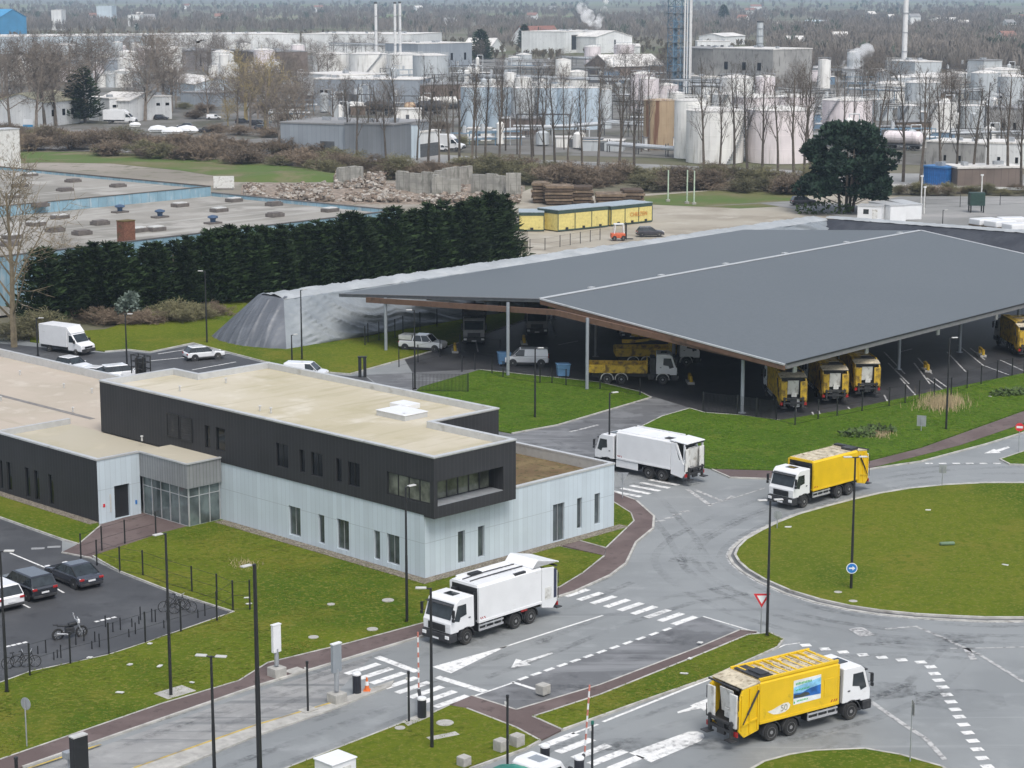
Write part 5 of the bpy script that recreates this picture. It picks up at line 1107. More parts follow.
# bins and stops under the carport
def wbin(b, label):
    r = empty('wheelie_bin', at(*b), rz(170), label, 'bin'); MB().add([(x*a,y*a,z) for z,a in ((.15,.85),(1.25,1)) for x,y in ((-.5,-.65),(.5,-.65),(.5,.65),(-.5,.65))], [(0,3,2,1),(4,5,6,7),(0,1,5,4),(1,2,6,5),(2,3,7,6),(3,0,4,7)]).build('body', BINBLUE, r, bevel=.04)
    MB().box(-.55,.55,-.7,.7,1.25,1.38).build('lid', BINBLUE, r, bevel=.05)
    for x in (-.4,.4):
        for y in (-.5,.5): wheel(r, x, y, .1, .06, 1)
wbin((504,365),'blue wheeled bin left of the white utility van'); wbin((563,377),'blue wheeled bin right of the white utility van')
def guard(b, label):
    r = empty('post_guard', at(*b), rz(-3), label, 'post guard'); MB().box(-.9,.9,-.35,.35,0,.25).build('base', CONC, r, bevel=.03); MB().cyl((-.8,0,.25),(-.8,0,.8),.16,n=8).cyl((.5,0,.25),(.5,0,.9),.16,n=8).cyl((-.8,0,.75),(.5,0,.85),.12,n=8).build('bumper_bar', YELLOW_D, r)
guard((455,352),'yellow impact guard at the foot of a carport post by the dark lorry'); guard((524,344),'yellow impact guard between the two dark lorries'); guard((926,371),'yellow impact guard at the eave post right of the three yellow lorries'); guard((981,356),'yellow impact guard at the farthest right eave post'); guard((690,383),'yellow impact guard in front of the white tipper cab')
# lorry with teal tarpaulin at the exit barrier (only its top shows)
tt = empty('covered_lorry', place(545,764,1.3,0,44.5) + Vector((0,0,0)), rz(44.5), 'white cabbed lorry with teal tarpaulin load at the bottom edge', 'lorry')
v = at(524,767,2.15); f = fwd(44.5); tt.location = (v.x - f.x*.75, v.y - f.y*.75, 0)
MB().xz([(.9,.4),(.9,2.15),(1.2,2.3),(2.3,2.3),(2.9,1.45),(3.5,1.2),(3.6,.4)], -1.0, 1.0).build('cab', WHITE, tt, bevel=.12, seg=3); MB().box(1.4,2.0,-.4,.4,2.3,2.33).build('roof_hatch', POST, tt, bevel=.01)
MB().xz([(2.33,2.24),(2.88,1.5),(2.84,1.46),(2.29,2.2)], -.85, .85).build('windscreen', GLASS, tt); 
for s in (-1,1):
    MB().xz([(1.2,2.05),(2.2,2.05),(2.6,1.5),(1.2,1.45)], min(s*.99,s*1.01), max(s*.99,s*1.01)).build('side_window', GLASS, tt)
    MB().obox((2.7,s*1.16,1.75),(.12,.2,.36)).build('mirror', BLACK, tt); wheel(tt, 2.6, s*.85, .38, .25, s); wheel(tt, -2.6, s*.85, .38, .4, s)
MB().box(-4.3,.85,-1.15,1.15,.5,.8).build('chassis', DARK, tt); MB().box(-4.3,.7,-1.25,1.25,.8,1.75).build('load_bed', WHITE_D, tt)
m = MB(); nx, ny = 18, 8; vs = []; 
for i in range(nx+1):
    for j in range(ny+1):
        x = -4.35+5.1*i/nx; y = -1.3+2.6*j/ny; vs.append((x,y,1.95+.25*(1-(y/1.3)**2)+.12*noise.noise(Vector((x*1.3,y*1.5,3)))))
m.add(vs, [(i*(ny+1)+j,(i+1)*(ny+1)+j,(i+1)*(ny+1)+j+1,i*(ny+1)+j+1) for i in range(nx) for j in range(ny)]); m.build('tarpaulin', TEAL, tt, smooth=True)
# ---------------------------------------------------------------- tarped mound and basin edge
T0 = at(270,295,5.0); dT = fwd(hd(at(282,297,5.0), at(822,219,5.0))); nT = Vector((dT.y, -dT.x, 0)); LT = (at(826,218,5) - at(282,297,5)).length
TM = empty('tarped_mound', (T0.x,T0.y,0), 0, 'long mound under wrinkled grey plastic tarp beside the carport', 'tarped mound')
def fold(x, y, a=1.0):
    n = noise.noise(Vector((x*.3, y*.3, 0))); r = 1-abs(noise.noise(Vector((x*.30+y*.45, y*.10, 5))))*3.2
    return a*(.12*n + .2*max(0, r-.2))
def crease(q, p, z):          # long narrow folds: fine across (q), stretched along (p), both in metres
    w_ = .5*noise.noise(Vector((p*.10, q*.15, z+3)))
    r = max(0, 1-abs(noise.noise(Vector((q*.62+w_, p*.055, z))))*4.5); r2 = max(0, 1-abs(noise.noise(Vector((q*1.15-w_, p*.09, z+7))))*4)
    return .20*r*r + .10*r2 + .16*noise.noise(Vector((q*.3, p*.1, z+11)))
def strip_mesh(rows, closed=False):
    m = MB(); n = len(rows[0]); 
    for r in rows: m.v += [tuple(p) for p in r]
    m.f = [(i*n+j, i*n+j+1, (i+1)*n+j+1, (i+1)*n+j) for i in range(len(rows)-1) for j in range(n-1)]; return m
def section(s, up0, up1, w0, w1, z0, z1, k, n=40):
    out = []; am = min(1.0, s/2.5)
    for j in range(n+1):
        t = j/n; u = w0 + (w1-w0)*t; z = z0 + (z1-z0)*t; w_ = t*6.2; kk = min(1.0, max(0.0, (s-1)/14)); sl = .95-.62*kk; d = crease(s*sl + w_*(1-.35*(1-kk)), s*(1-.5*(1-kk)) - w_*sl, k)*2.6*(am if 0 < j < n else 0)
        out.append(dT*s + nT*(u + d*.7) + Vector((0,0,z + d*.5)))
    return out
NS = 240
rows = [[p + dT*(-3.2*(1-p.z/4.8)*max(0,1-i/14)) for p in section(LT*i/NS, 0, 0, 6.2, 2.2, 0.02, 4.75, 0)] for i in range(NS+1)]
strip_mesh(rows).build('tarp_side', TARP, TM, smooth=True)
strip_mesh([section(LT*i/NS, 0, 0, -2.0, -6.5, 4.8, 0.02, 2, 6) for i in range(NS+1)]).build('tarp_side', TARP, TM, smooth=True)
rows = []
for i in range(NS*2+1):
    s = LT*i/(NS*2); r = []
    for j in range(9):
        u = 2.3 - 4.4*j/8; d = fold(s*1.6, u*2+50)*1.1*(0 if j == 0 else 1); r.append(dT*s + nT*u + Vector((0,0,4.72 + d + .3*(1-((u-.1)/2.2)**2))))
    rows.append(r)
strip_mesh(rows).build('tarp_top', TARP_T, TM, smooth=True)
rows = []
for i in range(25):
    t = i/24; r = []
    for j in range(97):
        q = j/96; u = (-6.5 + 12.7*q)*(1-t) + (-2.05 + 4.3*q)*t; d = (crease(u*1.3 + t*1.5, t*5, 21)*min(1,8*q,8*(1-q)) + 1.5*sin(pi*q)*(1-t*t) + .25*sin(pi*q)) if 0 < j < 96 else 0
        r.append(dT*(-3.2*(1-t) - d) + nT*u + Vector((0,0,.02 + 4.8*t)))
    rows.append(r)
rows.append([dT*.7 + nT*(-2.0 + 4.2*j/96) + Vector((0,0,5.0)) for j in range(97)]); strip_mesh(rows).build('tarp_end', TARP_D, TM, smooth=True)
# second arm: dark sheet facing the yard, pale folded crest
a = at(826,218,5.0); b = at(1030,233,5.0); dd = (b-a).normalized(); L2 = (b-a).length + 30; n2 = Vector((dd.y,-dd.x,0))
if n2.y > 0: n2 = -n2
BE = empty('basin_bank', (a.x,a.y,0), 0, 'bank lined with dark plastic sheet and pale crest beyond the carport', 'lined bank')
rows = [[dd*(L2*i/120) + n2*(7*(1-j/10) + fold(i*.7, j*.8)*.5) + Vector((0,0,.02 + 4.9*j/10)) for j in range(11)] for i in range(121)]
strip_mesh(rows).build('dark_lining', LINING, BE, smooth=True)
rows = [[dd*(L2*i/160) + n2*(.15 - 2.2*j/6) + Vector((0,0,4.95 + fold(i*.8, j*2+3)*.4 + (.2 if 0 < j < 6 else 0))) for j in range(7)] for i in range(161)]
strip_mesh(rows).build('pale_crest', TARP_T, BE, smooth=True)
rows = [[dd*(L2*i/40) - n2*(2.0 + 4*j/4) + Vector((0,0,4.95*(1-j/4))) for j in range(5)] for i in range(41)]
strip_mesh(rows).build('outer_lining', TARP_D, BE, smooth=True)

# ---------------------------------------------------------------- vegetation makers
def frame(d):
    u = d.orthogonal().normalized(); return u, d.cross(u)
def bare(seed, H, r0, nb, spread, up, sub, twig, start=.25, jit=.5, gap=.62, multi=1):
    rnd = random.Random(seed); mb = MB()
    def seg(p, d, L, r, lev):
        n = 4 if lev == 0 else (3 if lev == 1 else 2); pts = [p]; dirs = []
        for i in range(n):
            d = (d + Vector((rnd.uniform(-1,1),rnd.uniform(-1,1),rnd.uniform(-.3,.6)))*jit*(.18 if lev == 0 else .3) + Vector((0,0,up*.12))).normalized()
            pts.append(pts[-1] + d*L/n); dirs.append(d)
        for i in range(n):
            ra = r*(1-.75*i/n); rb = r*(1-.75*(i+1)/n)
            if lev <= 1: mb.cyl(pts[i], pts[i+1], ra, rb, 5 if lev == 0 else 3, False)
            else:
                a, b = pts[i], pts[i+1]; u, w_ = frame((b-a).normalized()); t = rnd.uniform(0, pi); q = (u*cos(t)+w_*sin(t))*ra
                mb.quad(a-q, a+q, b+q*.4, b-q*.4)
        if lev >= 3: return
        k = nb if lev == 0 else sub[lev-1]
        for c_ in range(k):
            t = start + (1-start)*(c_+rnd.random())/k if lev == 0 else .25 + .75*(c_+rnd.random())/k
            x = min(n-1e-4, t*n); i = int(x); q = pts[i].lerp(pts[i+1], x-i); u, w_ = frame(dirs[i]); an = rnd.uniform(0, 2*pi)
            sp_ = spread*rnd.uniform(.75,1.25)*(1.15 if lev else 1); dn = (dirs[i]*cos(sp_) + (u*cos(an)+w_*sin(an))*sin(sp_)).normalized()
            if lev == 0: Ln = L*gap*(1-.55*max(0,(t-start))/(1-start))*rnd.uniform(.7,1.15)
            else: Ln = L*rnd.uniform(.38,.6)
            seg(q, dn, Ln, max(r*(1-.7*t)*(.45 if lev == 0 else .5), twig), lev+1)
    for m in range(multi):
        d = Vector((0,0,1)) if multi == 1 else Vector((rnd.uniform(-1,1)*.7,rnd.uniform(-1,1)*.7,1)).normalized()
        seg(Vector((rnd.uniform(-.3,.3),rnd.uniform(-.3,.3),0))*(multi > 1), d, H*(.93 if multi == 1 else rnd.uniform(.6,1)), r0, 0)
    return mb
def leafmass(rnd, centres, n, size, droop=.0, tris=False):
    mb = MB()
    for (c_, rad) in centres:
        for i in range(n):
            while True:
                v = Vector((rnd.uniform(-1,1),rnd.uniform(-1,1),rnd.uniform(-1,1)))
                if .15 < v.length < 1: break
            v = v.normalized()*(v.length**.45); p = Vector((c_[0]+v.x*rad[0], c_[1]+v.y*rad[1], c_[2]+v.z*rad[2])); s = size*rnd.uniform(.6,1.3)
            d = (v*.8 + Vector((rnd.uniform(-1,1),rnd.uniform(-1,1),rnd.uniform(-.6,.6)-droop))).normalized(); u, w_ = frame(d); t = rnd.uniform(0, pi); q = (u*cos(t)+w_*sin(t))*s*.38
            mb.quad(p-q, p+q, p+q*.5+d*s, p-q*.5+d*s)
    return mb
BIN = bpy.data.collections.new('bin')     # prototypes are never linked to the scene: only their meshes are used
def mesh_of(mb, mat, name):
    o = mb.build(name, mat, None, normals=False); me = o.data; bpy.data.objects.remove(o); return me
def obj(name, me, parent=None, loc=None, rot=0, scale=None):
    o = bpy.data.objects.new(name, me); COL.objects.link(o); o.parent = parent
    if loc is not None: o.location = loc
    o.rotation_euler.z = rot
    if scale is not None: o.scale = scale
    return o
# poplars: a bare trunk with a few steep branches; twigs kept as a part of their own
def two_part(seed, H, r0, *a, **k):
    full = bare(seed, H, r0, *a, **k)
    return full
POP = [mesh_of(bare(100+i, 1*20, .34, 12, .6, .8, (5,4), .04, start=.3, gap=.32), BARK_P, 'poplar') for i in range(5)]
BRD = [mesh_of(bare(200+i, 14, .34, 15, .85, .5, (9,7), .042, start=.2, gap=.66), BARK, 'broad') for i in range(4)]
BIGM = mesh_of(bare(301, 13, .34, 18, .78, .55, (10,7), .03, start=.14, gap=.72), M('pale_bark', (.19,.155,.10), .9, var=.25), 'big')
WIL = [mesh_of(bare(320+i, 9, .3, 16, .9, .3, (8,6), .04, start=.15, gap=.7), TWIG_Y, 'willow') for i in range(2)]
SHB = [mesh_of(bare(400+i, 4.0, .07, 10, .8, .35, (8,5), .04, start=.05, gap=.85, multi=7), SHRUB if i % 3 else SHRUB_G, 'shrub') for i in range(5)]
def tree(name, me, p, label, group, s=1.0, sz=None):
    o = obj(name, me, None, p, random.uniform(0, 6.28), (s, s, sz or s)); return tag(o, label, 'tree' if 'shrub' not in name else 'shrub', group)
rt = random.Random(11)
PX = [350,357,366,378,386,398,417,428,439,449,459,472,485,499,519,532,544,555,568,582,598,619,634,704,719,734,748,762,778,794,804,811,874,903,920,940,955,972,988,1008,1021]
for i, x in enumerate(PX):
    yb = 158 + (x-350)/658*29 + rt.uniform(-2,2); p = at(x, yb); p.z = -.2
    top = rt.uniform(62,90) if 600 > x else rt.uniform(60,84)
    h = height(x, yb, top); s = h/20.5
    if x == 398: tree('poplar_tree', POP[0], p, 'tall dense poplar left of centre in the bare poplar row', 'poplars in the bare row', s*1.15)
    else: tree('poplar_tree', POP[i % 5], p, 'slim bare poplar in the long row before the storage tanks', 'poplars in the bare row', s*.92, s)
for x, yb, top, k in ((36,128,52,0),(45,126,44,1),(56,125,50,2),(22,122,55,3),(10,126,58,0),(68,118,40,1),(92,100,36,2),(97,98,40,3),(145,120,42,0),(150,118,62,1),(163,112,42,2),(172,112,58,3),(158,92,34,1),(196,70,36,2),(210,72,38,0),(226,74,40,1),(242,78,44,3),(122,62,32,2),(135,58,33,0),(30,95,40,1),(5,92,44,2),(258,118,70,0),(268,132,72,2),(250,128,66,1),(290,152,88,3),(302,150,92,0),(280,146,96,1),(333,126,84,2),(346,110,80,3),(388,128,86,0)):
    p = at(x, yb); p.z = -.2; h = height(x, yb, top); tree('bare_tree', BRD[k], p, 'bare spreading tree standing among the sheds at the upper left', 'bare trees among the sheds', h/14)
for x, yb, top, k, l in ((246,122,58,0,'tall yellowish willow above the pale gabled shed'),(228,126,100,1,'low round yellowish willow beside the pale gabled shed'),(266,130,62,1,'yellowish willow left of the grey flat warehouse')):
    p = at(x, yb); tree('willow_tree', WIL[k], p, l, None, height(x, yb, top)/9.2)
p = at(14,347); o = obj('bare_tree', BIGM, None, p, .6, (1.12,1.12,height(14,347,178)/13.2)); tag(o, 'big pale bare tree at the left edge beside the white box van', 'tree')
p = at(62,300); o = obj('bare_tree', BIGM, None, p, 2.6, (.5,.5,.55)); tag(o, 'small pale bare tree at the left end of the conifer row', 'tree')
for i in range(44):
    x = 2 + i*9.4 + rt.uniform(-4,4); yb = 57 + rt.uniform(0,4); p = at(x,yb); p.z = -.2
    tree('bare_tree', BRD[i % 4] if i % 3 else POP[i % 5], p, 'slim bare tree standing before the long pale warehouse', 'bare trees before the long warehouse', height(x,yb,rt.uniform(31,42))/(14.5 if i % 3 else 20.5))
rt3 = random.Random(31)
for i in range(58):
    x, yb = rt3.uniform(415,1030), rt3.uniform(126,158); p = at(x,yb); p.z = -.2
    tree('poplar_tree', POP[i % 5], p, 'thin bare tree behind the poplar row among the tanks', 'thin trees behind the poplar row', rt3.uniform(.55,.75), rt3.uniform(.8,1.05))
for i in range(46):
    x, yb = rt3.uniform(470,1030), rt3.uniform(62,118); p = at(x,yb); p.z = -.2
    tree('bare_tree', rt3.choice(BRD), p, 'bare tree standing among the tanks and pipe bridges', 'bare trees among the tanks', rt3.uniform(.6,1.0))
for i in range(40):
    x, yb = rt3.uniform(0,345), rt3.uniform(66,126); p = at(x,yb); p.z = -.2
    tree('bare_tree', rt3.choice(BRD), p, 'bare tree in the brown thicket of trees at the upper left', 'bare trees of the upper left thicket', rt3.uniform(.6,1.15))
# brown scrub along the works road and under the conifers
def shrub(x, y, w_, label, group, g=0):
    p = at(x, y); s = w_/ppm(y)/5.0; tree('brown_shrub', SHB[g], p + Vector((0,0,-.3)), label, group, s*1.25, s*rt.uniform(.42,.72))
for i in range(46):
    t = i/45; x = -5 + 335*t + rt.uniform(-5,5); y = 143 + 19*t + rt.uniform(-7,7)
    shrub(x, y, rt.uniform(20,34), 'brown leafless shrub in the thicket along the works road', 'shrubs along the works road', rt.choice((1,1,2,4,4,0)))
for i in range(60):
    t = i/59; x = 330 + 480*t + rt.uniform(-5,5); y = 170 + 20*t + rt.uniform(-6,6)
    shrub(x, y, rt.uniform(20,38), 'brown leafless shrub under the bare poplar row', 'shrubs under the poplars', rt.choice((1,2,4,1,0,3)))
for x, y, w_, g in ((196,118,16,1),(206,112,18,2),(262,112,20,1),(278,120,22,4),(250,98,16,3),(185,108,14,0),(240,134,22,1),(215,132,20,2),(265,136,24,4),(80,112,20,1),(20,118,30,2),(4,112,30,1),(300,110,14,0),(440,130,16,1),(460,146,20,3),(350,126,14,2)):
    shrub(x, y, w_, 'brown leafless shrub among the sheds of the works', 'shrubs among the sheds', g)
for i in range(12):
    x = 900 + i*12 + rt.uniform(-3,3); shrub(x, 193+rt.uniform(-2,2), rt.uniform(12,20), 'low brown shrub by the white rail at the right', 'shrubs by the white rail', rt.choice((0,3,4)))
for x, y, w_, g in ((70,318,30,1),(95,322,30,4),(118,322,26,2),(140,324,28,1),(160,322,26,4),(178,322,34,0),(196,320,30,3),(215,316,26,2),(60,330,34,0),(40,335,40,3),(25,340,40,0)):
    shrub(x, y, w_, 'brown undergrowth shrub at the foot of the conifer row', 'shrubs at the conifer row', g)
p = at(128,322); o = mesh_of(leafmass(random.Random(5), [((0,0,1.6),(1.3,1.3,1.5)),((.5,0,2.6),(.8,.8,.9))], 420, .35), M('grey_green_leaves', (.13,.17,.14), .7, var=.3), 'grey_shrub'); tag(obj('grey_shrub', o, None, p), 'pale grey green shrub before the dark conifers', 'shrub')
# dark conifer row
def conifer_mb(seed):
    rnd = random.Random(seed); mb = MB(); H = 9.0
    lead = [(0, 0, 9.3, 1.0)] + [(rnd.uniform(-1.3,1.3), rnd.uniform(-1.3,1.3), rnd.uniform(7.8,9.1), rnd.uniform(.6,.8)) for k in range(4)]
    for lx, ly, top, wd in lead:
        nw = int(26*wd) + 6
        for k in range(nw):                      # whorls of drooping branches up each leader
            z = .4 + (top-.5)*(k+rnd.random())/nw; t = z/top; Rr = wd*2.55*(1-t**1.35)**.85 + .08
            for q in range(7):
                an = rnd.uniform(0, 2*pi); L = Rr*rnd.uniform(.75,1.12)*(1+.15*sin(an*2+seed)); d0 = Vector((cos(an), sin(an), rnd.uniform(-.12,.25)))
                for j in range(5):
                    f = .35 + .65*(j+rnd.random())/5; c_ = Vector((lx,ly,z)) + d0*L*f + Vector((0,0,.22*f*f*L - .05))
                    d = (d0 + Vector((rnd.uniform(-.8,.8),rnd.uniform(-.8,.8),rnd.uniform(.1,1.0)))).normalized(); u, w_ = frame(d); tt_ = rnd.uniform(0, pi); s_ = rnd.uniform(.3,.6)*(.6+.5*wd); kk = (u*cos(tt_)+w_*sin(tt_))*s_*.24
                    mb.quad(c_-kk, c_+kk, c_+d*s_+kk*.15, c_+d*s_-kk*.15)
        for q in range(10):
            z = top - .9 + q*.09; an = rnd.uniform(0,6.28); L = .38*(1-q/11); mb.quad((lx,ly,z),(lx+.06,ly,z),(lx+L*cos(an),ly+L*sin(an),z+.25),(lx+L*.8*cos(an+.2),ly+L*.8*sin(an+.2),z+.3))
    return mb
CON = [mesh_of(conifer_mb(i+3), NEEDLE, 'conifer') for i in range(4)]
TRK = mesh_of(MB().cyl((0,0,0),(0,0,7.5),.2,.05,7), BARK, 'trunk')
def conifer(p, H, label, group=None, w_=1.0, i=0):
    r = empty('conifer_tree', p, rt.uniform(0,6.28), label, 'tree', group); s = H/9.0; r.scale = (s*w_, s*w_, s)
    obj('crown', CON[i % 4], r); obj('trunk', TRK, r); return r
A_, B_ = at(52,322), at(507,268); n = 40
for i in range(n):
    t = i/(n-1); p = A_.lerp(B_, t) + Vector((rt.uniform(-.6,.6), rt.uniform(-.8,.8), 0)); H = 8.3 + 1.3*t + rt.uniform(-.7,.6) + (.6 if t > .94 else 0)
    l = 'dark green conifer in the dense row behind the tarped mound'; gname = 'conifers in the dark row'
    if i == n-1: l = 'tallest conifer at the right end of the dark row'
    if i == 0: l = 'conifer at the left end of the dark row'
    conifer(p, H, l, gname, rt.uniform(1.3,1.55), i)
p = at(85,122); conifer(p, height(85,122,69), 'dark conifer standing alone among bare trees at the upper left', None, 1.5, 1)
for x, y, t_, l in ((221,62,52,'distant dark conifer left of the white chimneys'),(480,62,30,'dark conifer beside the white gabled house'),(524,48,25,'dark conifer by the far red roofed house'),(723,22,5,'pointed dark conifer on the far wood edge')):
    conifer(at(x,y), height(x,y,t_), l, None, 1.3, 2)
# the big dark pine
pp_ = at(846,212); HP = height(846,212,124); rp = random.Random(9)
PN = empty('pine_tree', pp_, 0, 'big dark spreading pine behind the white cabins', 'tree')
cl = []
for i in range(72):
    an = rp.uniform(0, 2*pi); z = HP*rp.uniform(.22,.97); rad = 8.6*max(.08,(1-((z/HP-.3)/.7)**2))**.6*rp.uniform(.4,1.02)
    cl.append(((rad*cos(an), rad*sin(an), z), (rp.uniform(1.3,2.2), rp.uniform(1.3,2.2), rp.uniform(.8,1.4))))
leafmass(rp, cl, 230, .62, -.2).build('crown', PINE, PN, normals=False)
m = MB()
for q in ((0,0),(1.2,.5),(-1.0,.3),(.4,-.8)): m.cyl((q[0],q[1],0),(q[0]*2.2,q[1]*2,HP*.8),.3,.08,7)
for c_, r in cl[::2]: m.cyl((c_[0]*.2,c_[1]*.2,c_[2]-2.5),c_,.11,.04,4)
m.build('trunk', BARK, PN)
# undergrowth leaves below it
tag(leafmass(rp, [((pp_.x-4,pp_.y-2,.8),(5,1.5,1.2)),((pp_.x+6,pp_.y-1,.6),(4,1.2,1))], 260, .5).build('undergrowth', LEAF, None, normals=False), kind='stuff')
# ---------------------------------------------------------------- blue clad factory at the left
ZF, ZB = 7.0, 8.0
fc = at(398,210.5,ZF); fh = hd(at(60,250,ZF), fc); f1 = fwd(fh); f2 = fwd(fh-90)
FB = empty('factory', (fc.x,fc.y,0), rz(fh), 'low factory with weathered light blue walls and grey flat roofs', 'factory')
BLU = M('blue_factory_cladding', (.23,.37,.45), .6, var=.12, scale=.4, stain=(.40,.47,.5), stain_amt=(.5,.7), stain_scale=(1,1,.3), ribs=(1.6,.03,.5))
FROOF = ground_mat('factory_roof', [(.30,.285,.255),(.22,.21,.185),(.37,.355,.325)], [(.05,.42,.6),(.12,.5,.66)], .05, .9, streak=[(0,(.02,.3,1),.52,.68,(.38,.37,.34))], bscale=6)
def inF(px, py, z): v = at(px,py,z) - fc; return v.dot(f1), v.dot(f2)
xb = -150; yb = inF(236,190.5,ZF)[1]
MB().box(xb,0,0,.35,0,ZF).box(-.35,0,.35,yb,0,ZF-.002).build('wall', BLU, FB)
MB().quad((xb,.35,ZF-.5),(-.35,.35,ZF-.5),(-.35,yb,ZF-.5),(xb,yb,ZF-.5)).build('front_roof', FROOF, FB)
MB().box(xb,.05,-.06,.4,ZF,ZF+.12).box(-.4,.05,.4,yb,ZF,ZF+.121).build('coping', M('dark_coping', (.12,.115,.11), .6), FB)
y2 = inF(10,166,ZB)[1]
MB().box(xb,-.45,yb+.01,yb+.35,ZF-.5,ZB).box(-.8,-.45,yb+.35,y2,0,ZB-.003).build('upper_wall', BLU, FB)
MB().quad((xb,yb+.3,ZB-.4),(-.75,yb+.3,ZB-.4),(-.75,y2,ZB-.4),(xb,y2,ZB-.4)).build('rear_roof', FROOF, FB)
MB().box(-.85,-.41,yb-.05,y2,ZB,ZB+.13).box(xb,-.85,yb-.05,yb+.35,ZB,ZB+.08).build('coping', M('brown_coping', (.09,.075,.06), .7), FB)
MB().box(xb,0,-.04,0,0,1.1).build('plinth', CONC, FB)
VD = M('rooflight_dark', (.13,.115,.105), .7, var=.2); VB = M('vent_blue', (.05,.09,.16), .5)
for px, py, z in ((100,224,ZF),(156,230,ZF),(82,234,ZF),(55,231,ZF),(180,206,ZF),(219,211,ZF),(234,201,ZF),(274,205,ZF),(275,216,ZF),(330,211,ZF),(60,218,ZF),(36,225,ZF),(10,245,ZF),(138,231,ZF),(12,238,ZF),(30,176,ZB),(20,187,ZB),(73,182,ZB),(65,191,ZB),(118,187,ZB),(12,198,ZB),(40,206,ZB)):
    x, y = inF(px,py,z-.4); dome = MB(); dome.obox((x,y,z-.25),(2.3,1.6,.5)); c_ = dome.build('rooflight', VD, FB, bevel=.05)
    MB().obox((x,y,z+.06),(1.9,1.3,.2)).build('rooflight_dome', VD if px % 3 else PALE, c_, bevel=.09)
for px, py in ((120,212),(160,217),(213,223)):
    x, y = inF(px,py,ZF-.4); v = MB(); v.box(x-1.1,x+1.1,y-.7,y+.7,ZF-.5,ZF-.25); v = v.build('roof_fan', VD, FB); MB().lathe([(.35,ZF-.25),(.4,ZF+.2),(.75,ZF+.35),(.7,ZF+.55),(.2,ZF+.7)], c=(x,y,0), n=14).build('fan_cowl', VB, v)
x, y = inF(126.5,243,ZF-.4); BRK = M('brick', (.19,.085,.055), .9, var=.25, scale=6, stain=(.10,.08,.04), stain_amt=(.55,.7), bmp=.4, bscale=12)
ck = MB().box(x-.9,x+.9,y-.7,y+.7,ZF-.5,ZF+2.4).build('brick_chimney', BRK, FB); MB().box(x-.95,x+.95,y-.75,y+.75,ZF+2.4,ZF+2.5).build('chimney_cap', M('mossy_cap', (.12,.09,.03), .9), ck)
r_ = empty('flat_cabin', at(3,172), rz(fh), 'pale flat roofed cabin at the left edge beyond the factory', 'cabin'); MB().box(-4,3.2,-2,2,0,9.0).build('wall', WHITE_D, r_); MB().box(-4.1,3.3,-2.1,2.1,9.0,9.2).build('roof', COPING, r_)

# ---------------------------------------------------------------- sand yard: rubble, walls, timber, containers
rr = random.Random(21); rm = [MB(), MB(), MB()]
RUB = [M('rubble_pink', (.235,.19,.15), .95, var=.35, scale=1.2), M('rubble_pale', (.36,.33,.29), .95, var=.25, scale=1.2), M('rubble_dark', (.15,.115,.09), .95, var=.3, scale=1.2)]
def pile(x0, x1, yl, n, hmax):
    for i in range(n):
        t = rr.random(); x = x0 + (x1-x0)*t; p = at(x, yl(t) + rr.uniform(-7,7)); hh_ = hmax*max(.1, noise.noise(Vector((t*9,3,0)))*.8+.55)*rr.random()**.6
        s = rr.uniform(.2,.75); rm[rr.choice((0,0,1,1,2))].obox((p.x,p.y,hh_), (s*rr.uniform(.6,1.5), s, s*rr.uniform(.3,.7)), rr.uniform(0,3), rr.uniform(-.6,.6))
pile(245, 400, lambda t: 194 + t*2, 3200, 1.4); pile(335, 385, lambda t: 186, 1300, 2.4); pile(395, 520, lambda t: 195 + t*2, 1500, 1.2)
for a, mt in zip(rm, RUB): tag(a.build('rubble', mt, None, normals=False), kind='stuff')
# smooth mound under the rubble
m = MB(); nx, ny = 60, 10; vs = []
for i in range(nx+1):
    for j in range(ny+1):
        t, q = i/nx, j/ny; p = at(240+285*t, 204-22*q); e = (4*q*(1-q))*(min(1,8*t,8*(1-t))); vs.append((p.x,p.y, -.15 + e*(.6 + 1.2*max(0,noise.noise(Vector((t*7,1.3,0)))+.2) + .4*noise.noise(Vector((t*30,q*6,0))))))
m.add(vs, [(i*(ny+1)+j,(i+1)*(ny+1)+j,(i+1)*(ny+1)+j+1,i*(ny+1)+j+1) for i in range(nx) for j in range(ny)]); tag(m.build('rubble_mound', RUB[0], None, smooth=True), kind='stuff')
p = at(292,178); m = MB(); vs = []
for i in range(21):
    for j in range(9): u = (i-10)/10; q = (j-4)/4; vs.append((p.x+u*14,p.y+q*9,-.3+1.6*max(0,1-u*u)*max(0,1-q*q)+.5*noise.noise(Vector((u*4,q*3,2)))))
m.add(vs, [(i*9+j,(i+1)*9+j,(i+1)*9+j+1,i*9+j+1) for i in range(20) for j in range(8)]); struct(m.build('grassy_hill', LAWN, None, smooth=True))
WL = M('block_wall_concrete', (.33,.32,.285), .9, var=.2, scale=.5, stain=(.17,.165,.14), stain_amt=(.48,.68), stain_scale=(1,1,.4), ribs=(1.5,.06,.6,(1.2,2.4,3.6)))
def blockwall(x0, y0, x1, y1, top, label):
    a, b = at(x0,y0), at(x1,y1); h = height(x0,y0,top); L = (b-a).length; r = empty('block_wall', a, atan2(b.y-a.y,b.x-a.x), label, 'concrete wall', 'concrete block walls')
    MB().box(0,L,-.4,.4,-.2,h).build('wall', WL, r)
    m = MB(); 
    for k in range(int(L/3)): m.box(k*3+.2,k*3+2.6,-.42,.42,h,h+rr.choice((0.02,.25,.4)))
    m.build('top_blocks', WL, r)
blockwall(338,188,362,185,169,'low concrete block wall at the left of the rubble heap')
blockwall(397,194,438,197,172,'concrete block wall behind the pale rubble, second from left')
blockwall(432,197,461,197,179,'low front concrete block wall in the middle of the rubble')
blockwall(436,190,471,184,171,'rear slanting concrete block wall above the middle rubble')
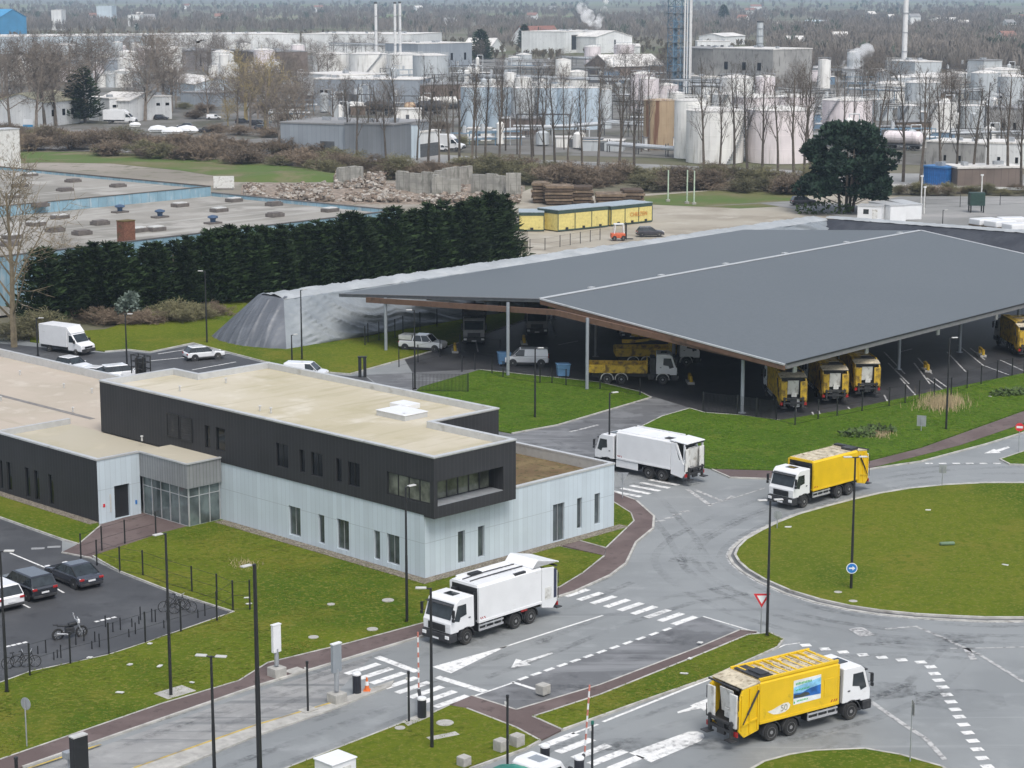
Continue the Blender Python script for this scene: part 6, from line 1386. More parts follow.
blockwall(472,195,505,197,174,'wide pale concrete block wall right of the pink rubble')
blockwall(506,198,521,198,173,'end concrete block wall beside the timber stacks')
TIM = M('old_timber', (.17,.125,.085), .9, var=.35, scale=.9, stain=(.36,.30,.22), stain_amt=(.55,.7))
def timber(x0, x1, y, top, label):
    a, b = at(x0,y), at(x1,y); h = height(x0,y,top); L = (b-a).length; r = empty('timber_stack', a, 0, label, 'timber stack', 'stacks of old timber'); nl = max(3, int(h/.55)); m1 = MB(); m2 = MB()
    for k in range(nl):
        z = h*k/nl
        for q in range(4): (m1 if k % 2 else m2).box(rr.uniform(-.3,.3),L+rr.uniform(-.4,.4),q*1.3,q*1.3+1.1,z+.12,z+h/nl*.93)
    m1.build('beam_layer', TIM, r); m2.build('beam_layer', M('dark_timber', (.085,.06,.042), .9, var=.3), r)
timber(532,548,203,183,'brown timber stack at the left end of the sand yard'); timber(545,572,205,186,'tall brown timber stack with pale top boards'); timber(573,592,204,187,'brown timber stack just right of the pale topped one'); timber(597,624,208,194,'low timber stack behind the yellow containers'); timber(622,643,206,190,'reddish timber stack at the right above the containers')
CY = M('container_yellow', (.66,.56,.20), .55, var=.1, stain=(.36,.28,.10), stain_amt=(.55,.75)); CT = M('container_green', (.04,.07,.06), .5); CTOP = M('container_top', (.36,.42,.45), .5, .2, var=.1)
def container(x0, y0, x1, y1, top, label, txt=None, depth=5):
    a, b = at(x0,y0), at(x1,y1); h = height(x0,y0,top); L = (b-a).length; r = empty('container', a, atan2(b.y-a.y,b.x-a.x), label, 'container', 'yellow containers')
    MB().box(0,L,0,depth,.1,h*.8).build('body', CY, r); MB().box(-.03,L+.03,-.03,depth+.03,h*.8,h*.97).build('upper_band', CT, r); MB().box(-.05,L+.05,-.06,depth+.05,h*.97,h).build('top', CTOP, r)
    m = MB(); k = int(L/3)
    for i in range(k+1): m.box(L*i/k-.06,L*i/k+.06,-.07,-.001,.1,h*.8)
    m.box(0,L,-.08,-.002,.0,.22); m.build('rib', CT, r)
    for i in range(k): MB().box(L*(i+.45)/k,L*(i+.45)/k+.5,-.1,-.004,.15,.55).build('latch', BLACK, r)
    if txt: text(txt, .95, (L*.66,-.1,h*.46), (pi/2,0,0), M('orange_lettering', (.55,.2,.03), .6), r)
container(519,231,544,231,212,'short yellow container half hidden by the conifer'); container(558,231.5,608,226.5,210,'long yellow container in the middle of the row'); container(611,226,652,221.5,206,'yellow container with orange lettering at the right of the row','CHELZEN')
for x, y0, t_ in ((668,201,170),(687,203,170),(694,204,171)): 
    p = at(x,y0); r = empty('gate_mast', p, 0, 'pale green mast on the grass beyond the sand yard', 'mast', 'pale masts beyond the yard'); MB().cyl((0,0,-.2),(0,0,height(x,y0,t_)),.14,.12,8).build('pole', M('pale_green_paint', (.45,.55,.42), .5), r); MB().cyl((0,0,-.1),(0,0,.3),.4,n=8).build('base', CONC, r)
q = at(683,202); 
for x, y, w_, l in ((697,214,8,'left'),(941,212,9,'x')): pass
# white cabins and things behind the basin
def cabin(x0, y0, x1, y1, top, depth, label):
    a, b = at(x0,y0), at(x1,y1); h = height(x0,y0,top); L = (b-a).length; r = empty('white_cabin', a, atan2(b.y-a.y,b.x-a.x), label, 'cabin', 'white cabins')
    MB().box(0,L,0,depth,0,h).build('wall', WHITE, r, bevel=.06); MB().box(-.08,L+.08,-.08,depth+.08,h,h+.15).build('roof', COPING, r)
    m = MB(); m.box(L*.62,L*.62+.9,-.03,-.002,.1,2.2); m.build('door', WHITE_D, r); m = MB(); m.box(L*.25,L*.25+.9,-.03,-.002,1.4,2.2); m.build('window', GLASS, r)
cabin(857,222,881,223,206,3,'white cabin nearest, at the left front of the three'); cabin(868,218,890,222.5,202,3,'white cabin in the middle of the three'); cabin(886,215,905,220,200.5,3,'white cabin at the right rear of the three')
r = empty('dark_tank', at(976,212), 0, 'dark green tank on legs on the yard beyond the basin', 'tank'); MB().box(-1.3,1.3,-1,1,1.2,3.4).build('body', M('dark_green', (.02,.05,.04), .5), r)
m = MB()
for x in (-1.1,1.1):
    for y in (-.8,.8): m.cyl((x,y,0),(x,y,1.2),.12,n=6)
m.build('leg', BLACK, r)
for x, y, w_ in ((985,225,9),(1000,227,8),(1012,224,8),(1018,230,9)):
    p = at(x,y); r = empty('covered_pallet', p, rt.uniform(0,1), 'low white wrapped pallet on the yard beyond the basin', 'pallet', 'wrapped pallets beyond the basin'); MB().box(-2.2,2.2,-1.5,1.5,.15,1.1).build('wrapping', WHITE, r, bevel=.15); MB().box(-2.2,2.2,-1.5,1.5,0,.15).build('base', TIM, r)
def rail(x0, y0, x1, y1, label):
    a, b = at(x0,y0), at(x1,y1); L = (b-a).length; r = empty('guard_rail', a, atan2(b.y-a.y,b.x-a.x), label, 'guard rail'); MB().box(0,L,-.05,.05,.45,.95).build('rail', WHITE_D, r)
    for k in range(int(L/6)+1): MB().box(k*6-.07,k*6+.07,.05,.2,-.2,.9).build('post', GREYM, r)
rail(845,188,1040,193,'long white guard rail along the works road at the right')
for b, t_, l in (((924,214),187,'tall white pole beside the white cabins'),((981,205),175,'white pole on the yard behind the dark green tank'),((921,206),176,'thin white pole left of the guard rail')):
    p = at(*b); r = empty('white_pole', p, 0, l, 'pole'); h = height(*b,t_); MB().cyl((0,0,0),(0,0,h),.12,n=8).build('pole', WHITE_D, r); MB().obox((0,0,h),(.5,.3,.25)).build('lamp_head', WHITE, r)
fence([(925,208),(960,207),(1000,205),(1030,204)], 'dark mesh fence behind the yard beyond the basin', 2.2, 4, step=5)
fence([(530,251),(545,250),(560,247),(600,240)], 'thin wire fence at the conifer end of the sand yard', 1.8, 3, step=3)
# birds
def bird(px, py, d, label):
    p = Vector((0,0,HC)) + ray(px,py)*d; r = empty('bird', p, 1.2, label, 'bird'); m = MB()
    m.lathe([(.01,-.26),(.06,-.14),(.09,0),(.07,.12),(.045,.18),(.05,.23),(.01,.29)], n=8, axis='x'); 
    for s in (-1,1): m.add([(.08,s*.05,.02),(-.1,s*.05,.02),(-.14,s*.42,.14),(.02,s*.45,.15),(-.18,s*.78,-.02),(.04,s*.05,.05),(-.08,s*.05,.05),(-.12,s*.42,.165)], [(0,1,2,3),(3,2,4),(5,6,7,3)])
    m.add([(-.2,-.05,0),(-.2,.05,0),(-.42,.08,.0),(-.42,-.08,0)], [(0,1,2,3)]); m.build('body', BLACK, r)
bird(198,42,140,'black bird flying above the pale warehouse at the upper left'); bird(1001,97,150,'black bird flying before the round tank at the upper right')
# litter on the lawns
lm = MB()
for x, y in ((120,695),(130,667),(160,668.5),(192,685),(90,660),(150,646),(249,606),(690,661),(684,676),(700,645),(247,600),(928,512),(788,529),(1005,567),(888,430),(990,398),(645,437)):
    p = at(x,y); a = rt.uniform(0,3); lm.obox((p.x,p.y,.16),(rt.uniform(.25,.5),rt.uniform(.12,.25),.05),a,.1)
tag(lm.build('litter', WHITE_D, None), kind='stuff')
# ---------------------------------------------------------------- works: tanks, sheds, pipe bridges
def tankmat(name, c, st, amt=(.5,.7), sc=(1.2,1.2,.12)): return M(name, c, .55, .1, var=.06, scale=.3, stain=st, stain_amt=amt, stain_scale=sc, stain_n=.9, rnd=.08)
TK_W = tankmat('white_tank', (.80,.79,.75), (.52,.50,.46)); TK_P = tankmat('pinkish_tank', (.79,.72,.72), (.54,.49,.47)); TK_G = tankmat('grey_tank', (.50,.53,.54), (.36,.38,.38)); TK_B = tankmat('blue_grey_tank', (.50,.59,.66), (.37,.43,.47))
TK_R = tankmat('rusty_tank', (.44,.33,.21), (.20,.10,.06), (.5,.62), (.9,.9,.05)); SHED_W = M('white_shed', (.72,.73,.72), .6, var=.08, scale=.1, stain=(.45,.45,.44), stain_amt=(.55,.75), ribs=(1.2,.06,.8)); SHED_G = M('grey_shed', (.27,.30,.33), .6, var=.08, scale=.1, ribs=(1.2,.06,.75)); SHED_B = M('pale_blue_shed', (.52,.60,.65), .6, var=.08, scale=.1, ribs=(1.2,.06,.8)); SHED_BR = M('brown_shed', (.17,.135,.115), .7, var=.15, scale=.2, ribs=(1.5,.06,.7)); CONC_W = M('stained_concrete', (.32,.315,.30), .85, var=.15, scale=.15, stain=(.16,.155,.145), stain_amt=(.5,.7), stain_scale=(1,1,.25))
SROOF = M('pale_shed_roof', (.68,.66,.62), .6, var=.1, scale=.1, stain=(.38,.36,.33), stain_amt=(.5,.7)); SROOF_G = M('grey_shed_roof', (.26,.26,.26), .7, var=.1, scale=.1, stain=(.18,.18,.17), stain_amt=(.5,.7)); BLUE = M('blue_factory_hall', (.05,.27,.50), .6, var=.1, scale=.1); TOWER_B = M('blue_steel', (.17,.27,.36), .5, .2, var=.15); PIPE = M('pale_pipe', (.55,.57,.58), .45, .2, var=.1); STEEL = M('dark_steel', (.09,.095,.1), .6, var=.2)
def tank(x, y, top, wpx, mat, label, cone=.12, rail_=True, group=None):
    p = at(x, y); r = wpx/2/ppm(y); h = height(x, y, top); p = p + Vector((0, r*.9, -.2)); root = empty('storage_tank', p, rt.uniform(0,6), label, 'storage tank', group)
    MB().lathe([(r,0),(r,h-r*cone)], n=28).build('shell', mat, root, smooth=False); MB().lathe([(r*1.02,h-r*cone),(r*.55,h-r*cone*.35),(.2,h)], n=28).build('roof', SROOF if mat != TK_R else mat, root)
    m = MB()
    for k in range(3): m.lathe([(r+.03,h*(k+1)/4),(r+.03,h*(k+1)/4+.12)], n=28)
    m.build('hoop', mat, root)
    if rail_:
        m = MB(); n = 20; z = h-r*cone
        for i in range(n):
            a, b = 2*pi*i/n, 2*pi*(i+1)/n; m.cyl((r*cos(a),r*sin(a),z),(r*cos(a),r*sin(a),z+1.1),.04,n=4,caps=False)
            for dz in (.55,1.1): m.cyl((r*cos(a),r*sin(a),z+dz),(r*cos(b),r*sin(b),z+dz),.04,n=4,caps=False)
        m.build('railing', WHITE_D, root)
    m = MB(); a = 4.2
    for k in range(24):
        t = k/24; an = a + t*1.2; m.obox(((r+.4)*cos(an),(r+.4)*sin(an),h*t),(.8,.7,.1),an)
    m.build('stairs', GREYM, root); return root
def shed(x0, y0, x1, y1, top, depth, wall, roof, label, kind='flat', wins=(), door=None, name='works_building', ridge=.25, cat='building'):
    a, b = at(x0,y0), at(x1,y1); h = height((x0+x1)/2,(y0+y1)/2,top); L = (b-a).length; root = empty(name, a + Vector((0,0,-.25)), atan2(b.y-a.y,b.x-a.x), label, cat)
    if kind == 'flat':
        MB().box(0,L,0,depth,0,h).build('wall', wall, root); MB().box(-.15,L+.15,-.15,depth+.15,h,h+.35).build('roof', roof, root)
        m = MB(); rs = random.Random(int(x0*7+y0))
        for k in range(max(2,int(L/9))): m.obox((rs.uniform(1.5,L-1.5),rs.uniform(.2,.8)*depth,h+.7),(rs.uniform(.8,2.2),rs.uniform(.8,2),rs.uniform(.6,1.1)))
        m.build('roof_unit', GREYM, root)
    else:
        rh = h*(1-ridge)
        if kind == 'gable':        # ridge along the front
            MB().yz([(0,0),(depth,0),(depth,rh),(depth/2,h),(0,rh)],0,L).build('wall', wall, root); m = MB(); t = .25
            for s in (0,1):
                y0_, y1_ = (-.4, depth/2) if s == 0 else (depth+.4, depth/2); z0_ = rh-.4*(h-rh)/(depth/2)
                m.yz([(y0_,z0_+.04),(y1_,h+.04),(y1_,h+.04+t),(y0_,z0_+.04+t)],-.4,L+.4)
            m.build('roof', roof, root)
        else:                      # gable end faces the camera
            MB().xz([(0,0),(L,0),(L,rh),(L/2,h),(0,rh)],0,depth).build('wall', wall, root); m = MB(); t = .25
            m.xz([(-.4,rh-.2),(L/2,h+.04),(L/2,h+.04+t),(-.4,rh-.2+t)],-.4,depth+.4); m.xz([(L+.4,rh-.2),(L/2,h+.04),(L/2,h+.04+t),(L+.4,rh-.2+t)],-.4,depth+.4); m.build('roof', roof, root)
    for (u0,u1,v0,v1) in wins:
        f_ = MB().box(L*u0,L*u1,-.06,-.003,h*v0,h*v1).build('window', BLACK, root); MB().box(L*u0+.1,L*u1-.1,-.08,-.06,h*v0+.1,h*v1-.1).build('pane', WGLASS, f_)
    if door: u0,u1,v1 = door; MB().box(L*u0,L*u1,-.07,-.003,0,h*v1).build('door', STEEL, root)
    return root
RED_TILE = M('faded_red_tiles', (.25,.14,.11), .8, var=.2)
W2 = lambda us, v0, v1, w_=.05: [(u, u+w_, v0, v1) for u in us]
shed(281,155,345,157.5,123,20,SHED_G,SROOF_G,'grey flat warehouse with dark door, left half',wins=W2((.52,.58),.15,.3,.04),door=(.62,.84,.5))
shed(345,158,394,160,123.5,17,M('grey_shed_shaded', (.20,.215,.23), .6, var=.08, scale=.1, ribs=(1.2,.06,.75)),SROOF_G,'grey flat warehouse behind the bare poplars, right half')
shed(395,158,420,157,124,14,SHED_B,SROOF_G,'pale blue end block of the grey flat warehouse')
shed(418,157,440,154,131,8,SHED_W,SROOF,'small dock shelter with open dark front right of the grey warehouse',door=(.1,.95,.55))
shed(98,120,130,121,93,16,SHED_W,SROOF,'pale roofed hall behind the white office block at the upper left','gable',door=(.05,.25,.6))
shed(110,121,172,118,97,12,SHED_W,SROOF,'white office block with small dark windows at the upper left',wins=W2((.05,.12,.32,.52,.75,.9),.62,.74,.06)+W2((.32,.52),.18,.3,.06))
shed(45,126,80,122,92,16,SHED_W,M('yellowish_roof', (.42,.40,.28), .7),'low white building with yellowish roof behind bare trees','gable',wins=W2((.2,.5,.75),.3,.5,.08))
shed(195,98,238,97,77,40,SHED_B,SROOF,'pale blue gabled shed with light roof','end',ridge=.3)
shed(213,106,240,104,92,14,SHED_G,SROOF_G,'low grey lean to below the pale gabled shed')
shed(-12,54,150,52,36,60,SHED_B,SROOF,'long pale warehouse behind bare trees, left section')
shed(152,53,300,51,34.5,60,SHED_W,SROOF,'long pale warehouse behind bare trees, middle section')
shed(302,52,411,53,34,60,SHED_W,SROOF,'long pale warehouse behind bare trees, right section by the white chimneys')
shed(183,70,240,68,50,30,M('grey_brown_shed', (.28,.26,.25), .7, var=.1, scale=.2),SROOF_G,'grey brown hall with posts above the pale gabled shed',wins=W2((.3,.5,.7),.2,.8,.02))
shed(254,72,308,71,51.5,30,SHED_BR,SROOF_G,'brown hall left of the four white tanks')
shed(86,74,133,72,60,26,SHED_G,SROOF_G,'grey hall behind the short pale tanks at the left')
shed(418,68,472,66,43,24,SHED_G,SROOF,'grey hall with pale roof frame right of the white chimneys',wins=W2((.1,.35,.6,.85),.3,.6,.04))
shed(296,101,340,104,74,20,SHED_W,SROOF,'white hall with blue tinted front below the four tanks',wins=W2((.5,),.3,.45,.05))
shed(314,105,420,106,79,18,SHED_G,SROOF,'long grey hall with dark lower bay below the four tanks',wins=W2((.06,.1),.45,.6,.03),door=(.17,.42,.45))
shed(420,106,478,104,84,14,SHED_BR,SROOF_G,'brown pipe hall right of the long grey hall',wins=W2((.2,.5,.8),.2,.7,.05))
shed(0,36,27,35,9,40,BLUE,BLUE,'bright blue gabled hall at the far upper left','end',ridge=.3)
shed(52,30,62,30,10,20,SHED_W,SROOF,'slim white silo house on the far left'); shed(97,23,112,23,6,30,SHED_B,SHED_B,'blue grey silo block with white base on the far left'); shed(128,26,140,26,15,25,SHED_W,SROOF,'small white building by the far left wood')
shed(488,52,506,51,38,20,SHED_W,SROOF,'white steep gabled house right of the four tanks','end',ridge=.85)
shed(528,44,562,43,26,16,SHED_W,M('red_tile_roof', (.23,.11,.085), .8, var=.2),'far red roofed house','gable',ridge=.6,wins=W2((.2,.5,.8),.1,.3,.06))
shed(552,48,566,48,41,10,SHED_W,SROOF,'small white van sized shed beside the far red roofed house')
shed(564,53,600,51,31,30,SHED_W,SROOF,'white steaming process hall, left block',wins=((.2,.55,.15,.85),))
shed(596,53,632,52,30.5,34,SHED_W,SROOF,'white steaming process hall, tall sloped right block','end',ridge=.25,wins=W2((.5,),.3,.6,.04)); shed(628,53,640,53,44,20,SHED_W,SROOF,'low white annex right of the steaming hall','gable')
shed(611,75,664,74,55,26,SHED_BR,SROOF,'brown hall with wide beige roof left of the blue steel tower','gable',ridge=.55)
shed(667,90,712,93,48,20,CONC_W,SROOF_G,'stained concrete block behind the blue steel tower',wins=W2((.15,.45,.7),.25,.38,.07))
shed(712,93,772,96,48.5,22,CONC_W,SROOF,'tall stained concrete block with flat pale roof',wins=W2((.2,.5,.75),.55,.72,.06)+W2((.1,.62),.25,.42,.06))
shed(680,92,701,94,76,8,SHED_W,SROOF,'white cabin block in front of the stained concrete blocks')
shed(697,60,730,60,41,12,SHED_W,SROOF,'white roof penthouse with dark windows above the concrete block',wins=W2((.1,.3,.5,.7),.6,.8,.1))
shed(724,45,745,44,33,20,SHED_W,SROOF,'far low white hall before the wood','gable'); shed(795,40,812,39,33,12,SHED_W,M('tan_roof', (.42,.36,.22), .8),'far house with tan roof at the right','gable'); shed(806,27,830,27,20,16,SHED_W,SHED_B,'far greenish white roofed house at the upper right','gable'); shed(855,24,872,24,20,12,SHED_W,SROOF,'far small white house in the wood at the upper right','gable'); shed(942,25,966,24,17.5,16,SHED_W,SROOF,'far white house in the wood at the right edge','gable'); shed(-5,27,10,27,21,14,SHED_W,SROOF,'far pale house left of the silo','gable'); shed(776,28,786,28,22,12,SHED_B,SROOF,'far pale blue house by the wood','gable')
shed(888,92,914,94,61,12,TK_G,SROOF,'grey boiler house at the foot of the tall right chimney'); shed(966,100,982,101,60,9,TK_G,SROOF_G,'grey square tower left of the big white tank')
shed(926,163,985,166,142,10,CONC_W,SROOF,'low pale wall building behind the right poplars',wins=W2((.3,.55,.8),.2,.45,.04)); shed(985,166,1045,168,143,10,SHED_W,SROOF,'low white building at the right edge behind the poplars',wins=W2((.2,.5),.2,.45,.05))
shed(957,187,1022,186,167,8,SHED_BR,SROOF,'dark brown low building with pale roof right of the blue container'); shed(985,141,1040,143,108,12,CONC_W,SROOF_G,'grey plant block below the big white tank at the right edge',wins=W2((.1,.3,.5),.3,.6,.06)); shed(830,133,866,134,118,8,M('bluish_grey_plant', (.24,.26,.30), .6),SROOF_G,'low bluish pump house left of the right tanks')
r = shed(923,184,946,186,166.5,4,M('container_blue', (.03,.15,.42), .5, ribs=(.5,.2,.7)),M('container_blue_top', (.06,.2,.45), .5),'bright blue container before the right poplars',name='container',cat='container')
shed(500,133,530,134,118,8,SHED_BR,SROOF_G,'low brown pump house at the foot of the blue grey tanks')
for x, y, t_, w_, m_, l in ((101,87,73,10,TK_W,'first short pale tank from the left, behind the dark conifer'),(110,87,73,9,TK_G,'second short pale tank from the left'),(119,87,73,9,TK_W,'third short pale tank from the left'),(128,87,73,9,TK_W,'fourth short pale tank, right end of its row'),
    (330,77,51.5,37,TK_W,'leftmost of four broad white tanks below the chimneys'),(368,78,51.5,38,TK_W,'second of four broad white tanks below the chimneys'),(404,79,52,36,TK_W,'third of four broad white tanks below the chimneys'),(430,82,53,36,TK_G,'rightmost greyer of four broad tanks below the chimneys'),
    (474,127,85,27,TK_B,'leftmost blue grey tank of the long row'),(500,127,85,26,TK_B,'second blue grey tank of the long row'),(524,129,86,26,TK_G,'grey tank in the middle of the blue grey row'),(547,129,86,24,TK_B,'fourth blue grey tank of the row, right of the grey one'),(568,129,86,24,TK_B,'fifth blue grey tank of the row'),(589,129,86,24,TK_B,'rightmost blue grey tank of the row'),
    (604,128,88,16,TK_G,'slim grey tank at the right end of the blue grey row'),(660,149,98,32,TK_R,'rust streaked brown tank'),(692,158,98,34,TK_W,'white tank just right of the rusty tank'),(717,163,107,58,TK_W,'broad greenish white tank with pale roof'),(783,163,106,66,TK_P,'broadest pinkish tank right of the greenish white one'),(757,140,94,48,TK_P,'pinkish tank behind the two broadest tanks'),(735,118,92,40,TK_W,'low white tank behind the broad front tanks'),
    (796,135,94,40,TK_P,'pinkish tank behind the broadest tank, right side'),(850,138,97,50,TK_P,'pinkish tank behind the dark pine'),(903,90,59,29,TK_W,'pale tank at the foot of the tall right chimney'),(938,101,73,64,TK_W,'broad low pale tank right of the tall chimney'),(1002,106,67,40,TK_W,'big white tank at the right edge'),(944,131,101,30,TK_W,'squat pale tank before the broad low tank'),(910,128,104,22,TK_G,'small grey tank left of the squat pale tank'),(884,120,98,20,TK_G,'grey process tank behind the pine'),(974,130,104,24,TK_G,'grey tank left of the grey plant block'),(690,125,98,22,TK_W,'small white tank behind the rusty tank')):
    tank(x, y, t_, w_, m_, l, group='storage tanks')
rk = random.Random(41)
for i in range(64):
    x, y = (rk.uniform(0,310), rk.uniform(58,84)) if i < 30 else (rk.uniform(475,1025), rk.uniform(64,118))
    if 455 < x < 620 and y > 100: y = rk.uniform(66,98)
    p = at(x,y); r_ = rk.uniform(2.2,5.5); h_ = rk.uniform(5,12); root = empty('storage_tank', p + Vector((0,0,-.2)), rk.uniform(0,6), 'small pale storage tank crowded among the works', 'storage tank', 'small tanks crowded in the works'); m_ = rk.choice((TK_W,TK_W,TK_G,TK_P))
    MB().lathe([(r_,0),(r_,h_)], n=20).build('shell', m_, root); MB().lathe([(r_*1.02,h_),(r_*.5,h_+r_*.14),(.1,h_+r_*.2)], n=20).build('roof', SROOF, root)
    m = MB()
    for k in range(10):
        a, b = 2*pi*k/10, 2*pi*(k+1)/10; m.cyl((r_*cos(a),r_*sin(a),h_+1),(r_*cos(b),r_*sin(b),h_+1),.05,n=3,caps=False); m.cyl((r_*cos(a),r_*sin(a),h_),(r_*cos(a),r_*sin(a),h_+1),.05,n=3,caps=False)
    m.build('railing', GREYM, root)
for i in range(34):       # houses in the woods
    x, y = rk.uniform(430,1030), rk.uniform(10,58)
    if y > (34 if x < 770 else 62): continue
    if i % 3 == 0: x, y = rk.uniform(0,420), rk.uniform(9,26)
    w_ = rk.uniform(5,13)/2; d_ = ppm(y)
    root = empty('house', at(x,y) + Vector((0,0,-.2)), rk.uniform(-.5,.5), 'far pale house half hidden in the bare woods', 'house', 'far houses in the woods'); L = w_/d_ if w_/d_ > 5 else 5; hw_ = rk.uniform(5,9)
    MB().yz([(-5,0),(5,0),(5,hw_),(0,hw_+3),(-5,hw_)],-L,L).build('wall', SHED_W, root); MB().yz([(-5.4,hw_-.2),(0,hw_+3.1),(5.4,hw_-.2),(5.4,hw_+.2),(0,hw_+3.5),(-5.4,hw_+.2)],-L-.3,L+.3).build('roof', rk.choice((SROOF,SROOF_G,RED_TILE)), root)
# chimneys and columns
def chimney(x, y, top, wpx, mat, label, bands=False, base=None):
    p = at(x,y); h = height(x,y,top); r = max(.35, wpx/2/ppm(y)); root = empty('chimney', p, 0, label, 'chimney')
    MB().cyl((0,0,-.3),(0,0,h),r,r*.88,14).build('shaft', mat, root); m = MB()
    for k in range(1,5): MB().lathe([(r*1.12,h*k/5),(r*1.12,h*k/5+.25)], n=14).build('ring', GREYM, root)
    MB().lathe([(r*.95,h-.8),(r*1.02,h),(r*.7,h+.02)], n=14).build('rim', STEEL, root); MB().box(-r*1.6,r*1.6,-r*1.6,r*1.6,-.3,1.5).build('base', CONC, root)
CHW = M('white_chimney', (.70,.70,.69), .5, var=.06, stain=(.5,.5,.49), stain_amt=(.55,.75))
chimney(376.5,74,2,3.2,CHW,'white chimney standing alone, left of a pair'); chimney(395.5,74,2,3,CHW,'left white chimney of the close pair'); chimney(400.5,74,1.5,3,CHW,'right white chimney of the close pair'); chimney(903,90,-6,5.6,CHW,'tall tapered white chimney at the upper right'); chimney(759.5,58,21,7,TK_G,'short grey column with bent pipe on top left of the right wood')
# blue lattice tower with pale columns
p = at(677,93); h = height(677,93,-8); root = empty('process_tower', p, .3, 'tall blue steel lattice tower with pale vertical pipes', 'tower'); m = MB(); s = 2.9; nl = 14
for x in (-s,0,s):
    for y in (-s,s): m.cyl((x,y,0),(x,y,h),.16,n=5)
for k in range(nl):
    z0, z1 = h*k/nl, h*(k+1)/nl
    for y in (-s,s):
        m.cyl((-s,y,z1),(s,y,z1),.16,n=4); m.cyl((-s,y,z0),(0,y,z1),.11,n=4); m.cyl((0,y,z1),(s,y,z0),.11,n=4)
    for x in (-s,s): m.cyl((x,-s,z1),(x,s,z1),.16,n=4); m.cyl((x,-s,z0),(x,s,z1),.11,n=4)
m.build('lattice', TOWER_B, root); m = MB()
for k in range(1,nl,2): m.box(-s-.5,s+.5,-s-.5,s+.5,h*k/nl,h*k/nl+.12)
m.build('platform', STEEL, root); m = MB()
for x, y, r in ((1.2,-3.8,.3),(2.3,-3.6,.25),(3.6,-3.2,.35),(4.4,-2.5,.25)): m.cyl((x,y,0),(x,y,h*.97),r,n=8)
m.build('riser_pipe', CHW, root); MB().lathe([(.7,0),(.7,h*.7),(.3,h*.74)], c=(-.9,0,0), n=14).build('column', TOWER_B, root)
# pipe bridges
def bridge(x0, y0, x1, y1, up, n, label, mat=PIPE, sp=.6):
    a, b = at(x0,y0), at(x1,y1); z = up; L = (b-a).length; root = empty('pipe_bridge', a, atan2(b.y-a.y,b.x-a.x), label, 'pipe bridge'); m = MB(); rs = random.Random(int(x0+y0))
    for k in range(n): m.cyl((0,k*sp,z+rs.choice((0,.5,1.0))*(n > 2)),(L,k*sp,z+rs.choice((0,.5,1.0))*(n > 2)),rs.uniform(.14,.3) if n > 1 else .55,n=8)
    m.build('pipe', mat, root); m = MB(); k = max(2,int(L/9))
    for i in range(k+1):
        x = L*i/k; m.cyl((x,-.3,-.3),(x,-.3,z+1),.13,n=5); m.cyl((x,n*sp,-.3),(x,n*sp,z+1),.13,n=5); m.box(x-.1,x+.1,-.4,n*sp+.1,z-.35,z-.15)
    for dz in (-.2,1.3)[: 1 if n < 3 else 2]: m.cyl((0,-.3,z+dz),(L,-.3,z+dz),.1,n=4)
    m.build('support', STEEL, root)
bridge(476,140,600,131,2.0,1,'single fat white pipe rising before the blue grey tanks'); bridge(608,151,697,158,1.8,1,'single fat white pipe before the rusty tank',sp=.5)
for i, q in enumerate(((472,80,612,82,5,5,'upper pipe bridge with pale pipes left of the beige roofed hall'),(470,90,615,94,5,5,'lower crowded pipe bridge behind the blue grey tanks'),(612,98,720,100,6,4,'grey pipe bridge at the foot of the blue steel tower'),(605,120,650,123,5,5,'short pipe bridge left of the rusty tank'),(600,135,648,137,3,4,'low pipe bridge in front of the slim grey tank'),(690,104,770,106,6,3,'pipe bridge behind the pinkish tanks'),(770,84,860,88,6,4,'beige pipe bridge right of the stained concrete block'),(860,108,960,112,6,4,'pipe bridge below the broad low tank'),(930,112,1030,106,6,3,'pipe bridge rising to the big white tank'),(880,125,985,127,5,5,'pipe bridge behind the tank wagon at the right'),(330,62,420,64,9,3,'pipe bridge over the four white tanks'),(425,98,478,97,7,4,'dark pipe bridge at the right of the brown pipe hall'),(475,72,560,73,5,4,'far pipe bridge before the steaming hall'),(560,66,612,68,4,4,'far pipe bridge below the steaming hall'),(950,150,1030,152,4,3,'low pipe bridge above the right white building'),(776,110,830,112,6,4,'pipe bridge above the pinkish tank behind the pine'))):
    bridge(*q, mat=PIPE if i % 3 else M('dull_pipe%s' % chr(97+i), (.36,.36,.35), .5, .2))
# tank wagons and parked works vehicles
def wagon(x0, y0, x1, y1, dia, mat, label):
    a, b = at(x0,y0), at(x1,y1); L = (b-a).length; root = empty('tank_wagon', a, atan2(b.y-a.y,b.x-a.x), label, 'tank wagon'); r = dia/2/ppm(y0)
    MB().lathe([(.3,0),(r*.8,.3),(r,.9),(r,L-.9),(r*.8,L-.3),(.3,L)], c=(0,0,0), n=18, axis='x').build('barrel', mat, root).location.z = r + 1.2
    m = MB(); m.box(.2,L-.2,-1,1,.9,1.25).box(L*.48,L*.52,-.4,.4,2*r+1.2,2*r+1.6); m.build('underframe', STEEL, root)
    for x in (L*.15,L*.25,L*.75,L*.85):
        for s in (-1,1): wheel(root, x, s*.8, .48, .2, s)
wagon(350,113,364,114,8,TK_W,'short pale tank wagon at the left end of the row'); wagon(365,114,395,115,9,M('dark_tank_wagon', (.06,.06,.06), .5),'long dark tank wagon in the row'); wagon(404,115,416,115,9,TK_R,'rusty tank wagon in the middle of the row'); wagon(418,115,442,114,10,M('black_tank_wagon', (.05,.05,.055), .5),'black tank wagon at the right of the row'); wagon(420,109,458,108,8,TK_W,'long white tank wagon behind the black one'); wagon(884,148,922,150,13,TK_P,'pinkish white tank wagon right of the dark pine')
